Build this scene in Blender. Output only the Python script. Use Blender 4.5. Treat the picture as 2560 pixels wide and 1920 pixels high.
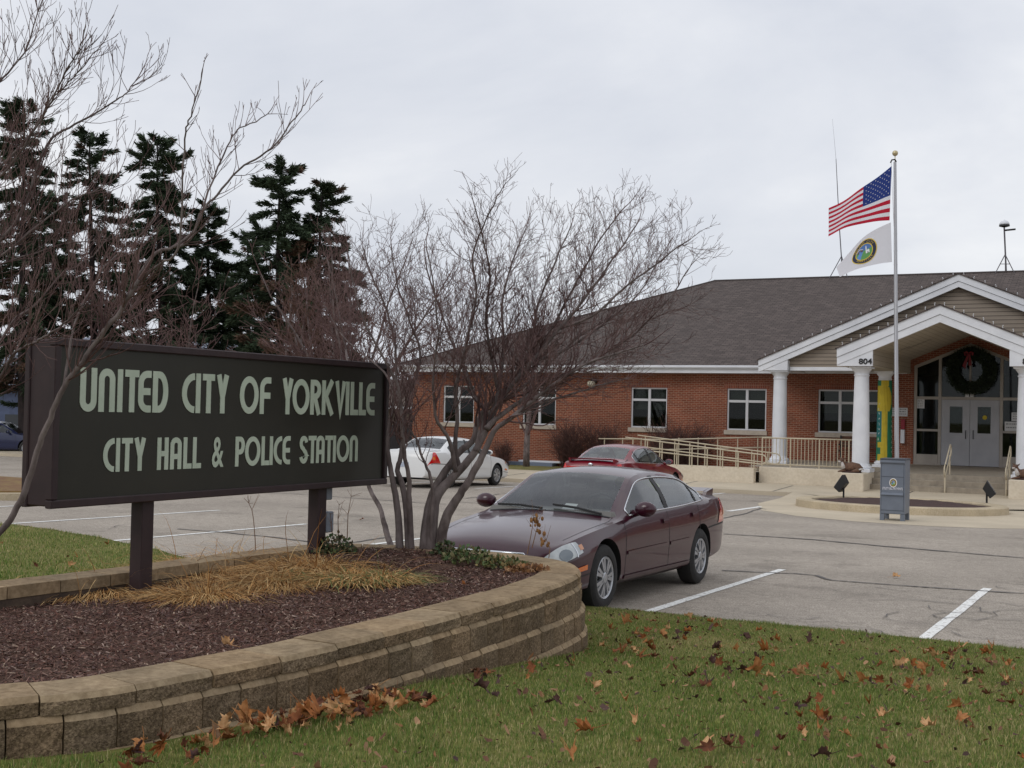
import bpy, math, random
import numpy as np
from mathutils import Vector, Matrix, noise
R_ = math.radians
random.seed(11); rng = np.random.default_rng(7)
for o in list(bpy.data.objects): bpy.data.objects.remove(o)
SC = bpy.context.scene
COL = SC.collection

# ------------------------------------------------------------------ camera
# World axes: +X along the building front, +Y from the street to the building, Z up, metres.
# The lot falls 1.65 % towards the building; z = 0 is the lot surface under the camera.
EYE, FPX, PITCH, ROLL, YAW, FALL = 1.70, 3117.3, R_(1.2768), R_(1.2454), R_(27.6565), 0.01646
CAM = np.array([0, 0, EYE])
def _basis():
    fwd = np.array([-math.sin(YAW)*math.cos(PITCH), math.cos(YAW)*math.cos(PITCH), math.sin(PITCH)])
    right = np.array([math.cos(YAW), math.sin(YAW), 0])
    up = np.cross(right, fwd)
    r2 = right*math.cos(ROLL)+up*math.sin(ROLL); u2 = up*math.cos(ROLL)-right*math.sin(ROLL)
    return r2, u2, fwd
CR, CU, CF = _basis()
def ray(x, y): return CF + CR*((x-1280)/FPX) - CU*((y-960)/FPX)     # survey: photo point -> direction
def at_z(x, y, z): d = ray(x, y); return CAM + d*(z-EYE)/d[2]
def at_lot(x, y, dz=0.): d = ray(x, y); return CAM + d*(dz-EYE)/(d[2]+FALL*d[1])
def at_y(x, y, v): d = ray(x, y); return CAM + d*v/d[1]
def at_x(x, y, u): d = ray(x, y); return CAM + d*u/d[0]
def at_d(x, y, d): return CAM + ray(x, y)*d
def proj(p):
    q = np.asarray(p, float)-CAM; z = q@CF
    return 1280+FPX*(q@CR)/z, 960-FPX*(q@CU)/z, z
def lot_z(v): return -FALL*v

cd = bpy.data.cameras.new('camera'); cam = bpy.data.objects.new('camera', cd); COL.objects.link(cam)
cd.sensor_width = 36; cd.lens = FPX/2560*36; cd.clip_end = 3000; cd.clip_start = .05
cam.matrix_world = Matrix(((CR[0], CU[0], -CF[0], 0), (CR[1], CU[1], -CF[1], 0), (CR[2], CU[2], -CF[2], EYE), (0, 0, 0, 1)))
SC.camera = cam

# ------------------------------------------------------------------ sky, sun, exposure (overcast)
W = bpy.data.worlds.new('World'); SC.world = W; W.use_nodes = True
nt = W.node_tree; nt.nodes.clear()
SUN_EL, SUN_AZ = R_(38), R_(205)
def nd(t, typ, **kw):
    n = t.nodes.new(typ)
    for k, v in kw.items(): setattr(n, k, v)
    return n
out = nd(nt, 'ShaderNodeOutputWorld'); bg = nd(nt, 'ShaderNodeBackground')
sky = nd(nt, 'ShaderNodeTexSky', sky_type='NISHITA', sun_disc=False, sun_elevation=SUN_EL, sun_rotation=SUN_AZ)
tc = nd(nt, 'ShaderNodeTexCoord'); mp = nd(nt, 'ShaderNodeMapping'); mp.inputs['Scale'].default_value = (1.0, 1.0, 2.4)
mp.inputs['Rotation'].default_value = (0.05, 0.12, 0.3)
n1 = nd(nt, 'ShaderNodeTexNoise'); n1.inputs['Scale'].default_value = 2.3; n1.inputs['Detail'].default_value = 7; n1.inputs['Roughness'].default_value = .55
n1.inputs['Distortion'].default_value = .25
rp = nd(nt, 'ShaderNodeValToRGB')
e = rp.color_ramp.elements; e[0].position = .33; e[0].color = (.66, .69, .76, 1); e[1].position = .70; e[1].color = (.95, .955, .97, 1)
m = rp.color_ramp.elements.new(.52); m.color = (.775, .795, .845, 1)
sep = nd(nt, 'ShaderNodeSeparateXYZ')
mr = nd(nt, 'ShaderNodeMapRange'); mr.inputs[1].default_value = 0; mr.inputs[2].default_value = .9; mr.inputs[3].default_value = 1.0; mr.inputs[4].default_value = 1.18
mul = nd(nt, 'ShaderNodeVectorMath', operation='SCALE')
sc_ = nd(nt, 'ShaderNodeVectorMath', operation='SCALE'); sc_.inputs['Scale'].default_value = .10
mix = nd(nt, 'ShaderNodeMix', data_type='RGBA'); mix.inputs['Factor'].default_value = .93
L = nt.links.new
L(tc.outputs['Generated'], mp.inputs['Vector']); L(mp.outputs[0], n1.inputs['Vector']); L(n1.outputs['Fac'], rp.inputs['Fac'])
L(tc.outputs['Generated'], sep.inputs[0]); L(sep.outputs['Z'], mr.inputs[0]); L(rp.outputs['Color'], mul.inputs[0]); L(mr.outputs[0], mul.inputs['Scale'])
L(sky.outputs[0], sc_.inputs[0]); L(sc_.outputs[0], mix.inputs['A']); L(mul.outputs[0], mix.inputs['B'])
L(mix.outputs['Result'], bg.inputs['Color']); bg.inputs['Strength'].default_value = 1.0
L(bg.outputs[0], out.inputs['Surface'])
sd = bpy.data.lights.new('sun', 'SUN'); sd.energy = .6; sd.angle = R_(25); sd.color = (1, .97, .93)
sun = bpy.data.objects.new('sun', sd); COL.objects.link(sun)
sv = Vector((math.sin(SUN_AZ)*math.cos(SUN_EL), math.cos(SUN_AZ)*math.cos(SUN_EL), math.sin(SUN_EL)))
sun.rotation_euler = sv.to_track_quat('Z', 'Y').to_euler()
vs = SC.view_settings; vs.view_transform = 'Standard'; vs.look = 'None'; vs.exposure = 0; vs.gamma = 1; vs.use_curve_mapping = False
SC.cycles.max_bounces = 8; SC.cycles.transparent_max_bounces = 16

# ------------------------------------------------------------------ materials
def c(r, g, b, k=1.0):
    f = lambda v: (v/255/12.92 if v/255 <= .04045 else ((v/255+.055)/1.055)**2.4)*k
    return (f(r), f(g), f(b), 1)
def mat(name, col, rough=.6, col2=None, scale=8., detail=4., metal=0., bump=0., bscale=None, coord='Object', spec=.5, lo=.35, hi=.65, coat=0., stretch=None, attr=None):
    m = bpy.data.materials.new(name); m.use_nodes = True; t = m.node_tree; b = t.nodes['Principled BSDF']
    b.inputs['Base Color'].default_value = col; b.inputs['Roughness'].default_value = rough; b.inputs['Metallic'].default_value = metal
    b.inputs['Specular IOR Level'].default_value = spec; b.inputs['Coat Weight'].default_value = coat; b.inputs['Coat Roughness'].default_value = .04
    vec = None
    if col2 or bump:
        tcx = nd(t, 'ShaderNodeTexCoord'); vec = tcx.outputs[coord]
        if stretch:
            mpx = nd(t, 'ShaderNodeMapping'); mpx.inputs['Scale'].default_value = stretch; t.links.new(vec, mpx.inputs[0]); vec = mpx.outputs[0]
    if col2:
        n = nd(t, 'ShaderNodeTexNoise'); n.inputs['Scale'].default_value = scale; n.inputs['Detail'].default_value = detail; n.inputs['Roughness'].default_value = .6
        r = nd(t, 'ShaderNodeValToRGB'); r.color_ramp.elements[0].position = lo; r.color_ramp.elements[1].position = hi
        r.color_ramp.elements[0].color = col; r.color_ramp.elements[1].color = col2
        t.links.new(vec, n.inputs['Vector']); t.links.new(n.outputs['Fac'], r.inputs['Fac']); t.links.new(r.outputs['Color'], b.inputs['Base Color'])
    if attr:
        a = nd(t, 'ShaderNodeAttribute', attribute_name=attr); t.links.new(a.outputs['Color'], b.inputs['Base Color'])
    if bump:
        n2 = nd(t, 'ShaderNodeTexNoise'); n2.inputs['Scale'].default_value = bscale or scale*3; n2.inputs['Detail'].default_value = 5
        bp = nd(t, 'ShaderNodeBump'); bp.inputs['Strength'].default_value = bump; bp.inputs['Distance'].default_value = .01
        t.links.new(vec, n2.inputs['Vector']); t.links.new(n2.outputs['Fac'], bp.inputs['Height']); t.links.new(bp.outputs[0], b.inputs['Normal'])
    return m
def bsdf(m): return m.node_tree.nodes['Principled BSDF']
def brick_mat(name, c1, c2, mortar, bw, bh, ms, rough=.85, offs=.5, bump=.4, freq=2, noise_amt=.35, squash=1.0, nscale=2.2, nstretch=None):
    m = bpy.data.materials.new(name); m.use_nodes = True; t = m.node_tree; b = t.nodes['Principled BSDF']; b.inputs['Roughness'].default_value = rough
    b.inputs['Specular IOR Level'].default_value = .25
    uv = nd(t, 'ShaderNodeUVMap'); uv.uv_map = 'UVMap'
    br = nd(t, 'ShaderNodeTexBrick'); br.offset = offs; br.offset_frequency = freq
    br.inputs['Color1'].default_value = c1; br.inputs['Color2'].default_value = c2; br.inputs['Mortar'].default_value = mortar
    br.inputs['Scale'].default_value = 1; br.inputs['Mortar Size'].default_value = ms; br.inputs['Brick Width'].default_value = bw; br.inputs['Row Height'].default_value = bh
    br.inputs['Mortar Smooth'].default_value = .2; br.inputs['Bias'].default_value = 0
    n = nd(t, 'ShaderNodeTexNoise'); n.inputs['Scale'].default_value = nscale; n.inputs['Detail'].default_value = 6
    t.links.new(uv.outputs[0], br.inputs['Vector'])
    if nstretch:
        mpx = nd(t, 'ShaderNodeMapping'); mpx.inputs['Scale'].default_value = nstretch; t.links.new(uv.outputs[0], mpx.inputs[0]); t.links.new(mpx.outputs[0], n.inputs['Vector'])
    else: t.links.new(uv.outputs[0], n.inputs['Vector'])
    mr = nd(t, 'ShaderNodeMapRange'); mr.inputs[1].default_value = .3; mr.inputs[2].default_value = .7; mr.inputs[3].default_value = 1-noise_amt; mr.inputs[4].default_value = 1+noise_amt*.5
    vm = nd(t, 'ShaderNodeVectorMath', operation='SCALE')
    t.links.new(n.outputs['Fac'], mr.inputs[0]); t.links.new(br.outputs['Color'], vm.inputs[0]); t.links.new(mr.outputs[0], vm.inputs['Scale']); t.links.new(vm.outputs[0], b.inputs['Base Color'])
    if bump:
        bp = nd(t, 'ShaderNodeBump', invert=True); bp.inputs['Strength'].default_value = bump; bp.inputs['Distance'].default_value = .008
        t.links.new(br.outputs['Fac'], bp.inputs['Height']); t.links.new(bp.outputs[0], b.inputs['Normal'])
    return m
def glass_mat(name, tint, refl=1.0, trans=.75, fres=1.45):
    m = bpy.data.materials.new(name); m.use_nodes = True; t = m.node_tree; t.nodes.clear()
    o = nd(t, 'ShaderNodeOutputMaterial'); tr = nd(t, 'ShaderNodeBsdfTransparent'); tr.inputs[0].default_value = tint
    g = nd(t, 'ShaderNodeBsdfGlossy'); g.inputs['Roughness'].default_value = .015; g.inputs['Color'].default_value = (.95, .97, 1, 1)
    f = nd(t, 'ShaderNodeFresnel'); f.inputs['IOR'].default_value = fres
    ml = nd(t, 'ShaderNodeMath', operation='MULTIPLY'); ml.inputs[1].default_value = refl; ml.use_clamp = True
    mx = nd(t, 'ShaderNodeMixShader'); t.links.new(f.outputs[0], ml.inputs[0]); t.links.new(ml.outputs[0], mx.inputs[0]); t.links.new(tr.outputs[0], mx.inputs[1]); t.links.new(g.outputs[0], mx.inputs[2])
    t.links.new(mx.outputs[0], o.inputs[0]); return m

# ------------------------------------------------------------------ mesh helpers
class MB:
    def __init__(s, org=(0, 0, 0)): s.v = []; s.f = []; s.mi = []; s.org = tuple(org); s.uv = None; s.cols = None
    def add(s, vs, fs, mi=0):
        k = len(s.v); s.v.extend(tuple(float(a) for a in p) for p in vs); s.f.extend(tuple(i+k for i in f) for f in fs); s.mi.extend([mi]*len(fs)); return s
    def box(s, x0, x1, y0, y1, z0, z1, mi=0):
        return s.add([(x0,y0,z0),(x1,y0,z0),(x1,y1,z0),(x0,y1,z0),(x0,y0,z1),(x1,y0,z1),(x1,y1,z1),(x0,y1,z1)],
                     [(0,3,2,1),(4,5,6,7),(0,1,5,4),(1,2,6,5),(2,3,7,6),(3,0,4,7)], mi)
    def bbox(s, x0, x1, y0, y1, z0, z1, r=.01, mi=0):      # chamfered box
        k = len(s.v)
        xs = (x0, x0+r, x1-r, x1); ys = (y0, y0+r, y1-r, y1); zs = (z0, z0+r, z1-r, z1)
        vs = []; idx = {}
        def V(i, j, l):
            if (i, j, l) not in idx: idx[(i, j, l)] = len(vs); vs.append((xs[i], ys[j], zs[l]))
            return idx[(i, j, l)]
        fs = []
        for l, fl in ((0, 1), (3, 0)):
            q = [V(1,1,l), V(2,1,l), V(2,2,l), V(1,2,l)]; fs.append(tuple(q[::-1]) if fl else tuple(q))
        for j, fl in ((0, 0), (3, 1)):
            q = [V(1,j,1), V(2,j,1), V(2,j,2), V(1,j,2)]; fs.append(tuple(q[::-1]) if fl else tuple(q))
        for i, fl in ((0, 1), (3, 0)):
            q = [V(i,1,1), V(i,2,1), V(i,2,2), V(i,1,2)]; fs.append(tuple(q[::-1]) if fl else tuple(q))
        a = lambda t: (0, 1) if t == 0 else (3, 2)
        for i in (0, 3):
            for j in (0, 3):
                I, I1 = a(i); J, J1 = a(j); fs.append((V(I,J1,1), V(I1,J,1), V(I1,J,2), V(I,J1,2)))
        for i in (0, 3):
            for l in (0, 3):
                I, I1 = a(i); Z, Z1 = a(l); fs.append((V(I,1,Z1), V(I1,1,Z), V(I1,2,Z), V(I,2,Z1)))
        for j in (0, 3):
            for l in (0, 3):
                J, J1 = a(j); Z, Z1 = a(l); fs.append((V(1,J,Z1), V(1,J1,Z), V(2,J1,Z), V(2,J,Z1)))
        for i in (0, 3):
            for j in (0, 3):
                for l in (0, 3):
                    I, I1 = a(i); J, J1 = a(j); Z, Z1 = a(l); fs.append((V(I,J1,Z1), V(I1,J,Z1), V(I1,J1,Z)))
        return s.add(vs, fs, mi)
    def prism(s, poly, axis, a0, a1, mi=0):                   # poly in the two other axes, extruded along axis
        n = len(poly)
        def P(p, a):
            return (a, p[0], p[1]) if axis == 'x' else (p[0], a, p[1]) if axis == 'y' else (p[0], p[1], a)
        vs = [P(p, a0) for p in poly]+[P(p, a1) for p in poly]
        fs = [tuple(range(n-1, -1, -1)), tuple(range(n, 2*n))]+[(i, (i+1) % n, n+(i+1) % n, n+i) for i in range(n)]
        return s.add(vs, fs, mi)
    def tube(s, pts, rad, n=6, mi=0, cap=True):
        pts = [np.array(p, float) for p in pts]; m_ = len(pts)
        if not hasattr(rad, '__len__'): rad = [rad]*m_
        t = pts[1]-pts[0]; t = t/(np.linalg.norm(t)+1e-9)
        a = np.array([0, 0, 1.]) if abs(t[2]) < .9 else np.array([1., 0, 0])
        u = np.cross(t, a); u /= np.linalg.norm(u)
        vs = []
        for i in range(m_):
            d = pts[min(i+1, m_-1)]-pts[max(i-1, 0)]; d = d/(np.linalg.norm(d)+1e-9)
            u = u-d*(u@d); nu = np.linalg.norm(u); u = u/nu if nu > 1e-6 else np.array([1., 0, 0]); w = np.cross(d, u)
            for k in range(n):
                an = 2*math.pi*k/n; vs.append(pts[i]+(u*math.cos(an)+w*math.sin(an))*rad[i])
        fs = [(i*n+k, i*n+(k+1) % n, (i+1)*n+(k+1) % n, (i+1)*n+k) for i in range(m_-1) for k in range(n)]
        if cap: fs += [tuple(range(n-1, -1, -1)), tuple((m_-1)*n+k for k in range(n))]
        return s.add(vs, fs, mi)
    def lathe(s, prof, cx, cy, z0=0, n=24, mi=0):             # prof: (r, z)
        vs = []; 
        for r, z in prof:
            for k in range(n): an = 2*math.pi*k/n; vs.append((cx+r*math.cos(an), cy+r*math.sin(an), z0+z))
        fs = [(i*n+k, i*n+(k+1) % n, (i+1)*n+(k+1) % n, (i+1)*n+k) for i in range(len(prof)-1) for k in range(n)]
        fs += [tuple(range(n-1, -1, -1)), tuple((len(prof)-1)*n+k for k in range(n))]
        return s.add(vs, fs, mi)
    def ball(s, ctr, r, n=10, sc=(1, 1, 1), mi=0):
        vs = []; fs = []; m_ = max(4, n//2)
        for i in range(m_+1):
            th = math.pi*i/m_
            for k in range(n): an = 2*math.pi*k/n; vs.append((ctr[0]+r*sc[0]*math.sin(th)*math.cos(an), ctr[1]+r*sc[1]*math.sin(th)*math.sin(an), ctr[2]+r*sc[2]*math.cos(th)))
        fs = [(i*n+k, (i+1)*n+k, (i+1)*n+(k+1) % n, i*n+(k+1) % n) for i in range(m_) for k in range(n)]
        return s.add(vs, fs, mi)
    def build(s, name, mats, parent=None, smooth=False, uv=False, sharp=None):
        o = s.org; me = bpy.data.meshes.new(name)
        V = np.array(s.v, float).reshape(-1, 3)-np.array(o)
        me.from_pydata(V.tolist(), [], s.f)
        if not isinstance(mats, (list, tuple)): mats = [mats]
        for m in mats: me.materials.append(m)
        if len(mats) > 1: me.polygons.foreach_set('material_index', s.mi)
        if smooth: me.polygons.foreach_set('use_smooth', [True]*len(s.f))
        if sharp is not None: me.set_sharp_from_angle(angle=sharp)
        if uv: metric_uv(me, np.array(o))
        if s.cols is not None:
            at = me.color_attributes.new('Col', 'FLOAT_COLOR', 'POINT'); at.data.foreach_set('color', np.array(s.cols, np.float32).ravel())
        me.update()
        ob = bpy.data.objects.new(name, me); COL.objects.link(ob)
        if parent is not None: ob.parent = parent
        else: ob.location = o
        return ob
def metric_uv(me, org):
    ul = me.uv_layers.new(name='UVMap')
    for p in me.polygons:
        n = p.normal
        if abs(n.z) > .985: t = Vector((1, 0, 0)); b = Vector((0, 1, 0))
        else: t = Vector((0, 0, 1)).cross(n).normalized(); b = n.cross(t)
        for li in p.loop_indices:
            q = me.vertices[me.loops[li].vertex_index].co+Vector(org); ul.data[li].uv = (q.dot(t), q.dot(b))
def thing(name, label, cat, loc=(0, 0, 0), group=None):
    o = bpy.data.objects.new(name, None); COL.objects.link(o); o.location = loc; o.empty_display_size = .1
    o['label'] = label; o['category'] = cat
    if group: o['group'] = group
    return o
def tag(o, label, cat, group=None):
    o['label'] = label; o['category'] = cat
    if group: o['group'] = group
    return o
def kind(o, k): o['kind'] = k; return o
def text_mesh(body, size, extrude=0., bold=0., align='CENTER'):
    cu = bpy.data.curves.new('t', 'FONT'); cu.body = body; cu.size = size; cu.extrude = extrude; cu.offset = bold; cu.align_x = align; cu.align_y = 'CENTER'; cu.resolution_u = 3
    ob = bpy.data.objects.new('t', cu); COL.objects.link(ob); bpy.context.view_layer.update()
    me = ob.evaluated_get(bpy.context.evaluated_depsgraph_get()).to_mesh()
    vs = [tuple(v.co) for v in me.vertices]; fs = [tuple(p.vertices) for p in me.polygons]
    ob.evaluated_get(bpy.context.evaluated_depsgraph_get()).to_mesh_clear(); bpy.data.objects.remove(ob); bpy.data.curves.remove(cu)
    return vs, fs
def lerp(a, b, t): return a+(b-a)*t
def tbl(pairs):                                              # monotone cubic through (x, y) pairs
    xs = np.array([p[0] for p in pairs], float); ys = np.array([p[1] for p in pairs], float); h = np.diff(xs); d = np.diff(ys)/h
    m = np.zeros(len(xs)); m[0] = d[0]; m[-1] = d[-1]
    for i in range(1, len(xs)-1):
        if d[i-1]*d[i] > 0: w1 = 2*h[i]+h[i-1]; w2 = h[i]+2*h[i-1]; m[i] = (w1+w2)/(w1/d[i-1]+w2/d[i])
    def f(x):
        x = min(max(x, xs[0]), xs[-1]); i = min(max(int(np.searchsorted(xs, x))-1, 0), len(xs)-2); t = (x-xs[i])/h[i]
        return ((2*t**3-3*t*t+1)*ys[i]+(t**3-2*t*t+t)*h[i]*m[i]+(-2*t**3+3*t*t)*ys[i+1]+(t**3-t*t)*h[i]*m[i+1])
    return f
# ------------------------------------------------------------------ palette
M_asph = mat('weathered_asphalt', c(136,127,117), .92, c(190,180,167), 75, 8, bump=.4, bscale=130, spec=.15, lo=.4, hi=.62)
def _patchy(m, lo, hi, sc, dt=5):                              # large worn patches multiplied in
    t = m.node_tree; b = bsdf(m); src = b.inputs['Base Color'].links[0].from_socket
    tcx = nd(t, 'ShaderNodeTexCoord'); n = nd(t, 'ShaderNodeTexNoise'); n.inputs['Scale'].default_value = sc; n.inputs['Detail'].default_value = dt
    r = nd(t, 'ShaderNodeMapRange'); r.inputs[1].default_value = .35; r.inputs[2].default_value = .65; r.inputs[3].default_value = lo; r.inputs[4].default_value = hi
    v = nd(t, 'ShaderNodeVectorMath', operation='SCALE'); t.links.new(tcx.outputs['Object'], n.inputs['Vector']); t.links.new(n.outputs['Fac'], r.inputs[0])
    t.links.new(src, v.inputs[0]); t.links.new(r.outputs[0], v.inputs['Scale']); t.links.new(v.outputs[0], b.inputs['Base Color'])
_patchy(M_asph, .86, 1.08, .45); _patchy(M_asph, .9, 1.06, 9, 3)
def _stains(m, sc, a, d, k):
    t = m.node_tree; b = bsdf(m); src = b.inputs['Base Color'].links[0].from_socket; tcx = nd(t, 'ShaderNodeTexCoord'); n = nd(t, 'ShaderNodeTexNoise'); n.inputs['Scale'].default_value = sc; n.inputs['Detail'].default_value = 4
    r = nd(t, 'ShaderNodeMapRange'); r.inputs[1].default_value = a; r.inputs[2].default_value = d; r.inputs[3].default_value = 1; r.inputs[4].default_value = k; v = nd(t, 'ShaderNodeVectorMath', operation='SCALE')
    t.links.new(tcx.outputs['Object'], n.inputs['Vector']); t.links.new(n.outputs['Fac'], r.inputs[0]); t.links.new(src, v.inputs[0]); t.links.new(r.outputs[0], v.inputs['Scale']); t.links.new(v.outputs[0], b.inputs['Base Color'])
_stains(M_asph, .8, .60, .72, .74); _stains(M_asph, 2.6, .64, .72, .8)
M_conc = mat('beige_concrete', c(184,170,148), .88, c(202,190,168), 60, 5, bump=.12, bscale=120, spec=.25); _patchy(M_conc, .9, 1.06, .8)
M_kerb = mat('kerb_concrete', c(176,160,132), .88, c(198,184,158), 40, 5, bump=.15, spec=.25); _patchy(M_kerb, .86, 1.08, 2.2)
M_stucco = mat('cream_stucco', c(205,193,172), .9, c(216,205,186), 14, 5, bump=.1, bscale=160, spec=.2); _patchy(M_stucco, .93, 1.04, 1.1)
M_line = mat('worn_white_paint', c(238,238,234), .8, c(170,163,154), 28, 8, lo=.5, hi=.66, spec=.2)
M_tar = mat('tar_sealant', c(78,73,70), .7, c(100,95,92), 12)
M_soil = mat('lawn_soil', c(88,94,46), .95, c(116,114,64), 9, 6, spec=.1)
M_mulch = mat('mulch_bed', c(70,52,45), .95, c(108,86,74), 70, 7, bump=.9, bscale=90, spec=.1)
M_ground = mat('far_ground', c(112,108,70), .95, c(140,128,92), .2, 6, spec=.1)

# ------------------------------------------------------------------ ground, lot, pavements
def profile_sheet(name, m, prof, u0, u1, k='structure'):
    b = MB()
    vs = []; 
    for v, z in prof: vs += [(u0, v, z), (u1, v, z)]
    b.add(vs, [(2*i, 2*i+1, 2*i+3, 2*i+2) for i in range(len(prof)-1)])
    return kind(b.build(name, m), k)
profile_sheet('ground', M_ground, [(-900, .05), (-30, .05), (8, -.45), (62, -1.35), (66, -1.30), (900, -1.30)], -900, 900)
profile_sheet('parking_lot', M_asph, [(7, lot_z(7)), (62.5, lot_z(62.5))], -80, 42)
SWF, SWB = 36.1, 38.45                                         # pavement front edge / foot of the stairs and walls
def walk_z(v):
    return np.interp(v, [36.1, 38.4, 44.8], [lot_z(36.1)+.12, -.40, -.36])
b = MB()
vv = [36.1, 38.4, 44.68]
b.add([(u, v, walk_z(v)) for v in (36.1, 38.4, 40.2) for u in (-62, -9.6)], [(0,1,3,2), (2,3,5,4)])
b.add([(-62, 36.1, -.9), (-9.6, 36.1, -.9), (-9.6, 36.1, walk_z(36.1)), (-62, 36.1, walk_z(36.1))], [(0,1,2,3)])
kind(b.build('sidewalk', M_conc), 'structure')
# apron round the flagpole bed, meeting the lot flush
b = MB()
ap = [(-9.6, 36.1), (-9.55, 34.6), (-9.25, 31.4), (-8.3, 28.5), (-7.1, 27.1), (-5.7, 26.45), (-4.2, 26.35), (-2.9, 26.9), (-1.6, 28.2), (-.6, 30.2), (-.2, 33), (-.1, 36.1)]
ctr = (-5.2, 32.4)
rings = [(1, .004), (.9, .02), (.5, .04)]
vs = []; nA = len(ap)
def apz(v): return np.interp(v, [26, 34.5, 36.1, 38.4], [lot_z(26), lot_z(34.5), lot_z(36.1)+.12, -.40])
for f, dz in rings:
    for p in ap: q = (lerp(ctr[0], p[0], f), lerp(ctr[1], p[1], f)); vs.append((q[0], q[1], apz(q[1])+dz))
vs.append((ctr[0], ctr[1], apz(ctr[1])+.04))
fs = [(r*nA+i, r*nA+i+1, (r+1)*nA+i+1, (r+1)*nA+i) for r in range(2) for i in range(nA-1)]+[(2*nA+i, 2*nA+i+1, 3*nA) for i in range(nA-1)]
fs = [f[::-1] for f in fs]; fs = [f[::-1] for f in fs]
b.add(vs, fs)
b.add([(-9.6, 36.1, apz(36.1)), (14, 36.1, apz(36.1)), (14, 38.4, -.40), (-9.6, 38.4, -.40), (14, 40.2, -.40), (-9.6, 40.2, -.40)], [(0,1,2,3), (3,2,4,5)])
b.add([(ctr[0], ctr[1], apz(ctr[1])+.04), (-.1, 36.1, apz(36.1)+.004), (-9.6, 36.1, apz(36.1)+.004)], [(0,1,2)])
kind(b.build('pavement_apron', M_conc), 'structure')
b = MB()                                                        # control joints in the pavement
for u in (-19.5, -16.4, -13.3, -10.2): b.add([(u-.02, 36.12, walk_z(36.12)+.005), (u+.02, 36.12, walk_z(36.12)+.005), (u+.02, 38.4, walk_z(38.4)+.005), (u-.02, 38.4, walk_z(38.4)+.005)], [(0,1,2,3)])
for u in (-6.6, -3.2): b.add([(u-.02, 36.3, apz(36.3)+.006), (u+.02, 36.3, apz(36.3)+.006), (u+.02, 38.38, -.394), (u-.02, 38.38, -.394)], [(0,1,2,3)])
kind(b.build('pavement_joint', M_tar), 'structure')

def ribbon(b, pts, w, dz=.004, zf=lot_z, jit=0.):
    pts = [np.array(p[:2], float) for p in pts]; L_ = []; k = len(b.v)
    for i, p in enumerate(pts):
        d = pts[min(i+1, len(pts)-1)]-pts[max(i-1, 0)]; d /= np.linalg.norm(d)+1e-9; n = np.array([-d[1], d[0]]); ww = w*(1+jit*random.uniform(-1, 1))/2
        for sgn in (1, -1): q = p+n*ww*sgn; L_.append((q[0], q[1], zf(q[1])+dz))
    b.add(L_, [(2*i+1, 2*i+3, 2*i+2, 2*i) for i in range(len(pts)-1)])
def lot_px(x, y): return at_lot(x/.8641, y/.8641)              # photo survey read at 2212 px width
# painted bay lines, each one painted strip
for (p, q) in (((-4.36, 11.0), (-4.36, 15.95)), ((-1.83, 10.95), (-1.83, 15.65)), ((.9, 10.9), (.9, 15.6)), ((-16.0, 13.2), (-16.0, 18.6)), ((-12.9, 12.6), (-12.9, 17.2)),
               ((-10.05, 12.2), (-10.05, 16.5)), ((-19.1, 13.5), (-19.1, 19.0)), ((-7.2, 11.2), (-7.2, 15.9)),
               ((-17.35, 31.0), (-17.35, 36.0)), ((-20.3, 31.0), (-20.3, 36.0)), ((-14.4, 31.0), (-14.4, 36.05)), ((-11.65, 31.0), (-11.65, 36.05)), ((-8.75, 27.4), (-8.75, 30.0)), ((-1.9, 25.9), (-1.2, 26.6)),
               ((-23.2, 31), (-23.2, 36)), ((-26.1, 31), (-26.1, 36))):
    b = MB(); n = 14; w = .15 if q[0] == -8.75 else .10
    ribbon(b, [(lerp(p[0], q[0], i/n)+random.uniform(-.004, .004), lerp(p[1], q[1], i/n)) for i in range(n+1)], w, .006, jit=.05)
    kind(b.build('bay_line', M_line), 'structure')
def wob(pts, n=14, a=.03):
    P = [np.array(p[:2], float) for p in pts]; o = []
    for i in range(len(P)-1):
        for k in range(n):
            t = k/n; q = P[i]*(1-t)+P[i+1]*t; s = noise.noise(Vector((q[0]*1.3, q[1]*1.3, 3)))*a*3; o.append((q[0]+s, q[1]+s))
    o.append(tuple(P[-1])); return o
b = MB()
S_ = lambda *a: [lot_px(*p) for p in a]
for pts, w in ((S_((1560,1233),(1640,1237),(1720,1240),(1760,1244),(1800,1254),(1900,1263),(2010,1270),(2212,1283)), .055), (S_((1570,1154),(1750,1166),(1960,1185),(2230,1208)), .09),
               (S_((380,1143),(470,1150),(560,1158),(650,1168),(700,1176)), .06), (S_((430,1060),(620,1066),(760,1076),(900,1086),(960,1090)), .06), (S_((0,1063),(100,1062),(220,1066)), .05),
               (S_((930,1076),(1010,1077),(1062,1070),(1130,1062)), .05), (S_((990,1084),(1060,1090)), .05), (S_((690,1175),(760,1172),(830,1163),(850,1160)), .05),
               (S_((1640,1098),(1700,1110),(1780,1118)), .05), (S_((1540,1125),(1600,1112),(1646,1098)), .05)):
    ribbon(b, wob(pts), w, .0085, jit=.35)
kind(b.build('pavement_crack', M_tar), 'structure')
b = MB()                                                        # fine alligator cracks
for k in range(26):
    cx, cy = lot_px(random.uniform(1500, 2212), random.uniform(1240, 1400))[:2]
    if k > 16: cx, cy = lot_px(random.uniform(100, 900), random.uniform(1090, 1170))[:2]
    p = np.array([cx, cy]); a = random.uniform(0, 6.3); pts = [p]
    for j in range(random.randint(4, 9)): a += random.uniform(-.9, .9); p = p+np.array([math.cos(a), math.sin(a)])*random.uniform(.08, .3); pts.append(p)
    ribbon(b, pts, .012, .0105, jit=.5)
kind(b.build('hairline_crack', M_tar), 'structure')

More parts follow.
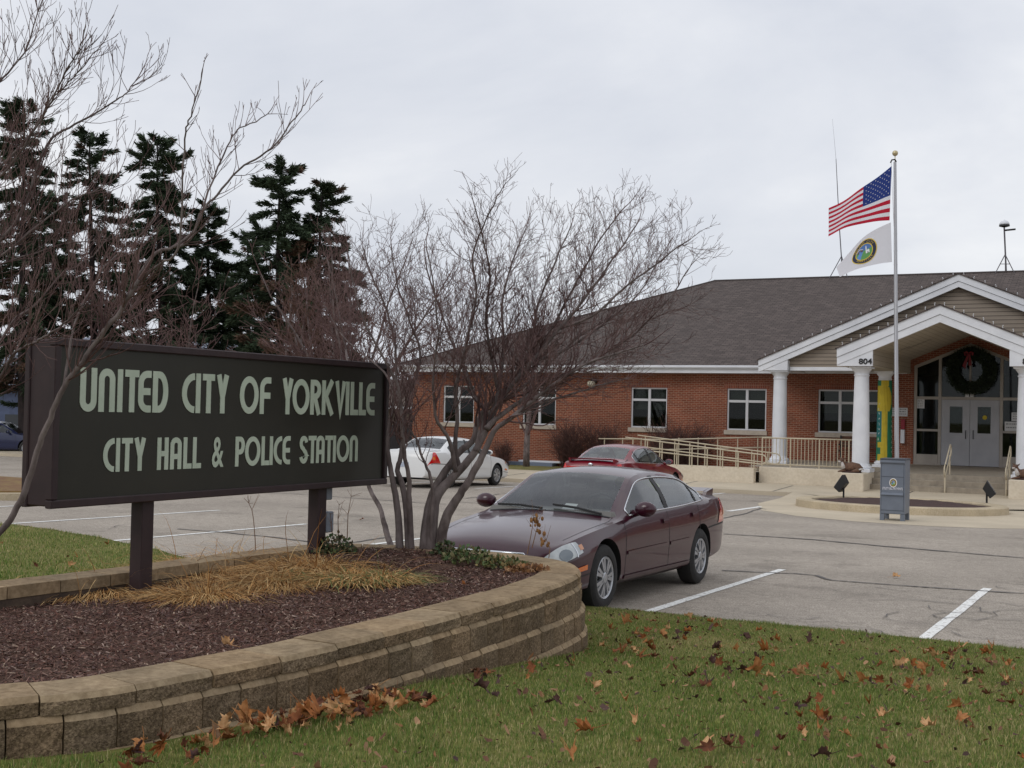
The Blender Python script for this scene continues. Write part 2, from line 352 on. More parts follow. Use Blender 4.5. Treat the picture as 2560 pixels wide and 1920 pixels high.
# ------------------------------------------------------------------ lawn
LZ = [(-12, .43), (1.5, .43), (3.2, .40), (5.2, .345), (6.35, .265), (7.8, .10), (9, .0), (10.2, -.075), (10.9, -.10), (13.2, -.13), (14, -.14)]
def lawn_z(u, v):
    return float(np.interp(v, [p[0] for p in LZ], [p[1] for p in LZ]))+.018*noise.noise(Vector((u*.9, v*.9, 0)))
def lawn_edge(u):                                              # far edge of the lawn against the lot
    return float(np.interp(u, [-24, -16, -14, -12.2, -11, -9.6, -8, 12], [13.4, 13.1, 12.8, 12.2, 11.75, 11.0, 10.72, 10.72]))+.05*noise.noise(Vector((u*2.1, 7, 0)))
b = MB(); us = np.arange(-24, 12.01, .3); fr = np.linspace(0, 1, 44)
G_ = [[(u, lerp(-10, lawn_edge(u), f**.6)) for f in fr] for u in us]
vs = [(u, v, lawn_z(u, v)) for row in G_ for (u, v) in row]; n = len(fr)
fs = [(i*n+j, (i+1)*n+j, (i+1)*n+j+1, i*n+j+1) for i in range(len(us)-1) for j in range(n-1)]
k = len(vs); vs += [(u, lawn_edge(u)+.01, lot_z(11)-.3) for u in us]; fs += [(i*n+n-1, (i+1)*n+n-1, k+i+1, k+i) for i in range(len(us)-1)]
b.add(vs, fs); kind(b.build('lawn', M_soil, smooth=True), 'structure')

# ------------------------------------------------------------------ planter
OUT = [(-4.6,2.15),(-4.05,2.55),(-3.71,3.15),(-3.52,3.5),(-3.42,4.0),(-3.35,4.5),(-3.32,5.1),(-3.32,5.7),(-3.33,6.3),(-3.36,6.9),(-3.42,7.44),(-3.52,7.78),(-3.68,8.08),(-3.88,8.28),(-4.2,8.42),(-4.6,8.47),(-5.0,8.47),(-5.5,8.41),(-5.9,8.12),(-6.05,7.6),(-6.1,7.0),(-6.12,6.2),(-6.2,5.3),(-6.25,4.4),(-6.15,3.4),(-5.85,2.6),(-5.3,2.1)]
def closed_curve(P, step=.02):
    P = np.array(P, float); n = len(P); o = []
    for i in range(n):
        p0, p1, p2, p3 = P[i-1], P[i], P[(i+1) % n], P[(i+2) % n]
        for t in np.linspace(0, 1, 24, endpoint=False):
            o.append(.5*((2*p1)+(-p0+p2)*t+(2*p0-5*p1+4*p2-p3)*t*t+(-p0+3*p1-3*p2+p3)*t**3))
    o = np.array(o); d = np.linalg.norm(np.roll(o, -1, 0)-o, axis=1); s = np.concatenate([[0], np.cumsum(d)]); Lt = s[-1]; q = np.vstack([o, o[:1]])
    N = int(Lt/step); ss = np.linspace(0, Lt, N, endpoint=False)
    pts = np.stack([np.interp(ss, s, q[:, 0]), np.interp(ss, s, q[:, 1])], 1); tg = np.roll(pts, -1, 0)-np.roll(pts, 1, 0); tg /= np.linalg.norm(tg, axis=1)[:, None]
    return pts, np.stack([tg[:, 1], -tg[:, 0]], 1), Lt          # points, outward normals (CCW), length
PL, PN, PLEN = closed_curve(OUT)
def inside(u, v, off=0.):
    P = PL+PN*off; x = P[:, 0]; y = P[:, 1]; x2 = np.roll(x, -1); y2 = np.roll(y, -1)
    cr = ((y > v) != (y2 > v)) & (u < (x2-x)*(v-y)/(y2-y+1e-12)+x); return cr.sum() % 2 == 1
M_cap = mat('paver_cap_concrete', c(136,116,90), .9, c(164,143,114), 30, 6, bump=.25, bscale=150, spec=.2); _patchy(M_cap, .78, 1.08, 5)
M_split = mat('split_face_block', c(98,82,65), .95, c(152,131,105), 85, 9, bump=1.0, bscale=130, spec=.15, lo=.38, hi=.66); _patchy(M_split, .72, 1.15, 4)
def _blockvar(m):
    t = m.node_tree; b = bsdf(m); src = b.inputs['Base Color'].links[0].from_socket; a = nd(t, 'ShaderNodeAttribute', attribute_name='Col'); v = nd(t, 'ShaderNodeVectorMath', operation='MULTIPLY')
    t.links.new(src, v.inputs[0]); t.links.new(a.outputs['Color'], v.inputs[1]); t.links.new(v.outputs[0], b.inputs['Base Color'])
_blockvar(M_split); _blockvar(M_cap)
M_lining = mat('soil_stained_concrete', c(92,76,62), .95, c(66,54,46), 9, 6, bump=.4)
M_core = mat('painted_joint_shadow', c(40,34,30), .95)  # dark backing colour paints the shade inside the block joints
pw = thing('retaining_wall', 'curved planter wall of brown split-face blocks with flat caps on the lawn', 'retaining wall', (-4.7, 5.3, .0))
def course(name, z0, z1, off, blk, start, depth, rough, cham, topmat):
    b = MB(org=(-4.7, 5.3, 0)); b.cols = []; N = len(PL); nb = round(PLEN/blk); 
    for i in range(nb):
        s0 = (i+start)*PLEN/nb+.0035; s1 = (i+1+start)*PLEN/nb-.0035; m_ = max(4, int((s1-s0)/.03)); dz = random.uniform(-.0025, .0025); do = random.uniform(-.004, .004); sd = random.random()*50
        prof = [(-depth, z0, 0), (0, z0, 0)]; K = 4
        for q in range(1, K): prof.append((0, lerp(z0, z1-cham, q/K), 1))
        prof += [(0, z1-cham, .6), (-cham*.8, z1, 0), (-depth, z1, 0)]
        vs = []; n = len(prof)
        for j in range(m_+1):
            s = lerp(s0, s1, j/m_); x = (s/PLEN*N) % N; i0 = int(x) % N; f = x-int(x); p = PL[i0]*(1-f)+PL[(i0+1) % N]*f; nn = PN[i0]*(1-f)+PN[(i0+1) % N]*f
            endc = -.006 if j in (0, m_) else 0
            for (o, z, r) in prof:
                oo = o+off+do+(endc if o > -depth*.5 else 0)+(r*rough*noise.noise(Vector((p[0]*28, p[1]*28, z*28+sd))) if r else 0)
                vs.append((p[0]+nn[0]*oo, p[1]+nn[1]*oo, z+dz))
        fs = []; k0 = len(b.f)
        for j in range(m_):
            for q in range(n): fs.append((j*n+q, (j+1)*n+q, (j+1)*n+(q+1) % n, j*n+(q+1) % n))
        mi = [0 if 1 <= q <= n-4 else 1 for j in range(m_) for q in range(n)]
        k = len(b.v); b.v.extend(vs); b.f.extend(tuple(a+k for a in f) for f in fs); b.mi.extend(mi)
        cg = random.uniform(.85, 1.13); cw = random.uniform(.97, 1.03); b.cols += [(cg*cw, cg, cg/cw, 1)]*(len(vs)+2*n)
        b.add([vs[q] for q in range(n)], [tuple(range(n-1, -1, -1))], 1); b.add([vs[m_*n+q] for q in range(n)], [tuple(range(n))], 1)
    return b.build(name, [M_split, topmat], pw)
course('cap_course', .548, .62, 0, .37, .1, .27, .010, .022, M_cap)
course('block_course', .398, .546, .012, .2, .05, .2, .010, .026, M_cap)
course('block_course', .248, .396, .034, .2, .55, .2, .010, .026, M_cap)
course('block_course', .098, .246, .056, .2, .15, .2, .010, .026, M_cap)
course('block_course', -.05, .096, .078, .2, .65, .2, .010, .026, M_cap)
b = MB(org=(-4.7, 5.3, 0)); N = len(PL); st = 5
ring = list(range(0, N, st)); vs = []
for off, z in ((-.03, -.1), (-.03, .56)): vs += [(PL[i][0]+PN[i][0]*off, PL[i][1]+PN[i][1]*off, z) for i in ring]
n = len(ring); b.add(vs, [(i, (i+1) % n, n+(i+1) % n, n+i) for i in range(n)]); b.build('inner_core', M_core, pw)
b = MB(org=(-4.7, 5.3, 0)); vs = []
for off, z in ((-.262, .3), (-.262, .5475)): vs += [(PL[i][0]+PN[i][0]*off, PL[i][1]+PN[i][1]*off, z) for i in ring]
b.add(vs, [(i, n+i, n+(i+1) % n, (i+1) % n) for i in range(n)]); b.build('inner_lining', M_lining, pw)
def mulch_z(u, v):
    t = min(max((u+5.9)/2.2, 0), 1); z = .485+.09*t; z += (.10 if u < -4.5 else .04)*min(max((v-6.4)/1.6, 0), 1)
    return min(z, .612)+.016*noise.noise(Vector((u*3, v*3, 1)))
b = MB(); g = .06; idx = {}; vs = []; fs = []
for i in range(int(3.6/g)):
    for j in range(int(7/g)):
        u = -6.5+i*g; v = 1.9+j*g
        if inside(u, v, -.16): idx[(i, j)] = len(vs); vs.append((u, v, mulch_z(u, v)+.008*noise.noise(Vector((u*19, v*19, 0)))))
for (i, j), a in idx.items():
    if (i+1, j) in idx and (i, j+1) in idx and (i+1, j+1) in idx: fs.append((a, idx[(i+1, j)], idx[(i+1, j+1)], idx[(i, j+1)]))
b.add(vs, fs); kind(b.build('mulch_bed', M_mulch, smooth=True), 'structure')
M_chip = mat('bark_chips', (.1, .07, .06, 1), .85, attr='Col', spec=.2)
b = MB(); b.cols = []; cnt = 0
chipc = [c(90,62,54), c(106,74,63), c(124,94,82), c(80,58,54), c(140,114,102), c(160,138,126), c(100,80,78), c(190,166,144)]; chipw = [.24, .22, .16, .14, .1, .06, .06, .02]
while cnt < 54000:
    u = random.uniform(-6.3, -3.4); v = random.uniform(2.2, 8.4)
    if not inside(u, v, -.25): continue
    x, y, z_ = proj((u, v, .55))
    if x < -120 and random.random() < .6: continue
    cnt += 1; l = random.uniform(.004, .017); w = random.uniform(.0016, .0042); a = random.uniform(0, 6.3); ti = random.gauss(0, .3); z = mulch_z(u, v)+random.uniform(.0, .016)
    if random.random() < .02: l *= 1.9
    d = np.array([math.cos(a)*math.cos(ti), math.sin(a)*math.cos(ti), math.sin(ti)]); s = np.array([-math.sin(a), math.cos(a), random.gauss(0, .35)]); p = np.array([u, v, z])
    b.add([p-d*l-s*w, p+d*l-s*w*.6, p+d*l+s*w*.7, p-d*l+s*w], [(0, 1, 2, 3)]); cc = random.choices(chipc, chipw)[0]; f = random.uniform(.6, 1.1); b.cols += [(cc[0]*f, cc[1]*f, cc[2]*f, 1)]*4
kind(b.build('mulch_chips', M_chip), 'stuff')

# grass blades: one uncountable mass
M_grass = mat('grass_blade', (.06, .1, .02, 1), .7, attr='Col', spec=.25)
b = MB(); b.cols = []
def blades(n, test, hmin, hmax, wd, lean=.6):
    k = 0; V_ = []; F_ = []; Cc = []
    tries = 0
    while k < n and tries < n*12:
        tries += 1; u, v = test()
        if u is None: continue
        k += 1; z = lawn_z(u, v); a = random.uniform(0, 6.283); h = random.uniform(hmin, hmax)*random.choice((.7,1,1,1.25))*(.8+.6*noise.noise(Vector((u*2, v*2, 5)))); w = wd*random.uniform(.6, 1.2)
        le = random.uniform(.1, lean)*h; la = random.uniform(0, 6.283); ca, sa = math.cos(a)*w, math.sin(a)*w; lx, ly = math.cos(la)*le, math.sin(la)*le
        i = len(b.v); b.v += [(u-ca, v-sa, z-.004), (u+ca, v+sa, z-.004), (u+lx*.45+ca*.7, v+ly*.45+sa*.7, z+h*.6), (u+lx*.45-ca*.7, v+ly*.45-sa*.7, z+h*.6), (u+lx*1.1, v+ly*1.1, z+h)]
        b.f += [(i, i+1, i+2, i+3), (i+3, i+2, i+4)]; b.mi += [0, 0]
        q = noise.noise(Vector((u*.8, v*.8, 9)))+.5*noise.noise(Vector((u*3.1, v*3.1, 2)))+(.22 if v > 8 else 0)+.9*max(0, noise.noise(Vector((u*1.7+5, v*1.7, 21)))-.12); r = random.random()
        if r < .17+.42*max(0, q): cc = (.40, .34, .16)
        elif r < .46+.40*max(0, q): cc = (.255, .272, .075)
        else: cc = (.115, .185, .036)
        f = random.uniform(.7, 1.3); b.cols += [(cc[0]*f, cc[1]*f, cc[2]*f, 1)]*5
def front():
    u = random.uniform(-4.6, 1.2); v = random.uniform(3.0, 10.75); 
    if v > lawn_edge(u) or inside(u, v, .07): return None, None
    x, y, z = proj((u, v, lawn_z(u, v)+.02))
    if x < -60 or x > 2620 or y > 1990: return None, None
    return u, v
def left():
    u = random.uniform(-17, -5.8); v = random.uniform(5, 13.2)
    if v > lawn_edge(u) or inside(u, v, .07): return None, None
    x, y, z = proj((u, v, lawn_z(u, v)+.02))
    if x < -40 or x > 700 or y > 1500: return None, None
    return u, v
blades(185000, front, .013, .034, .0019)
blades(20000, left, .022, .045, .004)
def beside():
    u = random.uniform(-9, 3.6); v = random.uniform(2.4, 12.5)
    if v > lawn_edge(u) or inside(u, v, .07): return None, None
    x, y, z = proj((u, v, lawn_z(u, v)+.02))
    if z < .5 or (-60 < x < 2620 and y < 1990) or x < -2600 or x > 4600: return None, None
    return u, v
blades(45000, beside, .016, .04, .004)
kind(b.build('grass', M_grass), 'stuff')
# ------------------------------------------------------------------ city sign
M_sframe = mat('sign_frame_brown', c(54,39,40), .5, c(46,33,35), 9, spec=.35)
M_sface = mat('sign_face_dark', c(36,35,27), .45, c(43,41,32), 2.2, spec=.35)
M_slet = mat('sign_letter_pale_green', c(186,197,178), .6, c(174,186,166), 5)
M_boxgrey = mat('junction_box_grey', c(128,134,144), .5, c(118,124,134), 6)
SG = (-5.72, 6.8, .5); su0, su1, sv0, sv1, sz0, sz1 = -5.85, -5.60, 5.08, 8.54, 1.09, 2.07
sign = thing('city_sign', 'wide dark brown city sign on two posts with pale green lettering', 'sign', SG)
b = MB(org=SG); b.bbox(su0+.02, su1-.03, sv0+.01, sv1-.01, sz0+.01, sz1-.01, .008); b.build('cabinet', M_sframe, sign)
fw = .048
b = MB(org=SG)
b.bbox(su1-.055, su1, sv0, sv1, sz1-fw, sz1, .006); b.bbox(su1-.055, su1, sv0, sv1, sz0, sz0+fw, .006)
b.bbox(su1-.055, su1, sv0, sv0+fw, sz0+fw+.001, sz1-fw-.001, .006); b.bbox(su1-.055, su1, sv1-fw, sv1, sz0+fw+.001, sz1-fw-.001, .006)
b.bbox(su0, su0+.045, sv0, sv1, sz0, sz1, .006); b.build('frame', M_sframe, sign)
b = MB(org=SG); b.box(su1-.05, su1-.022, sv0+fw-.005, sv1-fw+.005, sz0+fw-.005, sz1-fw+.005); b.build('face_panel', M_sface, sign)
LU = su1-.0215
def arc(cx, cy, rx, ry, a0, a1, n=14): return [(cx+rx*math.cos(R_(lerp(a0, a1, i/n))), cy+ry*math.sin(R_(lerp(a0, a1, i/n)))) for i in range(n+1)]
def glyph(ch, w, h, t):
    q = t/2; r = w/2-q
    if ch == 'I': return [[(w/2, 0), (w/2, h)]]
    if ch == 'U': return [[(q, h)]+arc(w/2, w/2, r, r, 180, 360)+[(w-q, h)]]
    if ch == 'n': return [[(q, 0)]+arc(w/2, h-w/2, r, r, 180, 0)+[(w-q, 0)]]
    if ch == 'T': return [[(0, h-q), (w, h-q)], [(w/2, 0), (w/2, h-t)]]
    if ch in 'EF':
        R2 = min(w*.55, h*.22); top = [(w, h-q)]+arc(q+R2, h-q-R2, R2, R2, 90, 180)
        if ch == 'F': return [top+[(q, 0)], [(q, h*.5), (w*.94, h*.5)]]
        return [top+arc(q+R2, q+R2, R2, R2, 180, 270)+[(w, q)], [(q, h*.5), (w*.94, h*.5)]]
    if ch == 'D': return [[(q, 0), (q, h)], [(t, h-q)]+arc(w*.42, h/2, w*.58-q, h/2-q, 90, -90)+[(t, q)]]
    if ch == 'C': return [arc(w, h/2, w-q, h/2-q, 90, 270, 18)]
    if ch == 'O': return [arc(w/2, h/2, w/2-q, h/2-q, 0, 360, 32)]
    if ch == 'Y': return [[(q*1.05, h), (w/2, h*.42)], [(w-q*1.05, h), (w/2, h*.42)], [(w/2, 0), (w/2, h*.47)]]
    if ch == 'V': return [[(q, h), (w/2, q*.6), (w-q, h)]]
    if ch == 'L': return [[(q, h), (q, 0)], [(t, q), (w, q)]]
    if ch == 'H': return [[(q, 0), (q, h)], [(w-q, 0), (w-q, h)], [(t, h*.5), (w-t, h*.5)]]
    if ch == 'A': return [[(q, 0)]+arc(w/2, h-w/2, r, r, 180, 0)+[(w-q, 0)], [(t, h*.40), (w-t, h*.40)]]
    if ch == 'P': return [[(q, 0), (q, h)], [(t, h-q)]+arc(w*.5, h*.70, w*.5-q, h*.30-q, 90, -90)+[(t, h*.4+q)]]
    if ch == 'R': return [[(q, 0), (q, h)], [(t, h-q)]+arc(w*.45, h*.72, w*.55-q, h*.28-q, 90, -90)+[(t, h*.44+q)], [(w*.45, h*.46), (w-q, 0)]]
    if ch == 'K': return [[(q, 0), (q, h)], [(w-q*1.02, h), (t*.9, h*.50)], [(t*1.05, h*.56), (w-q*.95, 0)]]
    if ch == 'S': return [arc(w/2, h*.73, w/2-q, h*.27-q, 10, 180, 12)+arc(w*.5, h*.73, w/2-q, h*.27-q, 200, 255, 4)+arc(w*.5, h*.27, w/2-q, h*.27-q, 75, 0, 6)+arc(w/2, h*.27, w/2-q, h*.27-q, 0, -170, 12)]
    if ch == '&': return [[(w, 0), (w*.22, h*.66)]+arc(w*.5, h*.79, w*.30-q*.4, h*.21-q, 190, -10, 12)+[(w*.30, h*.47)]+arc(w*.42, h*.23, w*.42-q, h*.23-q, 150, 330, 12)+[(w*.97, h*.42)]]
    return []
def stroke(b, pts, t, org, lay, e0):
    P = [np.array(p, float) for p in pts]; n = len(P); closed = np.linalg.norm(P[0]-P[-1]) < 1e-6; Lf = []; Rt = []
    for i in range(n):
        if closed: d0 = P[i]-P[i-1 if i else n-2]; d1 = P[(i+1) if i < n-1 else 1]-P[i]
        else: d0 = P[i]-P[max(i-1, 0)] if i else P[1]-P[0]; d1 = P[i+1]-P[i] if i < n-1 else d0
        d0 = d0/(np.linalg.norm(d0)+1e-12); d1 = d1/(np.linalg.norm(d1)+1e-12); m = d0+d1; m /= np.linalg.norm(m)+1e-12; nn = np.array([-m[1], m[0]]); k = 1/max(.45, m@d1)
        Lf.append(P[i]+nn*t/2*k); Rt.append(P[i]-nn*t/2*k)
    x0, x1 = e0, e0+.004+lay*.0006
    vs = []
    for x in (x0, x1):
        for p in Lf: vs.append((x, org[0]+p[0], org[1]+p[1]))
        for p in Rt: vs.append((x, org[0]+p[0], org[1]+p[1]))
    fs = []
    for i in range(n-1):
        fs.append((2*n+i, 3*n+i, 3*n+i+1, 2*n+i+1)); fs.append((i, 2*n+i, 2*n+i+1, i+1)); fs.append((n+i, n+i+1, 3*n+i+1, 3*n+i))
    fs += [(0, n, 3*n, 2*n), (n-1, 3*n-1, 4*n-1, 2*n-1)]
    b.add(vs, fs)
sA = .20796
ROW1 = [('U',188,388,0),('n',412,608,0),('I',638,700,0),('T',727,895,0),('E',888,1042,0),('D',1062,1247,0),('C',1415,1565,0),('I',1578,1640,0),('T',1662,1806,0),('Y',1828,1975,0),
        ('O',188,412,1),('F',430,560,1),('Y',697,828,1),('O',822,1025,1),('R',1037,1162,1),('K',1177,1318,1),('V',1334,1460,1),('I',1460,1505,1),('L',1520,1612,1),('L',1622,1706,1),('E',1710,1810,1)]
ROW2 = [('C',468,600,0),('I',622,668,0),('T',690,820,0),('Y',838,978,0),('H',1118,1250,0),('A',1275,1408,0),('L',1432,1532,0),('L',1545,1645,0),('&',1775,1915,0),
        ('P',133,243,1),('O',250,432,1),('L',447,540,1),('I',545,583,1),('C',592,690,1),('E',700,792,1),('S',905,1003,1),('T',1012,1105,1),('A',1105,1203,1),('T',1212,1302,1),('I',1306,1340,1),('O',1350,1500,1),('n',1508,1603,1)]
def row(R, z0, z1, yref, t):
    b = MB(org=SG)
    for ch, a, d, o in R:
        v0 = at_x((160, 560)[o]+a*sA, yref, LU)[1]; v1 = at_x((160, 560)[o]+d*sA, yref, LU)[1]
        tt = min(t, (v1-v0)) if ch == 'I' else t
        if ch == '&':
            vs, fs = text_mesh('&', 1, .0, .018); xs = [p[0] for p in vs]; ys_ = [p[1] for p in vs]; X0, X1, Y0, Y1 = min(xs), max(xs), min(ys_), max(ys_)
            b.add([(LU+.004, v0+(p[0]-X0)/(X1-X0)*(v1-v0), z0+(p[1]-Y0)/(Y1-Y0)*(z1-z0)) for p in vs], fs); continue
        for i, s in enumerate(glyph(ch, v1-v0, z1-z0, tt)): stroke(b, s, tt*(.9 if ch == '&' else 1), (v0, z0), i, LU)
    return b.build('lettering', M_slet, sign)
zA = at_x(205, 918, LU)[2]; zB = at_x(205, 1029, LU)[2]; row(ROW1, zB, zA, 985, (zA-zB)*.168)
zC = at_x(300, 1095, LU)[2]; zD = at_x(300, 1179, LU)[2]; row(ROW2, zD, zC, 1130, (zC-zD)*.165)
for v in (5.93, 7.77):
    b = MB(org=SG); b.bbox(-5.775, -5.675, v-.056, v+.05, .30, sz0+.01, .006); b.build('post', M_sframe, sign)
b = MB(org=SG); b.bbox(-5.80, -5.70, 7.85, 7.93, .99, 1.085, .008); b.build('junction_box', M_boxgrey, sign)
b = MB(org=SG); b.bbox(-5.80, -5.69, 7.85, 7.94, .74, .90, .008); b.build('junction_box', M_boxgrey, sign)
# ------------------------------------------------------------------ city hall
VW = 44.7; UC = -5.87; FLZ = .12
M_brick = brick_mat('red_brick', c(142,77,54), c(117,61,44), c(158,127,107), .205, .0677, .010, noise_amt=.22, nscale=.9)
M_sold = brick_mat('soldier_brick', c(138,73,53), c(114,56,43), c(154,120,102), .0677, .205, .010, offs=0, noise_amt=.16)
M_roof = brick_mat('asphalt_shingles', c(102,92,88), c(84,76,73), c(56,51,50), .32, .142, .012, rough=.95, offs=.37, bump=.4, freq=2, noise_amt=.2, nscale=1.0, nstretch=(3, 7, 1))
M_white = mat('white_trim', c(226,228,232), .55, c(212,214,219), 1.5, spec=.3)
M_wshadow = mat('white_trim_painted_shade', c(150,152,158), .7)  # grey copy of the trim paints the shade between the fascia boards
M_side = brick_mat('taupe_siding', c(150,139,126), c(146,135,123), c(92,85,78), 30, .13, .012, offs=0, bump=.6, noise_amt=.05)
M_soff = brick_mat('beige_soffit', c(178,168,152), c(174,164,149), c(128,120,108), 30, .16, .006, offs=0, bump=.3, noise_amt=.05)
M_sill = mat('limestone_sill', c(188,176,160), .85, c(172,160,146), 8)
M_frame = mat('window_frame_white', c(206,206,208), .5)
M_wglass = glass_mat('window_glass', (.62,.68,.66,1), .5)
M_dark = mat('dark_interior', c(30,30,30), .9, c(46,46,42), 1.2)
M_blind = mat('window_blind', c(92,92,80), .9, c(80,80,70), 3)
M_door = mat('grey_door_paint', c(172,172,176), .5, c(160,160,165), 1.3)
M_dframe = mat('door_frame_taupe', c(168,160,150), .5, c(156,148,140), 2)
M_black = mat('black_plastic', c(26,25,26), .5)
M_alu = mat('brushed_aluminium', c(176,176,180), .45, metal=.6)
hall = thing('city_hall', 'long low red brick building with brown shingle roof and white gabled entrance porch', 'building', (UC, VW, FLZ))
HO = (UC, VW, FLZ)
UL, UR, VB = -28.13, 16.4, 63.9
WIN = [(-26.64, -25.17), (-22.92, -21.44), (-18.23, -16.76), (-14.40, -12.91), (-11.02, -8.72), (-.4, 1.9), (4.6, 6.07), (9.2, 10.7)]
WZ0, WZ1 = 1.20, 2.74
EN0, EN1, EZS, EZP = -7.71, -4.03, 3.60, 4.37                    # entrance opening
# front wall with openings, as panels butted end to end
b = MB(org=HO); Z0, Z1 = -.7, 3.4; T = .25
edges = [UL]
for a, d in WIN: edges += [a, d]
def wallbox(u0, u1, z0, z1): b.box(u0, u1, VW, VW+T, z0, z1)
cur = UL
for a, d in WIN:
    if cur < EN0 < a:
        wallbox(cur, EN0, Z0, Z1); cur = EN1
    wallbox(cur, a, Z0, Z1); wallbox(a, d, Z0, WZ0-.001); wallbox(a, d, WZ1+.205, Z1); cur = d
wallbox(cur, UR, Z0, Z1)
b.prism([(EN0, EZS), (UC, EZP), (EN1, EZS), (EN1, 3.4), (EN1+.6, 3.4), (UC, 5.4), (EN0-.6, 3.4), (EN0, 3.4)][::-1], 'y', VW, VW+T)
b.box(UL, UL+T, VW+T, VB, Z0, Z1); b.box(UR-T, UR, VW+T, VB, Z0, Z1); b.box(UL+T, UR-T, VB-T, VB, Z0, Z1)
b.build('wall', M_brick, hall, uv=True)
b = MB(org=HO)
for a, d in WIN: b.box(a-.12, d+.12, VW-.003, VW+.1, WZ1+.002, WZ1+.206)
b.build('soldier_course', M_sold, hall, uv=True)
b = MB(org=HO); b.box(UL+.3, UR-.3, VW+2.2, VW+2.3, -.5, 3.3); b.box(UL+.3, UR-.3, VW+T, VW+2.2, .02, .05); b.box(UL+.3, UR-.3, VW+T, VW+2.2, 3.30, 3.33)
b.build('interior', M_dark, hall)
def window(a, d, panes):
    w = d-a; yf = VW+.05; ft = .055; mw = .05
    b = MB(org=HO)
    b.bbox(a, a+ft, yf, yf+.09, WZ0, WZ1, .006); b.bbox(d-ft, d, yf, yf+.09, WZ0, WZ1, .006)
    b.bbox(a+ft, d-ft, yf, yf+.09, WZ1-.055, WZ1, .006); b.bbox(a+ft, d-ft, yf, yf+.09, WZ0, WZ0+.055, .006)
    for k in range(1, panes): x = a+w*k/panes; b.bbox(x-mw, x+mw, yf+.004, yf+.088, WZ0+.056, WZ1-.056, .006)
    zt = WZ0+1.07
    for k in range(panes):
        x0 = a+ft+.001 if k == 0 else a+w*k/panes+mw+.001; x1 = d-ft-.001 if k == panes-1 else a+w*(k+1)/panes-mw-.001
        b.bbox(x0, x1, yf+.006, yf+.086, zt-.045, zt+.045, .006)
    fr = b.build('window', M_frame, hall)
    b = MB(org=HO); b.box(a+.02, d-.02, yf+.05, yf+.056, WZ0+.02, WZ1-.02); b.build('pane', M_wglass, fr)
    b = MB(org=HO); b.box(a+.06, d-.06, yf+.2, yf+.21, zt-.02-random.choice((0, .0, .35, -.3)), WZ1); b.build('blind', M_blind, fr)
    b = MB(org=HO); b.bbox(a-.09, d+.05, VW-.06, VW+.05, 1.035, 1.199, .008); b.build('sill', M_sill, hall)
for (a, d) in WIN: window(a, d, 3 if d-a > 2 else 2)
# main hip roof
VE, RZE, RZ, VR = 44.05, 3.575, 7.84, 54.3
RL, RRt = -18.2, 6.5; CL, CRt = UL-.40, UR+.40; VE2 = VB+.5
b = MB(org=HO)
A_ = [(CL, VE, RZE), (CRt, VE, RZE), (RRt, VR, RZ), (RL, VR, RZ), (CL, VE2, RZE), (CRt, VE2, RZE)]
ul_, ur_ = UC-1.98, UC+1.98; z47 = RZE+(47.2-VE)*(RZ-RZE)/(VR-VE)
A_ += [(ul_, VE, RZE), (ul_, VR, RZ), (ul_, 47.2, z47), (ur_, 47.2, z47), (ur_, VR, RZ), (ur_, VE, RZE)]
b.add(A_, [(0, 6, 8, 7, 3), (8, 9, 10, 7), (11, 1, 2, 10, 9), (4, 0, 3), (5, 4, 3, 7, 10, 2), (1, 5, 2)]); b.build('roof', M_roof, hall, uv=True)
b = MB(org=HO); b.tube([(RL, VR, RZ), (RRt, VR, RZ)], .06, 6); b.tube([(CL, VE, RZE), (RL, VR, RZ)], .05, 6); b.build('ridge_cap', mat('ridge_shingle', c(70,63,61), .95), hall)
b = MB(org=HO)
b.box(CL+.05, ul_, VE+.06, VE+.10, 3.29, 3.55); b.box(ur_, CRt-.05, VE+.06, VE+.10, 3.29, 3.55); b.box(CL+.05, CL+.09, VE+.101, VE2-.1, 3.29, 3.55); b.box(CL+.05, UC-6.41, VE+.10, VW-.002, 3.29, 3.305); b.box(UC+6.41, CRt-.05, VE+.10, VW-.002, 3.29, 3.305)
b.build('fascia', M_white, hall)
def gutter(u0, u1):
    b = MB(org=HO); b.prism([(VE-.07, 3.57), (VE-.075, 3.50), (VE-.045, 3.455), (VE+.058, 3.455), (VE+.058, 3.57), (VE+.04, 3.57), (VE+.04, 3.475), (VE-.035, 3.475), (VE-.05, 3.51), (VE-.05, 3.57)], 'x', u0, u1); return b.build('gutter', M_white, hall)
gutter(CL-.02, -12.4); gutter(.75, CRt)
b = MB(org=HO); b.tube([(CL+.12, VE+.02, 3.46), (CL+.12, VE+.05, 3.3), (CL+.28, VW-.05, 3.0), (CL+.28, VW-.05, -.4)], .04, 8); b.build('downspout', mat('downspout_brown', c(62,52,50), .6), hall)
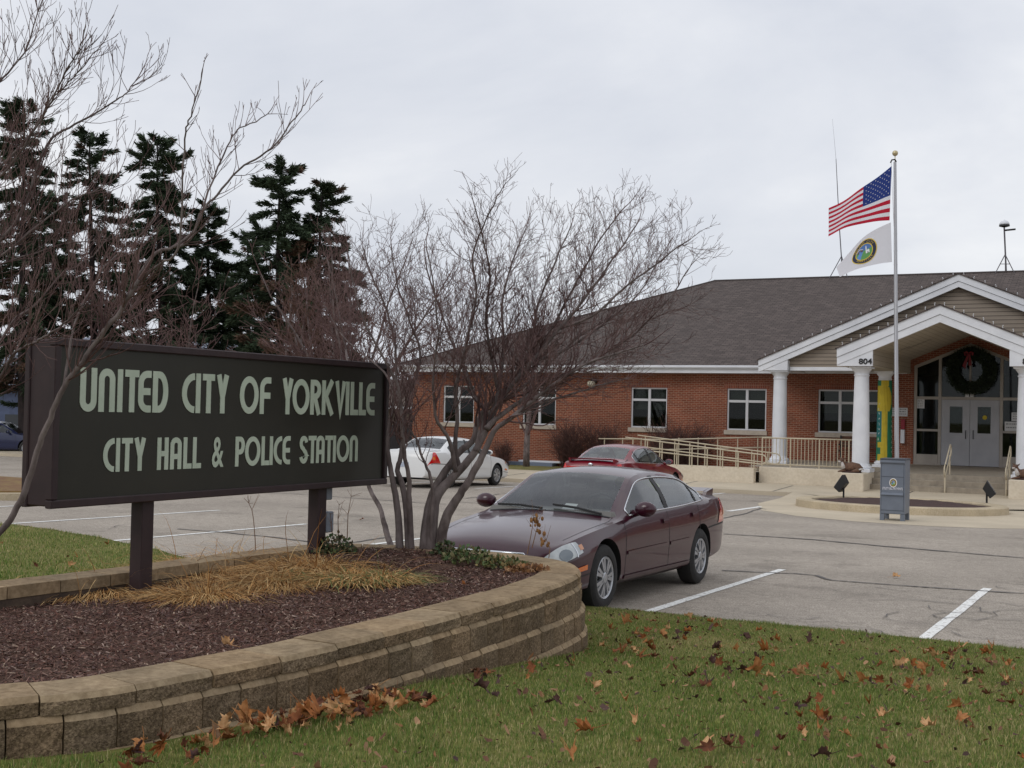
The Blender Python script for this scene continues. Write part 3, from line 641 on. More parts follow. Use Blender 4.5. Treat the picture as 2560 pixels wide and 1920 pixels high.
# gables
SL = .4233
def gable(name, v, uh, zlow, box_w, roof_back, fdepth, under_t):
    """white raking fascia, roof slab and end boxes of a gable whose front stands at v"""
    z_at = lambda u: zlow+(uh-abs(u-UC))*SL
    apex = zlow+uh*SL; zb = 3.31
    fa = MB(org=HO)
    for sgn in (-1, 1):
        e = UC+sgn*uh; bi = UC+sgn*(uh-box_w)
        h1 = fdepth*.52
        for (o0, o1, dv) in ((0, h1, 0), (h1+.012, fdepth, .03)):
            P = [(e, zlow-o0), (UC, apex-o0), (UC, apex-o1), (e, zlow-o1)]
            if sgn > 0: P = P[::-1]
            fa.prism(P, 'y', v+dv, v+.14)
        zt = z_at(bi)-fdepth-.003
        P = [(e, zb), (bi, zb), (bi, zt), (e, zlow-fdepth-.003)] if zlow-fdepth-.003 > zb+.01 else [(lerp(e, bi, min(.95, max(0, (zb-(zlow-fdepth))/((box_w)*SL)))), zb), (bi, zb), (bi, zt)]
        if sgn > 0: P = P[::-1]
        fa.prism(P, 'y', v+.05, v+.14)
    fo = fa.build(name, M_white, hall)
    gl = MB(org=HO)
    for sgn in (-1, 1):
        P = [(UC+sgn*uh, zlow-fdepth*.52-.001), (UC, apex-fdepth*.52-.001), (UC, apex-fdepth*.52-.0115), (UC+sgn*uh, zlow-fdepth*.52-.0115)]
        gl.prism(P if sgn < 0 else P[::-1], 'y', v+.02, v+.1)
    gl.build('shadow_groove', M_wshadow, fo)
    r = MB(org=HO)
    for sgn in (-1, 1):
        e = UC+sgn*(uh+.05); ze = zlow-.05*SL
        P = [(e, ze+.002), (UC, apex+.002), (UC, apex+.045), (e, ze+.045)]
        vs = [(p[0], v-.04, p[1]) for p in P]+[(p[0], roof_back, p[1]) for p in P]
        fs = [(0,1,2,3), (7,6,5,4), (3,2,6,7), (1,0,4,5), (0,3,7,4)]
        r.add(vs, fs if sgn < 0 else [f[::-1] for f in fs])
    r.build('roof', M_roof, hall, uv=True)
    return z_at, apex
zbig, abig = gable('gable_fascia', 41.7, 6.48, 3.65, 1.0, 50.8, .40, .1)
zsm, asm = gable('gable_fascia', 38.1, 2.98, 3.83, 1.06, 41.9, .49, .1)
# siding behind the big fascia and its soffit
b = MB(org=HO)
P = [(UC-6.4, 3.43), (UC-6.3, zbig(UC-6.3)-.03), (UC, abig-.03), (UC+6.3, zbig(UC+6.3)-.03), (UC+6.4, 3.43), (UC+2.9, 3.43), (UC+2.9, 3.88), (UC, 5.1), (UC-2.9, 3.88), (UC-2.9, 3.43)]
for q in (P[:3]+P[7:], P[2:8]):
    b.prism(q[::-1], 'y', 42.0, 42.1)
b.build('gable_siding', M_side, hall, uv=True)
b = MB(org=HO)
for s in (-1, 1):
    b.box(*sorted((UC+s*5.46, UC+s*2.0)), 41.98, 42.3, 3.312, 3.432)       # trim board under the siding
    b.box(*sorted((UC+s*6.40, UC+s*5.48)), 41.84, 44.6, 3.31, 3.66)         # beam from big gable box to wall
b.build('porch_beam', M_white, hall)
b = MB(org=HO)
for s in (-1, 1): b.box(*sorted((UC+s*6.4, UC+s*1.95)), 42.31, VW-.002, 3.40, 3.43)
for s in (-1, 1):                                                          # vaulted soffit of the small gable
    e = UC+s*1.95; z0 = zsm(e)-.47; z1 = asm-.47
    P = [(e, 38.24, z0), (UC, 38.24, z1), (UC, VW-.002, z1), (e, VW-.002, z0)]
    b.add(P+[(p[0], p[1], p[2]+.03) for p in P], [(0,1,2,3), (7,6,5,4), (0,4,5,1), (3,2,6,7), (0,3,7,4), (1,5,6,2)])
b.build('soffit', M_soff, hall, uv=True)
b = MB(org=HO)
for s in (-1, 1):
    b = MB(org=HO); b.box(*sorted((UC+s*2.93, UC+s*1.96)), 38.24, 42.6, 3.312, 3.80); b.box(*sorted((UC+s*2.4, UC+s*1.96)), 42.6, VW-.002, 3.312, 3.80); b.build('porch_side_beam', M_soff, hall, uv=True)
pass
b = MB(org=HO)                                                             # recessed soffit vents
for (x, y) in ((2258,856),(2284,863),(2311,874)):
    p = at_y(x, y, 40.9 if x < 2270 else 41.3); u = p[0]; z = zsm(u)-.475; b.add([(u-.22, p[1]-.03, z-.22*SL), (u+.22, p[1]-.03, z+.22*SL), (u+.22, p[1]+.05, z+.22*SL), (u-.22, p[1]+.05, z-.22*SL)], [(0,1,2,3)])
b.build('soffit_vent', M_black, hall)
# house numbers
for s in (-1, 1):
    vs, fs = text_mesh('804', .235, .008, .006)
    b = MB(org=HO); u = UC-2.98+.85 if s < 0 else UC+2.98-.52
    b.add([(u+p[0]*1.12, 38.143+.0-p[2]-.0, 3.435+p[1]) if False else (u+p[0]*1.12, 38.138-p[2], 3.44+p[1]) for p in vs], fs); b.build('house_number', M_black, hall)
# string lights along the rakes
b = MB(org=HO); 
def lights(v, uh, zl, n):
    for i in range(n):
        u = UC-uh+2*uh*(i+.5)/n; z = zl+(uh-abs(u-UC))*SL+.05; b.tube([(u, v-.02, z), (u+random.uniform(-.02,.02), v-.03, z+.07)], [.009, .008], 5); b.ball((u, v-.03, z+.085), .015, 6)
lights(41.7, 6.4, 3.65, 40); lights(38.1, 2.95, 3.83, 22)
b.build('string_lights', mat('clear_bulb', c(225,228,232), .2), hall)
# porch columns
def column(u, v, z0, z1, rt, rb, name='porch_column'):
    b = MB(org=HO); h = z1-z0
    b.bbox(u-rb*1.38, u+rb*1.38, v-rb*1.38, v+rb*1.38, z0, z0+.11, .01)
    b.lathe([(rb*1.3, .11), (rb*1.36, .15), (rb*1.3, .19), (rb*1.12, .205), (rb*1.1, .24), (rb, .26), (rb*.99, h*.35), (lerp(rb, rt, .5), h*.65), (rt, h-.30), (rt*1.1, h-.285), (rt*1.1, h-.25), (rt, h-.24), (rt*1.03, h-.18), (rt*1.4, h-.08), (rt*1.4, h-.06)], u, v, z0, 32)
    b.bbox(u-rt*1.52, u+rt*1.52, v-rt*1.52, v+rt*1.52, z1-.062, z1-.001, .008)
    return b.build(name, M_white, hall, smooth=True, sharp=R_(35))
PLT = .10
column(UC-2.33, 38.62, PLT, 3.31, .212, .255); column(UC+2.33, 38.62, PLT, 3.31, .212, .255)
column(UC-5.83, 42.15, FLZ, 3.31, .22, .25); column(UC+5.83, 42.15, FLZ, 3.31, .22, .25)
column(UC-2.33, 42.2, FLZ, 3.31, .20, .235); column(UC+2.33, 42.2, FLZ, 3.31, .20, .235)
# porch floor, steps, plinths
b = MB(org=HO); b.add([(-12.0, 39.5, .10), (-8.6, 39.5, .10), (-8.6, VW-.001, .19), (-12.0, VW-.001, .19)], [(0,1,2,3)])
b.prism([(39.0, -.7), (39.0, .10), (VW-.001, .19), (VW-.001, -.7)], 'x', -8.6, -3.1); b.prism([(39.5, -.7), (39.5, .098), (VW-.001, .188), (VW-.001, -.7)], 'x', -3.1, .3); b.build('porch_floor', mat('porch_concrete', c(160,150,134), .85, c(142,132,118), 6, 6, bump=.1), hall)
for i, (v0, z1) in enumerate(((38.4, -.235), (38.7, -.068))):
    b = MB(org=HO); b.bbox(-7.86, -3.88, v0, 39.0+.3*0-.001 if i else 38.699, -.6, z1, .012); b.build('step', mat('step_concrete', c(158,147,130), .85, c(134,124,110), 4, 6, bump=.15), hall) if i == 0 else b.build('step', bpy.data.materials['step_concrete'], hall)
for u0, u1 in ((-8.56, -7.87), (-3.87, -3.18)):
    b = MB(org=HO); b.bbox(u0, u1, 37.5, 39.98, -.6, PLT, .02); b.build('plinth', M_stucco, hall)
# ramp walls and porch retaining wall
b = MB(org=HO); b.bbox(-11.55, -8.57, 39.25, 39.49, -.6, .115, .02); b.build('porch_parapet', M_stucco, hall)
b = MB(org=HO); b.add([(-11.56, 38.72, -.6), (-11.56, 38.96, -.6), (-11.56, 38.96, .055), (-11.56, 38.72, .055), (-16.1, 38.72, -.6), (-16.1, 38.96, -.6), (-16.1, 38.96, .0), (-16.1, 38.72, .0)], [(0,1,2,3), (7,6,5,4), (0,3,7,4), (3,2,6,7), (1,5,6,2)])
b.add([(-11.54, 38.97, -.05), (-16.1, 38.97, -.12), (-16.1, 40.3, -.12), (-11.54, 40.3, -.05)], [(0,1,2,3)]); b.box(-16.1, -11.6, 40.3, 40.5, -.6, .02); b.box(-16.35, -16.101, 38.75, 40.48, -.6, .01); b.build('ramp_wall', M_stucco, hall)
# glazed entrance
b = MB(org=HO); yf = VW+.03
def fr(u0, u1, z0, z1): b.bbox(u0, u1, yf, yf+.11, z0, z1, .006)
DL, DR = -6.80, -4.92; zt = 2.49
for u in (EN0, EN1-.1): fr(u, u+.1, .18, EZS+(0.02))
slope = (EZP-EZS)/(UC-EN0); zin = lambda u: EZS+(min(u-EN0, EN1-u))*slope
for u in (DL-.1, DR): fr(u, u+.1, .18, zin(u+.05)-.06)
fr(UC-.035, UC+.035, zt+.051, EZP-.1)
for (a, d) in ((EN0+.101, DL-.101), (DL+.001, DR-.001), (DR+.101, EN1-.101)): fr(a, d, zt-.05, zt+.05)
for (a, d) in ((EN0+.101, DL-.101), (DR+.101, EN1-.101)): fr(a, d, 1.34, 1.42); fr(a, d, .18, .55)
for s in (-1, 1):
    e = EN0 if s < 0 else EN1
    P = [(e, EZS), (UC, EZP), (UC, EZP-.11), (e, EZS-.11)]; b.prism(P if s < 0 else P[::-1], 'y', yf-.004, yf+.114)
ef = b.build('entrance_frame', M_dframe, hall)
b = MB(org=HO); b.prism([(EN0+.05, .3), (EN1-.05, .3), (EN1-.05, EZS-.05), (UC, EZP-.05), (EN0+.05, EZS-.05)], 'y', yf+.05, yf+.056); b.build('glazing', M_wglass, ef)
for s in (-1, 1):
    u0, u1 = (DL+.005, UC-.006) if s < 0 else (UC+.006, DR-.005); ym = yf+.02; ctr = .53 if s < 0 else .47
    w0 = u0+(.27 if s < 0 else .24); w1 = w0+.42
    b = MB(org=HO)
    b.box(u0, w0, ym, ym+.05, .20, zt-.055); b.box(w1, u1, ym, ym+.05, .20, zt-.055); b.box(w0, w1, ym, ym+.05, .20, 1.31); b.box(w0, w1, ym, ym+.05, 2.21, zt-.055)
    d_ = b.build('door', M_door, hall)
    b = MB(org=HO); b.box(w0, w1, ym+.02, ym+.026, 1.31, 2.21); b.build('pane', M_wglass, d_)
    x = UC+s*.12; b = MB(org=HO); b.tube([(x, ym, 1.40), (x-s*.0, ym-.06, 1.39), (x, ym-.06, 1.13), (x, ym, 1.12)], .014, 6); b.build('handle', M_black, d_)
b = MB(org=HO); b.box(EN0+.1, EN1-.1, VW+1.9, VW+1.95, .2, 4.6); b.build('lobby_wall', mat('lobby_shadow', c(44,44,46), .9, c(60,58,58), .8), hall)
# wall lamp
b = MB(org=HO); p = at_y(1482, 957, VW); b.lathe([(.09, -.16), (.15, -.10), (.16, .0), (.13, .06)], p[0], VW-.14, p[2], 14); l_ = b.build('wall_lamp', mat('lamp_globe', c(196,190,170), .4), hall, smooth=True)
b = MB(org=HO); b.bbox(p[0]-.02, p[0]+.2, VW-.16, VW-.003, p[2]-.02, p[2]+.17, .02); b.build('lamp_hood', M_black, l_)
b = MB(org=HO); b.bbox(-24.1, -21.3, VW-.5, VW-.003, -.45, -.29, .01); wc = b.build('window_well', mat('blue_grey_metal', c(112,122,140), .5), hall); b = MB(org=HO); b.bbox(-22.9, -20.9, VW-.3, VW-.004, -.288, -.22, .01); b.build('cover', M_white, wc)
# the strip of grass along the wall
b = MB(); b.add([(-60, 40.2, -.395), (-16, 40.2, -.395), (-16, VW-.005, -.42), (-60, VW-.005, -.42)], [(0,1,2,3)]); kind(b.build('grass_verge', mat('verge_grass', c(98,104,48), .95, c(134,120,72), 3, 6, bump=.6, bscale=40)), 'structure')
# ------------------------------------------------------------------ flagpole bed, mailbox, flags
BC = (-5.78, 31.8); bz = apz(31.8)
bed = thing('flower_bed', 'round flower bed with a cream concrete rim and dark mulch round the flagpole', 'flower bed', (BC[0], BC[1], bz))
b = MB(org=(BC[0], BC[1], bz)); n = 64; prof = [(2.52, -.1), (2.50, .17), (2.47, .195), (2.16, .195), (2.13, .17), (2.13, -.1)]; vs = []
for r, z in prof:
    for k in range(n): an = 2*math.pi*k/n; x, y = BC[0]+r*math.cos(an), BC[1]+r*math.sin(an); vs.append((x, y, apz(y)+z+.02))
b.add(vs, [(i*n+k, i*n+(k+1) % n, (i+1)*n+(k+1) % n, (i+1)*n+k) for i in range(5) for k in range(n)]); b.build('rim', M_kerb, bed, smooth=True, sharp=R_(40))
b = MB(org=(BC[0], BC[1], bz)); vs = []; NR = 9
for i in range(NR+1):
    r = 2.15*i/NR
    for k in range(n): an = 2*math.pi*k/n; x, y = BC[0]+r*math.cos(an), BC[1]+r*math.sin(an); vs.append((x, y, apz(y)+.15+.12*(1-(r/2.15)**2)+.03*noise.noise(Vector((x*4, y*4, 0)))))
b.add(vs, [(i*n+k, (i+1)*n+k, (i+1)*n+(k+1) % n, i*n+(k+1) % n) for i in range(NR) for k in range(n)])
b.build('mulch', mat('dark_bark_mulch', c(52,36,34), .95, c(78,54,48), 30, 6, bump=1., bscale=40), bed, smooth=True)

pb = at_y(2243, 1262, 31.8); pt = at_y(2237.5, 405, 31.8); FP = (pb[0], 31.8, bz+.2)
pole = thing('flagpole', 'tall grey metal flagpole with a ball top standing in the round bed', 'flagpole', FP)
b = MB(org=FP); zt_ = pt[2]; tx = pt[0]-pb[0]
P = [(pb[0]+tx*t, 31.8, lerp(bz+.1, zt_, t)) for t in np.linspace(0, 1, 12)]; rr = [lerp(.058, .036, t) for t in np.linspace(0, 1, 12)]
b.tube(P, rr, 14)
for t in (.36, .62, .70, .74, .79): p = (pb[0]+tx*t, 31.8, lerp(bz+.1, zt_, t)); r = lerp(.058, .036, t)+.003; b.tube([(p[0], p[1], p[2]-.012), (p[0], p[1], p[2]+.012)], r, 14)
b.build('shaft', M_alu, pole, smooth=True, sharp=R_(40))
b = MB(org=FP); b.ball((pt[0], 31.8, zt_+.22), .072, 16); b.tube([(pt[0], 31.8, zt_), (pt[0], 31.8, zt_+.16)], .012, 6); b.build('finial', mat('gold_ball', c(190,176,140), .35, metal=.5), pole, smooth=True)
b = MB(org=FP); b.tube([(pt[0]+.03, 31.8, zt_), (pt[0], 31.78, zt_+.06), (pt[0]-.07, 31.76, zt_+.05), (pt[0]-.1, 31.75, zt_-.02)], .02, 6); b.build('truck', M_black, pole)
b = MB(org=FP); b.tube([(pt[0]-.085, 31.76, zt_-.01), (pb[0]-.10, 31.75, 5.2), (pb[0]-.07, 31.75, 1.2)], .006, 4); b.build('halyard', M_white, pole)

# flags: cloth sheets hanging from the halyard, fly end to the left
def flag_pt(hx_top, hx_bot, fx_top, fx_bot, vdep, ripple, sagc):
    """a: 0 hoist .. 1 fly, d: 0 top .. 1 bottom -> world point (survey corners on planes set back along the cloth)"""
    H0 = at_y(*hx_top, vdep); H1 = at_y(*hx_bot, vdep); F0 = at_y(*fx_top, vdep+.55); F1 = at_y(*fx_bot, vdep+.25)
    def f(a, d):
        p = (H0*(1-d)+H1*d)*(1-a)+(F0*(1-d)+F1*d)*a
        ph = a*9.5-d*2.2
        amp = ripple*(a**.8)
        p = p+np.array([.25*amp*math.cos(ph), amp*math.sin(ph), 0])
        p[2] += sagc[0]*math.sin(math.pi*a)*(1-d)+sagc[1]*math.sin(math.pi*a)*d+sagc[2]*max(0, a-.72)*(1-d)
        return p
    return f
M_fr = mat('flag_red', c(186,34,58), .7, spec=.2); M_fw = mat('flag_white', c(226,226,232), .7, spec=.2); M_fb = mat('flag_blue', c(44,62,128), .7, spec=.2)
for m_ in (M_fr, M_fw, M_fb):
    t = m_.node_tree; bs = bsdf(m_); tl = nd(t, 'ShaderNodeBsdfTranslucent'); tl.inputs[0].default_value = bs.inputs['Base Color'].default_value; mx = nd(t, 'ShaderNodeMixShader'); mx.inputs[0].default_value = .35
    o_ = [q for q in t.nodes if q.type == 'OUTPUT_MATERIAL'][0]; t.links.new(bs.outputs[0], mx.inputs[1]); t.links.new(tl.outputs[0], mx.inputs[2]); t.links.new(mx.outputs[0], o_.inputs[0])
fu = flag_pt((2229,415),(2224,551),(2074,520),(2068,590), 31.74, .09, (-.06, .10, .0))
FO = tuple(fu(0, 0))
usf = thing('national_flag', 'stars and stripes flag flying from the flagpole above the white city flag', 'flag', FO)
NA, ND = 60, 52
b = MB(org=FO)
vs = [fu(i/NA, j/ND) for i in range(NA+1) for j in range(ND+1)]; w_ = ND+1
for i in range(NA):
    for j in range(ND):
        s = j//4; mi = 0 if s % 2 == 0 else 1
        if i < NA*.42 and s < 7: mi = 2
        b.f.append((i*w_+j, (i+1)*w_+j, (i+1)*w_+j+1, i*w_+j+1)); b.mi.append(mi)
b.v = [tuple(p) for p in vs]; b.build('cloth', [M_fr, M_fw, M_fb], usf, smooth=True)
b = MB(org=FO)
def on_flag(f, a, d, off): 
    p = f(a, d); pa = f(a+.01, d)-p; pd = f(a, d+.01)-p; n = np.cross(pa, pd); n /= np.linalg.norm(n); 
    if n@(CAM-p) < 0: n = -n
    return p+n*off
for r in range(9):
    for q in range(6 if r % 2 == 0 else 5):
        a0 = .42*((q*2+1+(r % 2))/12.0); d0 = (7/13)*((r+1)/10); pts = []
        for k in range(10): an = math.pi/2+k*math.pi/5; rad = .0155 if k % 2 == 0 else .0065; pts.append(on_flag(fu, a0+rad*math.cos(an)*.72, d0-rad*math.sin(an)*1.15, .006))
        b.add(pts+[on_flag(fu, a0, d0, .006)], [(k, (k+1) % 10, 10) for k in range(10)])
b.build('stars', M_fw, usf)
fc = flag_pt((2227,556),(2230,655),(2092,668),(2098,692), 31.74, .045, (.19, .07, 0))
FO2 = tuple(fc(0, 0)); cf = thing('city_flag', 'white flag with a round town seal hanging below the national flag', 'flag', FO2)
b = MB(org=FO2); N1, N2 = 40, 24; w_ = N2+1
b.v = [tuple(fc(i/N1, j/N2)) for i in range(N1+1) for j in range(N2+1)]; b.f = [(i*w_+j, (i+1)*w_+j, (i+1)*w_+j+1, i*w_+j+1) for i in range(N1) for j in range(N2)]; b.mi = [0]*len(b.f); b.build('cloth', M_fw, cf, smooth=True)
SM = [mat('seal_yellow', c(206,176,60), .7), mat('seal_navy', c(34,40,66), .7), mat('seal_sky', c(76,112,170), .7), mat('seal_green', c(92,148,84), .7), mat('seal_river', c(92,136,196), .7), mat('seal_white', c(226,226,230), .7), mat('seal_brown', c(92,66,60), .7)]
def seal_colour(x, y, r):
    if r > .93: return 0
    if r > .88: return 1
    if r > .66: return 1
    if r > .62: return 0
    if y > .12: 
        return 2
    if abs(x+.05-(y+.1)*.55+.25) < .16+.12*(-y): return 4
    return 3
def seal(b, place, NRr=16, NK=48):
    k0 = len(b.v)
    for i in range(NRr+1):
        for k in range(NK): r = i/NRr; an = 2*math.pi*k/NK; b.v.append(tuple(place(r*math.cos(an), r*math.sin(an), 0)))
    for i in range(NRr):
        for k in range(NK):
            r = (i+.5)/NRr; an = 2*math.pi*(k+.5)/NK; b.f.append((k0+i*NK+k, k0+(i+1)*NK+k, k0+(i+1)*NK+(k+1) % NK, k0+i*NK+(k+1) % NK)); b.mi.append(seal_colour(r*math.cos(an), r*math.sin(an), r))
    def poly(pts, mi, off): b.add([place(x, y, off) for x, y in pts], [tuple(range(len(pts)))], mi)
    poly([(.14,-.2),(.22,-.2),(.22,.34),(.18,.46),(.14,.34)], 5, .003); poly([(.22,-.2),(.42,-.2),(.42,.02),(.32,.1),(.22,.02)], 5, .003); poly([(.27,-.2),(.33,-.2),(.33,-.08),(.27,-.08)], 1, .006)
    poly([(-.5,.08),(-.08,.08),(-.08,.26),(-.3,.38),(-.5,.26)], 6, .003); poly([(-.54,.26),(-.3,.42),(-.04,.26),(-.04,.22),(-.3,.37),(-.54,.22)], 5, .006)
def ring_text(b, place, txt, r0, hgt, a_mid, dirn, mi, off):
    step = 2*math.pi*.0; n = len(txt); sp = hgt*.95/r0
    for i, ch in enumerate(txt):
        if ch == ' ': continue
        a = a_mid-dirn*(i-(n-1)/2)*sp; vs, fs = text_mesh(ch, hgt*1.3, 0, .0)
        pts = []
        for p in vs:
            rr_ = r0+p[1] if dirn > 0 else r0-p[1]; aa = a-dirn*p[0]/r0; pts.append(place(rr_*math.cos(aa), rr_*math.sin(aa), off))
        b.add(pts, fs, mi)
def place_flag(x, y, off): return on_flag(fc, .50-x*.235, .50-y*.385, .006+off)      # seen from the back: mirrored
def place_flag_m(x, y, off): return on_flag(fc, .50+x*.235, .50-y*.385, .006+off)
b = MB(org=FO2); seal(b, place_flag); 
ring_text(b, place_flag, 'UNITED CITY', .775, .17, math.pi/2, 1, 0, .004); ring_text(b, place_flag, 'YORKVILLE', .775, .17, -math.pi/2, -1, 0, .004)
b.build('town_seal', SM, cf)

# mailbox (drop box)
m0 = at_lot(2200, 1302.5); MX0, MX1, MY0 = -5.345, -4.835, 27.14; MY1 = MY0+.58; mz = apz(27.2)+.012; mh = 1.32
M_mail = mat('drop_box_grey', c(112,119,130), .45, c(104,111,122), 4, spec=.4); M_mail2 = mat('drop_box_seam', c(64,68,76), .6)
mail = thing('drop_box', 'grey metal payment drop box on four legs in front of the round flower bed', 'drop box', ((MX0+MX1)/2, MY0+.28, mz))
MO = ((MX0+MX1)/2, MY0+.28, mz)
b = MB(org=MO); b.bbox(MX0, MX1, MY0, MY1, mz+.15, mz+mh-.015, .012); b.build('body', M_mail, mail)
b = MB(org=MO); b.prism([(MY0-.01, mz+mh-.03), (MY0-.01, mz+mh), (MY1+.01, mz+mh-.0), (MY1+.01, mz+mh-.03)][::-1], 'x', MX0-.01, MX1+.01); b.build('lid', M_mail2, mail)
b = MB(org=MO)
for z in (.22, .56, .93, 1.235): b.box(MX0+.02, MX1-.02, MY0-.003, MY0+.01, mz+z, mz+z+.012)
for x in (MX0+.02, MX1-.03): b.box(x, x+.008, MY0-.0035, MY0+.01, mz+.2, mz+1.25)
b.build('seam', M_mail2, mail)
b = MB(org=MO); b.prism([(MY0-.045, mz+.555), (MY0+.0, mz+.545), (MY0+.0, mz+.60), (MY0-.012, mz+.60)], 'x', MX0+.03, MX1-.03); b.prism([(MY0-.05, mz+1.24), (MY0, mz+1.20), (MY0, mz+1.285), (MY0-.05, mz+1.285)], 'x', MX0, MX1); b.build('hood', M_mail, mail)
for x in (MX0, MX1-.09):
    for y in (MY0, MY1-.09): b = MB(org=MO); b.bbox(x, x+.09, y, y+.09, mz-.005, mz+.149, .004); b.build('leg', M_mail, mail)
b = MB(org=MO)
pm = lambda x, y, off: np.array([MX0+.27+x*.068, MY0-.0045-off, mz+.81+y*.082])
b.add([pm(1.18*math.cos(k*math.pi/16), 1.18*math.sin(k*math.pi/16), -.0008) for k in range(32)], [tuple(range(32))], 5); seal(b, pm, 10, 32); b.build('town_seal', SM, mail)
b = MB(org=MO); vs, fs = text_mesh('UTILITY BILL PAYMENTS', .052, .001, .0016); b.add([((MX0+MX1)/2+p[0]*.76, MY0-.004-p[2], mz+.685+p[1]*1.35) for p in vs], fs); b.build('lettering', M_fw, mail)
# floodlights
def floodlight(u, v, yaw, label):
    z = apz(v)+.27; o = thing('floodlight', label, 'floodlight', (u, v, z), 'floodlights beside the flagpole')
    o.rotation_euler = (0, 0, yaw)
    b = MB(); b.prism([(-.20, .18), (-.06, .06), (.12, .30), (.02, .50)], 'x', -.15, .15); b.build('housing', M_black, o)
    b = MB(); b.prism([(-.19, .20), (-.205, .19), (.01, .515), (.025, .505)], 'x', -.13, .13); b.build('lens', mat('lamp_lens', c(90,92,96), .2), o)
    b = MB(); b.tube([(0, .02, -.08), (0, .02, .2)], .025, 8); b.build('stem', M_black, o); return o
floodlight(-7.45, 33.0, R_(-95), 'black floodlight left of the flagpole tilted up on the rim of the round bed')
floodlight(-3.95, 33.55, R_(95), 'black floodlight right of the flagpole tilted up on the rim of the round bed')

# ------------------------------------------------------------------ railings
M_rail = mat('cream_rail_paint', c(194,182,158), .5, c(184,172,148), 3)
def loop_pts(p_top, p_bot, out, n=6):
    """half-round return between two rail ends"""
    p_top = np.array(p_top, float); p_bot = np.array(p_bot, float); m_ = (p_top+p_bot)/2; h = (p_top-p_bot)/2; o = np.array(out, float)*np.linalg.norm(h)
    return [m_+h*math.cos(math.pi*k/n)+o*math.sin(math.pi*k/n) for k in range(n+1)]
def ramp_rail(v, u0, z0a, z0b, u1, z1a, z1b, zf0, zf1, label, npost=7, name='ramp_railing'):
    org = ((u0+u1)/2, v, zf0); o = thing(name, label, 'railing', org, 'cream railings of the entrance ramp')
    b = MB(org=org); b.tube([(u0, v, z0a), (u1, v, z1a)]+[tuple(p) for p in loop_pts((u1, v, z1a), (u1, v, z1b), (1, 0, 0))][1:]+[(u0, v, z0b)], .021, 8); b.build('handrail', M_rail, o, smooth=True)
    for i in range(npost):
        t = (i+.5)/npost; u = lerp(u0, u1, t); b = MB(org=org); b.tube([(u, v+.03, lerp(zf0, zf1, t)), (u, v+.03, lerp(z0a, z1a, t)-.02)], .021, 8); b.build('post', M_rail, o)
    return o
za = lambda x, y, v: at_y(x, y, v)
p, q, r_, s_ = za(1626,1104,38.8), za(1911,1137,38.8), za(1640,1130,38.8), za(1911,1161,38.8)
ramp_rail(38.8, -16.0, p[2]+.12, r_[2]+.10, q[0]-.08, q[2], s_[2], .0, .055, 'nearest sloping cream handrail on the low ramp wall behind the red car', 9)
p, q, r_, s_ = za(1635,1098,40.4), za(1945,1134,40.4), za(1660,1126,40.4), za(1945,1160,40.4)
ramp_rail(40.4, -16.2, p[2]+.12, r_[2]+.12, q[0]-.08, q[2], s_[2], -.1, -.02, 'middle sloping cream handrail of the ramp, ending in a loop by the white column', 9)
# upper run: rises to the porch
v = 42.6; org = (-15, v, -.1); o = thing('ramp_railing', 'far cream ramp railing along the brick wall, rising towards the porch', 'railing', org, 'cream railings of the entrance ramp')
b = MB(org=org); A1 = za(1497,1096.6,v); A2 = za(1671,1099,v); A3 = za(1930,1092,v)
b.tube([A1, (A1[0]+1.2, v, A1[2]+.02), A2, A3], .022, 8); b.tube([A1-[0,0,.36], A2-[0,0,.36], A3-[0,0,.36]], .02, 8); b.build('handrail', M_rail, o, smooth=True)
for i in range(9): t = (i+.3)/9; u = lerp(A1[0], A3[0], t); b = MB(org=org); b.tube([(u, v+.03, -.5), (u, v+.03, lerp(A2[2], A3[2], t)-.02)], .02, 8); b.build('post', M_rail, o)
# porch guard rail with balusters
v = 39.37; GU0, GU1 = -11.5, -8.62; org = (-10, v, .115); g_ = thing('guard_railing', 'cream guard railing with upright balusters on the porch edge between the two columns', 'railing', org)
zt2 = 1.04; zb2 = .20
b = MB(org=org); b.tube([(GU0, v, zt2), (GU1, v, zt2+.012)], .024, 8); b.tube([(GU0, v, zb2), (GU1, v, zb2)], .02, 8); b.build('rail', M_rail, g_, smooth=True)
k = 0; u = GU0+.02
while u < GU1:
    b = MB(org=org); 
    if k % 8 == 0: b.tube([(u, v, .113), (u, v, zt2)], .024, 8); b.build('post', M_rail, g_)
    else: b.tube([(u, v, zb2), (u, v, zt2)], .011, 6); b.build('baluster', M_rail, g_)
    k += 1; u += .115
# stair handrails
def stair_rail(u, label):
    org = (u, 38.4, -.4); o = thing('stair_handrail', label, 'handrail', org, 'handrails on the entrance steps'); b = MB(org=org)
    f0, f1, k0, k1 = (u, 38.38, .40), (u, 39.25, .98), (u, 39.25, .64), (u, 38.38, .04)
    lp = loop_pts((u, 38.38, .42), (u, 38.38, .06), (0, -1, 0)); lq = loop_pts((u, 39.3, .64), (u, 39.3, 1.0), (0, 1, 0))
    b.tube(lp+lq[:1]+[p_ for p_ in lq[1:]]+[lp[0]], .021, 8); b.build('handrail', M_rail, o, smooth=True)
    b = MB(org=org); b.tube([(u, 38.36, -.40), (u, 38.36, .2)], .024, 8); b.build('post', M_rail, o); b = MB(org=org); b.tube([(u, 39.25, .08), (u, 39.25, .7)], .022, 8); b.build('post', M_rail, o)
stair_rail(-5.70, 'cream looped handrail in the middle of the entrance steps in front of the left door'); stair_rail(-4.02, 'cream looped handrail beside the right plinth of the entrance steps')

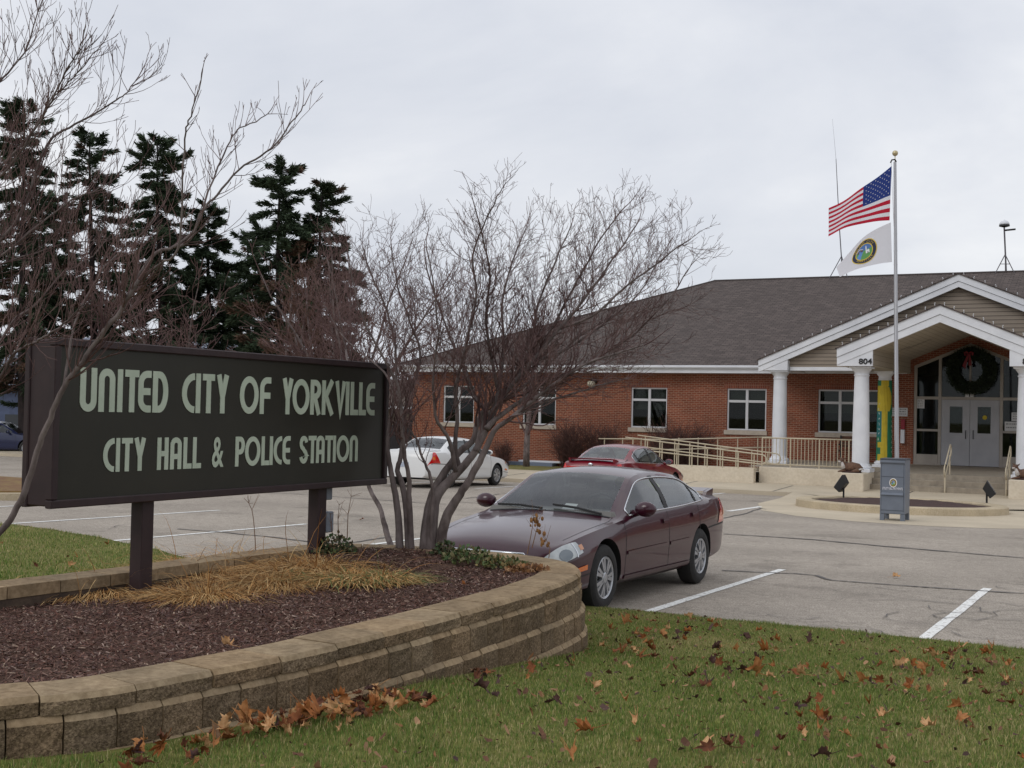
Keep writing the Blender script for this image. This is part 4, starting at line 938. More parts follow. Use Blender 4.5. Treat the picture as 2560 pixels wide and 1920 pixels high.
# ------------------------------------------------------------------ things on the porch
M_needle = mat('wreath_green', c(30,44,28), .8, c(46,58,36), 30)
wp = at_y(2429, 927, VW-.05); wr = thing('wreath', 'large dark green Christmas wreath hung over the entrance doors', 'wreath', tuple(wp))
b = MB(org=tuple(wp))
for i in range(5200):
    a = random.uniform(0, 6.283); rr = .60+random.gauss(0, .105); ph = random.uniform(0, 6.283); rr = .60+.19*math.cos(ph)*random.uniform(.4, 1); y = -.16+.15*math.sin(ph)
    p = np.array([wp[0]+rr*math.cos(a), wp[1]+y, wp[2]+rr*math.sin(a)]); d = np.array([math.cos(ph)*math.cos(a)-.5*math.sin(a), math.sin(ph)*.6-.2, math.cos(ph)*math.sin(a)+.5*math.cos(a)])+rng.normal(0, .35, 3); d /= np.linalg.norm(d)
    s = np.cross(d, rng.normal(0, 1, 3)); s /= np.linalg.norm(s); l = random.uniform(.06, .13); b.add([p-s*.010, p+s*.010, p+d*l+s*.006, p+d*l-s*.006], [(0,1,2,3)])
b.build('greenery', M_needle, wr)
M_bow = mat('bow_red', c(124,20,34), .6, c(98,16,28), 12)
b = MB(org=tuple(wp)); bx, by, bz_ = wp[0]-.05, wp[1]-.34, wp[2]+.56
for s in (-1, 1):
    b.tube([(bx, by, bz_), (bx+s*.07, by-.05, bz_+.06), (bx+s*.13, by-.03, bz_+.04), (bx+s*.12, by-.01, bz_-.04), (bx+s*.06, by, bz_-.02)], [.022, .04, .042, .035, .022], 8)
    b.add([(bx-.02+s*.02, by-.02, bz_), (bx+.03+s*.02, by-.02, bz_), (bx+s*.10+.0, by-.03, bz_-.46+.06*s), (bx+s*.10-.10, by-.03, bz_-.40)], [(0,1,2,3)])
b.ball((bx, by-.02, bz_), .05, 8); b.build('bow', M_bow, wr, smooth=True)
# banner wrapped round the inner column
M_bg = mat('banner_green', c(32,120,84), .7, c(26,104,74), 5); M_by = mat('banner_yellow', c(196,174,44), .7, c(178,156,38), 4); M_bl = mat('banner_letter', c(196,206,196), .7); M_bt = mat('banner_teal', c(30,104,104), .7)
cu_, cv_ = UC-2.33, 42.2
bn = thing('wrapped_banner', 'tall green and yellow banner wrapped round the inner white porch column', 'banner', (cu_, cv_, .35)); BO = (cu_, cv_, .35)
b = MB(org=BO); NZ, NT = 60, 72; w_ = NT
rad = lambda z: lerp(.243, .21, (z-.3)/2.8)+.012
def bann(k, z):
    # angle measured from the camera-facing side of the column
    a = (k/NT)*360; a = a-360 if a > 180 else a; t = (z-.35)/2.65
    if t > .62 and t < .93: 
        hw = 62*math.sqrt(max(0, 1-((t-.76)/.18)**2))+10
        return 1 if -80 < a+6 < hw-2 and abs(a) < 84 else 0
    if t >= .93: return 0 if abs(a) > 34 else 1
    if t < .23: return 1 if (-60 < a < 22 and not (.09 < t < .17 and a < -28)) else 0
    if -24 < a < 22: return 1
    return 2 if a < -24 and t > .3 else 0
yaw0 = math.atan2(CAM[1]-cv_, CAM[0]-cu_)
for j in range(NZ+1):
    z = .35+2.65*j/NZ
    for k in range(NT): a = yaw0+(k-.5)*2*math.pi/NT; r = rad(z)+.004*math.sin(k*1.3+j*.2); b.v.append((cu_+r*math.cos(a), cv_+r*math.sin(a), z))
for j in range(NZ):
    for k in range(NT): b.f.append((j*w_+k, j*w_+(k+1) % NT, (j+1)*w_+(k+1) % NT, (j+1)*w_+k)); b.mi.append(bann(k, .35+2.65*(j+.5)/NZ))
b.build('fabric', [M_bg, M_by, M_bt], bn, smooth=True)
b = MB(org=BO)
def bl(adeg, z, txt, h):
    vs, fs = text_mesh(txt, h, 0, .004); pts = []
    for p in vs: a = yaw0+R_(adeg)-(p[1])/.24*0+(-p[0])/.235; 
    for p in vs: a = yaw0+R_(adeg)-(p[1])/.24; zz = z+p[0]; r = rad(zz)+.008; pts.append((cu_+r*math.cos(a), cv_+r*math.sin(a), zz))
    b.add(pts, [f[::-1] for f in fs])
for i, ch in enumerate('PALFICAL'[::-1]): pass
for i in range(8):                                              # worn pale characters running down both edges, too small to read
    for an, zz in ((-48, 1.05+i*.165), (62, .62+i*.17)):
        for q in range(3):
            a = yaw0-R_(-an)*-1*-1; a = yaw0+R_(an)*-1*-1; a = yaw0-R_(-an); z = zz+random.uniform(-.03, .04); da = random.uniform(-.12, .12); h = random.uniform(.02, .05); wdt = random.uniform(.04, .12); r = rad(z)+.010
            b.add([(cu_+r*math.cos(a+da), cv_+r*math.sin(a+da), z), (cu_+r*math.cos(a+da+wdt), cv_+r*math.sin(a+da+wdt), z+random.uniform(-.02,.02)), (cu_+r*math.cos(a+da+wdt), cv_+r*math.sin(a+da+wdt), z+h), (cu_+r*math.cos(a+da), cv_+r*math.sin(a+da), z+h)], [(0,1,2,3)])
b.build('characters', M_bl, bn)
# bench on the porch
M_wood = mat('dark_bench_wood', c(92,60,42), .7, c(70,46,34), 6)
bp_ = (-9.35, 44.1, .175); be = thing('porch_bench', 'dark wooden bench with black ends against the brick wall under the wide window', 'bench', bp_); b = MB(org=bp_)
for k in range(5): b.bbox(-10.1, -8.6, 43.80+k*.085, 43.87+k*.085, .60, .63, .004)
b.build('seat', M_wood, be); b = MB(org=bp_)
for k in range(4): b.bbox(-10.1, -8.6, 44.27+k*.02, 44.295+k*.02, .72+k*.1, .80+k*.1, .004)
b.build('backrest', M_wood, be)
for u in (-10.12, -8.62):
    b = MB(org=bp_); b.bbox(u, u+.05, 43.78, 43.83, .175, .82, .004); b.bbox(u, u+.05, 44.26, 44.31, .175, 1.12, .004); b.bbox(u, u+.05, 43.831, 44.259, .56, .598, .004); b.bbox(u, u+.05, 43.831, 44.259, .78, .82, .004); b.build('end_frame', M_black, be)
# notices, boxes
M_paper = mat('notice_paper', c(206,206,206), .8); M_ink = mat('notice_ink', c(110,110,114), .8)
def notice(x0, y0, x1, y1, vdep, label, lines=4, nm='paper_notice', m=None, dep=.006, cat='notice'):
    a = at_y(x0, y0, vdep); d = at_y(x1, y1, vdep); org = ((a[0]+d[0])/2, vdep, (a[2]+d[2])/2); o = thing(nm, label, cat, org)
    b = MB(org=org); b.bbox(a[0], d[0], vdep-dep, vdep, d[2], a[2], min(.002, dep/3)); b.build('sheet' if m is None else 'casing', m or M_paper, o)
    if lines:
        b = MB(org=org); h = (a[2]-d[2])
        for k in range(lines):
            z = a[2]-h*(k+.8)/(lines+.6); x = a[0]+.04
            while x < d[0]-.06: w = random.uniform(.02, .08); b.box(x, min(x+w, d[0]-.03), vdep-dep-.002, vdep-dep-.0005, z, z+h*.35/(lines+1)); x += w+.02
        b.build('print', M_ink, o)
    return o
yg = VW+.03+.045
notice(2292,998,2311,1021, yg, 'small printed notice on the glass left of the entrance doors', 5)
notice(2529,1031,2552,1053, yg, 'upper white paper on the glass right of the entrance doors', 3)
notice(2512,1054,2552,1078, yg, 'lower wide white paper on the glass right of the entrance doors', 2)
notice(2226,1019,2269,1041, VW-.003, 'white notice board on the brick wall behind the flagpole', 3, 'notice_board', None, .02)
notice(2254,1048,2263,1073, VW-.003, 'narrow red box on the brick wall left of the entrance', 0, 'wall_box', mat('box_red', c(140,28,44), .5), .12, 'wall box')
notice(2253,1074,2262,1108, VW-.003, 'white box on the brick wall below the red box', 0, 'wall_box', M_white, .12, 'wall box')
notice(2413,981,2435,993, VW+.02, 'small white number plate over the join of the entrance doors', 0, 'number_plate', M_paper, .01, 'plate')
a = at_y(2424, 985, VW-.0); b = MB(); vs, fs = text_mesh('1', .2, .002, .01); o = [q for q in bpy.data.objects if q.name == 'number_plate'][0]; b.add([(p[0], -.012-p[2], p[1]) for p in vs], fs); b.build('digit', M_black, o)
a = at_y(2462, 1044, VW+.06); b = MB(org=tuple(a)); b.lathe([(.075, 0), (.075, .004)], a[0], a[1], a[2], 20); o = b.build('door_sticker', M_by); o.rotation_euler = (R_(90), 0, 0); tag(o, 'round yellow sticker on the glass of the right entrance door', 'sticker')
# lying deer figures on the plinths
M_fur = mat('figure_brown', c(112,84,66), .85, c(84,60,48), 14); M_belly = mat('figure_white', c(206,202,198), .85, c(180,172,166), 20)
def deer(u, v, label):
    z = PLT; o = thing('deer_figure', label, 'figure', (u, v, z), 'animal figures on the plinths'); b = MB()
    b.tube([(.30, .05, .10), (.20, .03, .15), (.02, 0, .17), (-.14, -.02, .16), (-.24, -.03, .12)], [.07, .13, .15, .13, .07], 12)
    b.tube([(-.16, -.04, .18), (-.22, -.07, .28), (-.25, -.10, .36)], [.085, .06, .05], 10); b.tube([(-.24, -.09, .37), (-.29, -.16, .36), (-.32, -.22, .335)], [.06, .05, .03], 10)
    for s in (-1, 1): b.tube([(-.24+s*.035, -.07, .40), (-.25+s*.10, -.05, .45)], [.028, .008], 6); b.tube([(-.15, s*.10, .08), (-.28, s*.11-.04, .045), (-.36, s*.08-.10, .03)], [.04, .03, .02], 8); b.tube([(.24, s*.11, .10), (.10, s*.15, .05), (.02, s*.15, .03)], [.07, .04, .025], 8)
    b.build('body', M_fur, o, smooth=True)
    b = MB(); b.tube([(-.20, -.10, .13), (-.235, -.125, .24), (-.26, -.14, .315)], [.07, .05, .035], 10); b.tube([(-.295, -.185, .34), (-.325, -.235, .325)], [.04, .026], 8); b.tube([(.36, .05, .10), (.30, -.02, .12), (.22, -.13, .09)], [.012, .03, .02], 8); b.build('white_chest', M_belly, o, smooth=True)
    b = MB(); b.ball((0, 0, .02), .30, 14, (1.05, .65, .16)); b.build('mat', mat('dark_leaf_mat', c(60,38,34), .9), o, smooth=True); return o
deer(-8.30, 37.83, 'lying brown and white deer figure on the left plinth before the column'); deer(-3.45, 37.83, 'lying brown and white deer figure on the right plinth at the photo edge')
# masts on the roof
def mast(pb_, label, kindm):
    o = thing('roof_mast' if kindm else 'whip_antenna', label, 'weather mast' if kindm else 'antenna', tuple(pb_)); return o
M_steel = mat('dull_steel', c(96,92,96), .5, metal=.4)
q = np.array([-13.35, VR, RZ]); q = at_y(2052, 700, VR); q[2] = RZ; o = thing('whip_antenna', 'very tall thin whip antenna on a tripod on the roof ridge behind the flags', 'antenna', tuple(q))
tp = at_y(2081, 297, VR); mid = at_y(2090, 397, VR); bs_ = at_y(2107, 694, VR)
b = MB(org=tuple(q)); b.tube([bs_, at_y(2098,560,VR), mid], [.026, .022, .013], 6); b.tube([mid, tp], [.006, .003], 5); b.build('whip', M_steel, o)
for x in (2073, 2119, 2100):
    b = MB(org=tuple(q)); e = at_y(x, 701 if x != 2100 else 690, VR+(.9 if x == 2100 else -.15)); e[2] = RZ-abs(e[1]-VR)*.42; b.tube([at_y(2104, 640, VR), e], .02, 5); b.build('leg', M_steel, o)
q = at_y(2512, 678, VR); q[2] = RZ; o = thing('weather_mast', 'slim tripod mast with a domed sensor and side arm on the roof ridge', 'weather mast', tuple(q))
b = MB(org=tuple(q)); tp = at_y(2510.5, 568, VR); b.tube([at_y(2515.5, 680, VR), tp], .035, 6); b.build('pole', M_steel, o)
for x, dv in ((2488, -.15), (2536, -.15), (2514, .9)):
    b = MB(org=tuple(q)); e = at_y(x, 682, VR+dv); e[2] = RZ-abs(dv)*.42; b.tube([at_y(2513, 636, VR), e], .02, 5); b.build('leg', M_steel, o)
b = MB(org=tuple(q)); b.tube([at_y(2501, 660, VR), at_y(2526, 660, VR)], .014, 5); b.build('brace', M_steel, o)
t_ = at_y(2511, 562, VR); b = MB(org=tuple(q)); b.lathe([(.2, 0), (.19, .06), (.14, .14), (.05, .18), (.02, .21)], t_[0], t_[1], t_[2], 14); b.build('dome', M_white, o, smooth=True); b = MB(org=tuple(q)); b.lathe([(.08, -.10), (.21, -.06), (.205, 0)], t_[0], t_[1], t_[2], 14); b.tube([at_y(2511, 576, VR), at_y(2539, 573, VR)], .04, 6); b.build('bracket', M_black, o)
# ------------------------------------------------------------------ cars (local frame: nose at y = 0 looking to -y, x across, z up)
M_tyre = mat('tyre_rubber', c(34,33,33), .85, c(44,43,42), 20); M_rim = mat('alloy_rim', c(176,178,182), .35, metal=.7); M_well = mat('wheel_well_black', c(14,14,15), .9)
M_cglass = glass_mat('car_glass', (.80,.86,.84,1), 1.35, fres=1.45); M_sglass = glass_mat('side_glass', (.74,.82,.80,1), 1.3, fres=1.45); M_cglass_dark = glass_mat('car_glass_dark', (.22,.25,.25,1), 1.5, fres=1.5)
M_chrome = mat('chrome', c(206,208,212), .15, metal=1.0); M_lamp = mat('headlamp_lens', c(190,194,194), .12, c(164,170,172), 9, coat=1.); M_red = mat('tail_lamp_red', c(200,22,20), .15, coat=1.); M_amber = mat('amber_lamp', c(224,110,20), .2, coat=1.)
M_amber2 = mat('amber_bulb', c(190,120,70), .2, coat=1.); M_bowl = mat('lamp_bowl_grey', c(120,126,130), .15, metal=.6)
M_seat = mat('seat_fabric_grey', c(104,98,96), .9, c(84,80,78), 10); M_dash = mat('dash_grey', c(104,102,98), .7); M_rub = mat('rubber_trim', c(28,27,28), .6); M_plate = mat('number_plate', c(190,196,206), .6, c(150,160,180), 18); M_cloth = mat('yellow_green_cloth', c(196,204,120), .9, c(150,160,90), 8)
def paint(name, col, col2=None):
    m = mat(name, col, .28, col2, 1.2, coat=.6, spec=.3); return m
class Sedan:
    W = [(0,.66),(.05,.745),(.15,.815),(.35,.862),(.7,.885),(1.2,.893),(3.6,.893),(4.2,.878),(4.6,.835),(4.75,.785),(4.84,.70)]
    TOP = [(0,.585),(.05,.655),(.14,.715),(.4,.795),(.8,.86),(1.15,.905),(1.34,.935),(1.6,1.085),(1.9,1.25),(2.12,1.365),(2.3,1.402),(2.55,1.428),(2.8,1.433),(3.1,1.42),(3.4,1.378),(3.7,1.255),(4.0,1.115),(4.12,1.07),(4.25,1.048),(4.6,1.035),(4.72,1.005),(4.80,.93),(4.84,.82)]
    CROWN = [(0,.02),(.3,.055),(1.2,.06),(1.34,.035),(2.1,.04),(2.7,.055),(3.4,.045),(4.1,.03),(4.6,.03),(4.84,.02)]
    RAILY = [(0,.54),(.1,.62),(.4,.69),(1.2,.742),(1.34,.748),(1.6,.705),(1.9,.65),(2.12,.612),(2.4,.588),(2.7,.58),(3.1,.583),(3.4,.60),(3.7,.635),(4.0,.672),(4.15,.69),(4.4,.70),(4.7,.66),(4.84,.58)]
    BELTZ = [(0,.545),(.1,.635),(.4,.725),(.8,.80),(1.2,.852),(1.45,.885),(2,.91),(3,.935),(3.8,.96),(4.15,.975),(4.6,.965),(4.75,.93),(4.84,.78)]
    BELTY = [(0,.60),(.1,.70),(.4,.78),(.9,.832),(1.4,.848),(3,.848),(3.8,.842),(4.3,.825),(4.7,.755),(4.84,.63)]
    ZB = [(0,.23),(.3,.19),(1,.20),(3.8,.20),(4.4,.24),(4.84,.30)]
    L, AX, TR, WD = 4.84, (.96, 3.71), .318, 1.0
    SIDE = (1.62, 3.86); SPLIT = ((2.60, 2.70), (3.58, 3.63)); WS = (1.38, 2.11); RW = (3.44, 4.08)
    def __init__(s, **k):
        for a, d in k.items(): setattr(s, a, d)
        s.w, s.top, s.cr, s.ry, s.bz, s.by, s.zb = [tbl(t) for t in (s.W, s.TOP, s.CROWN, s.RAILY, s.BELTZ, s.BELTY, s.ZB)]
    def pt(s, y, q):
        """q 0..6 lower body (0 bottom centre, 6 belt), 6..7 glass side, 7..10 roof to centre line"""
        w = s.w(y); zb = s.zb(y); bz = s.bz(y); by = s.by(y); tz = s.top(y); cr = s.cr(y); rz = max(tz-cr, bz+.004); ry = s.ry(y)
        if q <= 6:
            P = [(0, zb), (w*.84, zb), (w*.965, zb+.065), (w*.992, lerp(zb, bz, .36)), (w*1.0, lerp(zb, bz, .55)), (w*.992, lerp(zb, bz, .80)), (by, bz)]
            i = min(int(q), 5); f = q-i
            if i < 2: return lerp(P[i][0], P[i+1][0], f), lerp(P[i][1], P[i+1][1], f)
            g = lambda k: P[min(max(k, 1), 6)]
            p0, p1, p2, p3 = g(i-1), g(i), g(i+1), g(i+2)
            return tuple(.5*(2*p1[c_]+(-p0[c_]+p2[c_])*f+(2*p0[c_]-5*p1[c_]+4*p2[c_]-p3[c_])*f*f+(-p0[c_]+3*p1[c_]-3*p2[c_]+p3[c_])*f**3) for c_ in (0, 1))
        if q <= 7: f = q-6; return lerp(by, ry, f)+.035*math.sin(math.pi*f)*min(1, (rz-bz)/.35), lerp(bz, rz, f)
        f = (q-7)/3; return ry*(1-f), rz+(tz-rz)*(1-(1-f)**2.2)
    def P(s, y, q, sg=1, off=0):
        x, z = s.pt(y, q)
        if off:
            e = .01; xa, za = s.pt(y, min(q+.02, 10)); xb, zb_ = s.pt(y, max(q-.02, 0)); xc, zc = s.pt(min(y+e, s.L), q); xd, zd = s.pt(max(y-e, 0), q); dy = min(y+e, s.L)-max(y-e, 0)
            tq = np.array([xa-xb, 0, za-zb_]); ty = np.array([xc-xd, dy, zc-zd]); n = np.cross(tq, ty); n /= np.linalg.norm(n)+1e-12
            if n[0]*1+n[2]*.3 < 0: n = -n
            return (sg*(x+n[0]*off)*s.WD, y+n[1]*off, z+n[2]*off)
        return (sg*x*s.WD, y, z)
    def glassband(s, y):
        h = max(s.top(y)-s.cr(y)-s.bz(y), .004); return min(.45, .035/h), max(.55, 1-.06/h)
def make_car(name, label, S, pm, loc, rot, tail='corner', spoiler=False, chrome_line=True, dark_glass=False, front=True, group=None, rimn=7):
    car = thing(name, label, 'car', loc, group)
    car.rotation_euler = rot
    L_ = S.L
    ys = sorted(set([0, .02, .05, .09, .14, .2, .28, .36]+list(np.arange(.45, L_-.5, .09))+[S.SIDE[0], S.SIDE[1], S.SPLIT[0][0], S.SPLIT[0][1], S.SPLIT[1][0], S.SPLIT[1][1], S.WS[0], S.WS[1], S.RW[0], S.RW[1]]+[L_-.42, L_-.34, L_-.26, L_-.19, L_-.13, L_-.09, L_-.055, L_-.03, L_-.012, L_]))
    ys = [y for i, y in enumerate(ys) if i == 0 or y-ys[i-1] > .006]
    low = [0, .5, 1, 1.5, 2, 2.4, 2.8, 3.2, 3.6, 4, 4.4, 4.8, 5.2, 5.6, 6]
    vs = []; rows = None
    for y in ys:
        a, d = S.glassband(y); mx_ = min(.3, .055/max(S.ry(y), .3))*3
        q = low+[6+a, 6+(a+d)/2, 6+d, 7, 7+mx_, 8, 8.7, 9.4, 10]; n = len(q)
        half = [S.P(y, qq) for qq in q]; vs += half+[(-p[0], p[1], p[2]) for p in half[1:-1]]
    m = n+n-2
    order = list(range(n))+[n+(k-1) for k in range(n-2, 0, -1)]
    fs = []; mi = []
    for i in range(len(ys)-1):
        ym = (ys[i]+ys[i+1])/2
        for k in range(m):
            a, d = order[k], order[(k+1) % m]; fs.append((i*m+a, (i+1)*m+a, (i+1)*m+d, i*m+d))
            kk = k if k < n-1 else m-1-k                     # row index on either side
            g = 0
            if kk in (15, 16) and S.SIDE[0] < ym < S.SIDE[1] and not any(p < ym < r for p, r in S.SPLIT): g = 1
            if kk >= 19 and (S.WS[0] < ym < S.WS[1] or S.RW[0] < ym < S.RW[1]): g = 1
            if kk < 2: g = 2
            mi.append(g)
    fs.append(tuple(order)); mi.append(0); fs.append(tuple((len(ys)-1)*m+k for k in order[::-1])); mi.append(0)
    me = bpy.data.meshes.new('tmp'); me.from_pydata(vs, [], fs)
    for mm in (pm, M_well, M_well): me.materials.append(mm)
    me.polygons.foreach_set('material_index', mi); me.update()
    ob = bpy.data.objects.new('tmp', me); COL.objects.link(ob); cut = []
    for ax in S.AX:
        for sg in (-1, 1):
            cb = MB(); r = S.TR+.052; n_ = 36; x0, x1 = sg*.56, sg*1.3; cv = []
            for x in (x0, x1):
                for k in range(n_): an = 2*math.pi*k/n_; cv.append((x, ax+r*math.cos(an), S.TR+.005+r*math.sin(an)))
            f1 = tuple(range(n_)); cb.add(cv, [f1[::-1], tuple(n_+k for k in f1)]+[(k, (k+1) % n_, n_+(k+1) % n_, n_+k) for k in range(n_)], 2)
            if sg < 0: cb.f = [f[::-1] for f in cb.f]
            co = cb.build('cut', [pm, M_well, M_well]); co.data.polygons.foreach_set('material_index', [2]*len(cb.f)); cut.append(co)
            md = ob.modifiers.new('b', 'BOOLEAN'); md.operation = 'DIFFERENCE'; md.object = co; md.solver = 'EXACT'
    bpy.context.view_layer.update(); dg = bpy.context.evaluated_depsgraph_get(); nm = bpy.data.meshes.new_from_object(ob.evaluated_get(dg))
    bpy.data.objects.remove(ob)
    for co in cut: bpy.data.objects.remove(co)
    V = [tuple(v.co) for v in nm.vertices]; bod = MB(); gl = {'s': MB(), 't': MB(), 'w': MB(), 'r': MB()}
    for p in nm.polygons:
        ix = tuple(p.vertices)
        if p.material_index == 1:
            cy = sum(V[i][1] for i in ix)/len(ix); cx = sum(abs(V[i][0]) for i in ix)/len(ix); nz = abs(p.normal.z)
            key = ('s' if V[ix[0]][0] > 0 else 't') if abs(p.normal.x) > .6 else ('w' if cy < 2.4 else 'r'); gl[key].f.append(ix); gl[key].mi.append(0)
        else: bod.f.append(ix); bod.mi.append(0 if p.material_index == 0 else 1)
    def compact(b):
        used = sorted({i for f in b.f for i in f}); mp_ = {o: k for k, o in enumerate(used)}; b.v = [V[i] for i in used]; b.f = [tuple(mp_[i] for i in f) for f in b.f]; return b
    body = compact(bod).build('body', [pm, M_well], car, smooth=True, sharp=R_(38))
    G = M_cglass_dark if dark_glass else M_cglass
    for k_ in 'st':
        if gl[k_].f: compact(gl[k_]).build('side_window', G if dark_glass else M_sglass, car, smooth=True)
    if gl['w'].f: compact(gl['w']).build('windshield', G, car, smooth=True)
    if gl['r'].f: compact(gl['r']).build('rear_window', G, car, smooth=True)
    def patch(nm_, m_, ya, yb, qa, qb, sg=1, off=.006, ny=8, nq=6, shape=None, parent=car, build=True, b=None):
        own = b is None; b = b or MB(); g = []
        for i in range(ny+1):
            for j in range(nq+1):
                ty, tq = i/ny, j/nq; y, q = lerp(ya, yb, ty), lerp(qa, qb, tq)
                if shape: y, q = shape(ty, tq)
                g.append(S.P(min(max(y, 0), L_), min(max(q, 0), 10), sg, off))
        b.add(g, [(i*(nq+1)+j, (i+1)*(nq+1)+j, (i+1)*(nq+1)+j+1, i*(nq+1)+j+1) for i in range(ny) for j in range(nq)])
        return b.build(nm_, m_, parent, smooth=True) if own else None
    # seams, mouldings, handles
    b = MB()
    for sg in (-1, 1):
        for y in (1.42, 2.63, 3.62): patch('', None, y, y+.010, 2.2, 6.0 if y > 1.5 else 5.9, sg, .0015, 1, 12, b=b)
        patch('', None, 1.42, 3.62, 2.2, 2.24, sg, .0015, 16, 1, b=b)
        patch('', None, .35, 1.36, 6.9, 6.97, sg, .0015, 12, 1, b=b)
        patch('', None, L_-.75, L_-.1, 6.75, 6.9, sg, .0015, 8, 1, b=b)
    patch('', None, 1.345, 1.375, 7.1, 10, 1, .004, 1, 8, b=b); patch('', None, 1.345, 1.375, 7.1, 10, -1, .004, 1, 8, b=b)
    b.build('panel_seam', M_rub, car)
    for sg in (-1, 1):
        b = MB(); patch('', None, 1.46, 2.60, 3.55, 3.85, sg, .012, 14, 2, b=b); patch('', None, 2.66, 3.30, 3.55, 3.85, sg, .012, 10, 2, b=b); patch('', None, 1.42, 3.32, 1.9, 2.25, sg, .010, 16, 2, b=b)
        b.build('side_moulding', pm, car, smooth=True)
    for sg in (-1, 1):
        for y in (2.44, 3.36): patch('door_handle', pm, y, y+.16, 5.1, 5.4, sg, .022, 4, 3)
        if chrome_line:
            b = MB(); yy = np.linspace(S.SIDE[0]-.02, S.SIDE[1], 26); lo_ = [S.P(y, 6+S.glassband(y)[0]*.6, sg, .006) for y in yy]; hi_ = [S.P(y, 6+S.glassband(y)[1]+.03, sg, .006) for y in yy[::-1]]
            b.tube(lo_+hi_+[lo_[0]], .008, 5); b.build('window_trim', M_chrome, car, smooth=True)
        b = MB()
        for (pa, pb2) in S.SPLIT: patch('', None, pa-.005, pb2+.005, 6.05, 6.93, sg, .003, 2, 8, b=b)
        b.build('pillar_trim', M_rub, car, smooth=True)
        # mirror
        b = MB(); px, py, pz = S.P(1.72, 6.05, sg); b.ball((px+sg*.13, py-.02, pz+.075), .1, 14, (1.15, .62, .78)); b.tube([(px-sg*.02, py, pz+.02), (px+sg*.09, py, pz+.05)], [.04, .03], 8); mo = b.build('wing_mirror', pm, car, smooth=True)
        b = MB(); b.lathe([(.001, 0), (.085, 0)], 0, 0, 0, 14); b.v = [(px+sg*.13+v_[0]*1.1, py+.046, pz+.075+v_[1]*.72) for v_ in b.v]; b.build('mirror_glass', M_chrome, mo)
    # lamps
    for sg in (-1, 1):
        def hs(ty, tq): return (-.0+.03+.41*ty*(1-.10*tq), lerp(4.6+.3*ty, 5.75+.15*math.sin(math.pi*ty), tq))
        h = patch('headlight', M_lamp, 0, 0, 0, 0, sg, .008, 12, 7, hs)
        patch('reflector', M_chrome, .33, .345, 4.75, 5.8, sg, .011, 1, 6, parent=h); patch('indicator', M_amber2, .40, .46, 5.1, 5.45, sg, .0105, 4, 4, parent=h)
        def bowl(ty, tq): r_ = ty*.95; a_ = 2*math.pi*tq; return (.19+.085*r_*math.cos(a_), 5.15+.42*r_*math.sin(a_))
        patch('lamp_bowl', M_bowl, 0, 0, 0, 0, sg, .0115, 3, 16, bowl, parent=h)
        patch('side_lamp', M_amber, .33, .52, 3.5, 3.95, sg, .010, 5, 3)
        if tail == 'wrap':
            def ts(ty, tq): ap_ = .5+.5*(1-abs(ty-.45)/.55); return (lerp(L_-.52, L_-.008, lerp(ty, .5, tq*.5)), lerp(4.25, 6.1, tq*min(1, .25+1.1*(1-abs(ty-.45)/.6))))
            h = patch('taillight', M_red, 0, 0, 0, 0, sg, .007, 8, 6, ts); patch('amber_section', M_amber, L_-.27, L_-.17, 4.7, 5.2, sg, .010, 4, 3, parent=h)
        else:
            h = patch('taillight', M_red, L_-.16, L_-.006, 4.5, 6.0, sg, .007, 7, 6)
        if tail == 'wrap': continue
        b = MB(); b.bbox(sg*.30 if sg > 0 else -.64, .64 if sg > 0 else -.30, L_-.004, L_+.014, .70, .845, .006); b.build('taillight', M_red, car)
    b = MB(); b.bbox(-.16, .16, L_+.001, L_+.012, .58, .72, .004) ; b.build('plate', M_plate, car)
    b = MB(); b.ball((0, L_-.0, .90 if L_ > 0 else 0), .05, 12, (1.3, .3, .8)); b.build('badge', M_chrome, car, smooth=True)
    b = MB(); b.bbox(-.42, .42, -.022, .03, .50, .585, .012); gr = b.build('grille', M_well, car); b = MB(); b.tube([(-.43, -.02, .59), (.43, -.02, .59), (.46, -.02, .56), (.40, -.02, .49), (-.40, -.02, .49), (-.46, -.02, .56), (-.43, -.02, .59)], .012, 6); b.build('surround', M_chrome, gr, smooth=True)
    b = MB()
    for sg in (-1, 1): patch('', None, .03, .60, 2.95, 3.05, sg, .002, 8, 1, b=b); patch('', None, L_-.9, L_-.02, 4.1, 4.2, sg, .002, 8, 1, b=b)
    b.build('bumper_line', M_rub, car)
    if spoiler:
        b = MB(); zt = S.top(L_-.2); b.prism([(L_-.30, zt+.02), (L_-.16, zt+.04), (L_-.05, zt+.055), (L_-.09, zt+.022)], 'x', -.58*S.WD, .58*S.WD)
        for sg in (-1, 1): b.prism([(L_-.32, zt-.05), (L_-.08, zt-.06), (L_-.05, zt+.053), (L_-.16, zt+.038), (L_-.30, zt+.015)], 'x', sg*.605*S.WD-.024, sg*.605*S.WD+.024)
        b.build('spoiler', pm, car, smooth=True, sharp=R_(30))
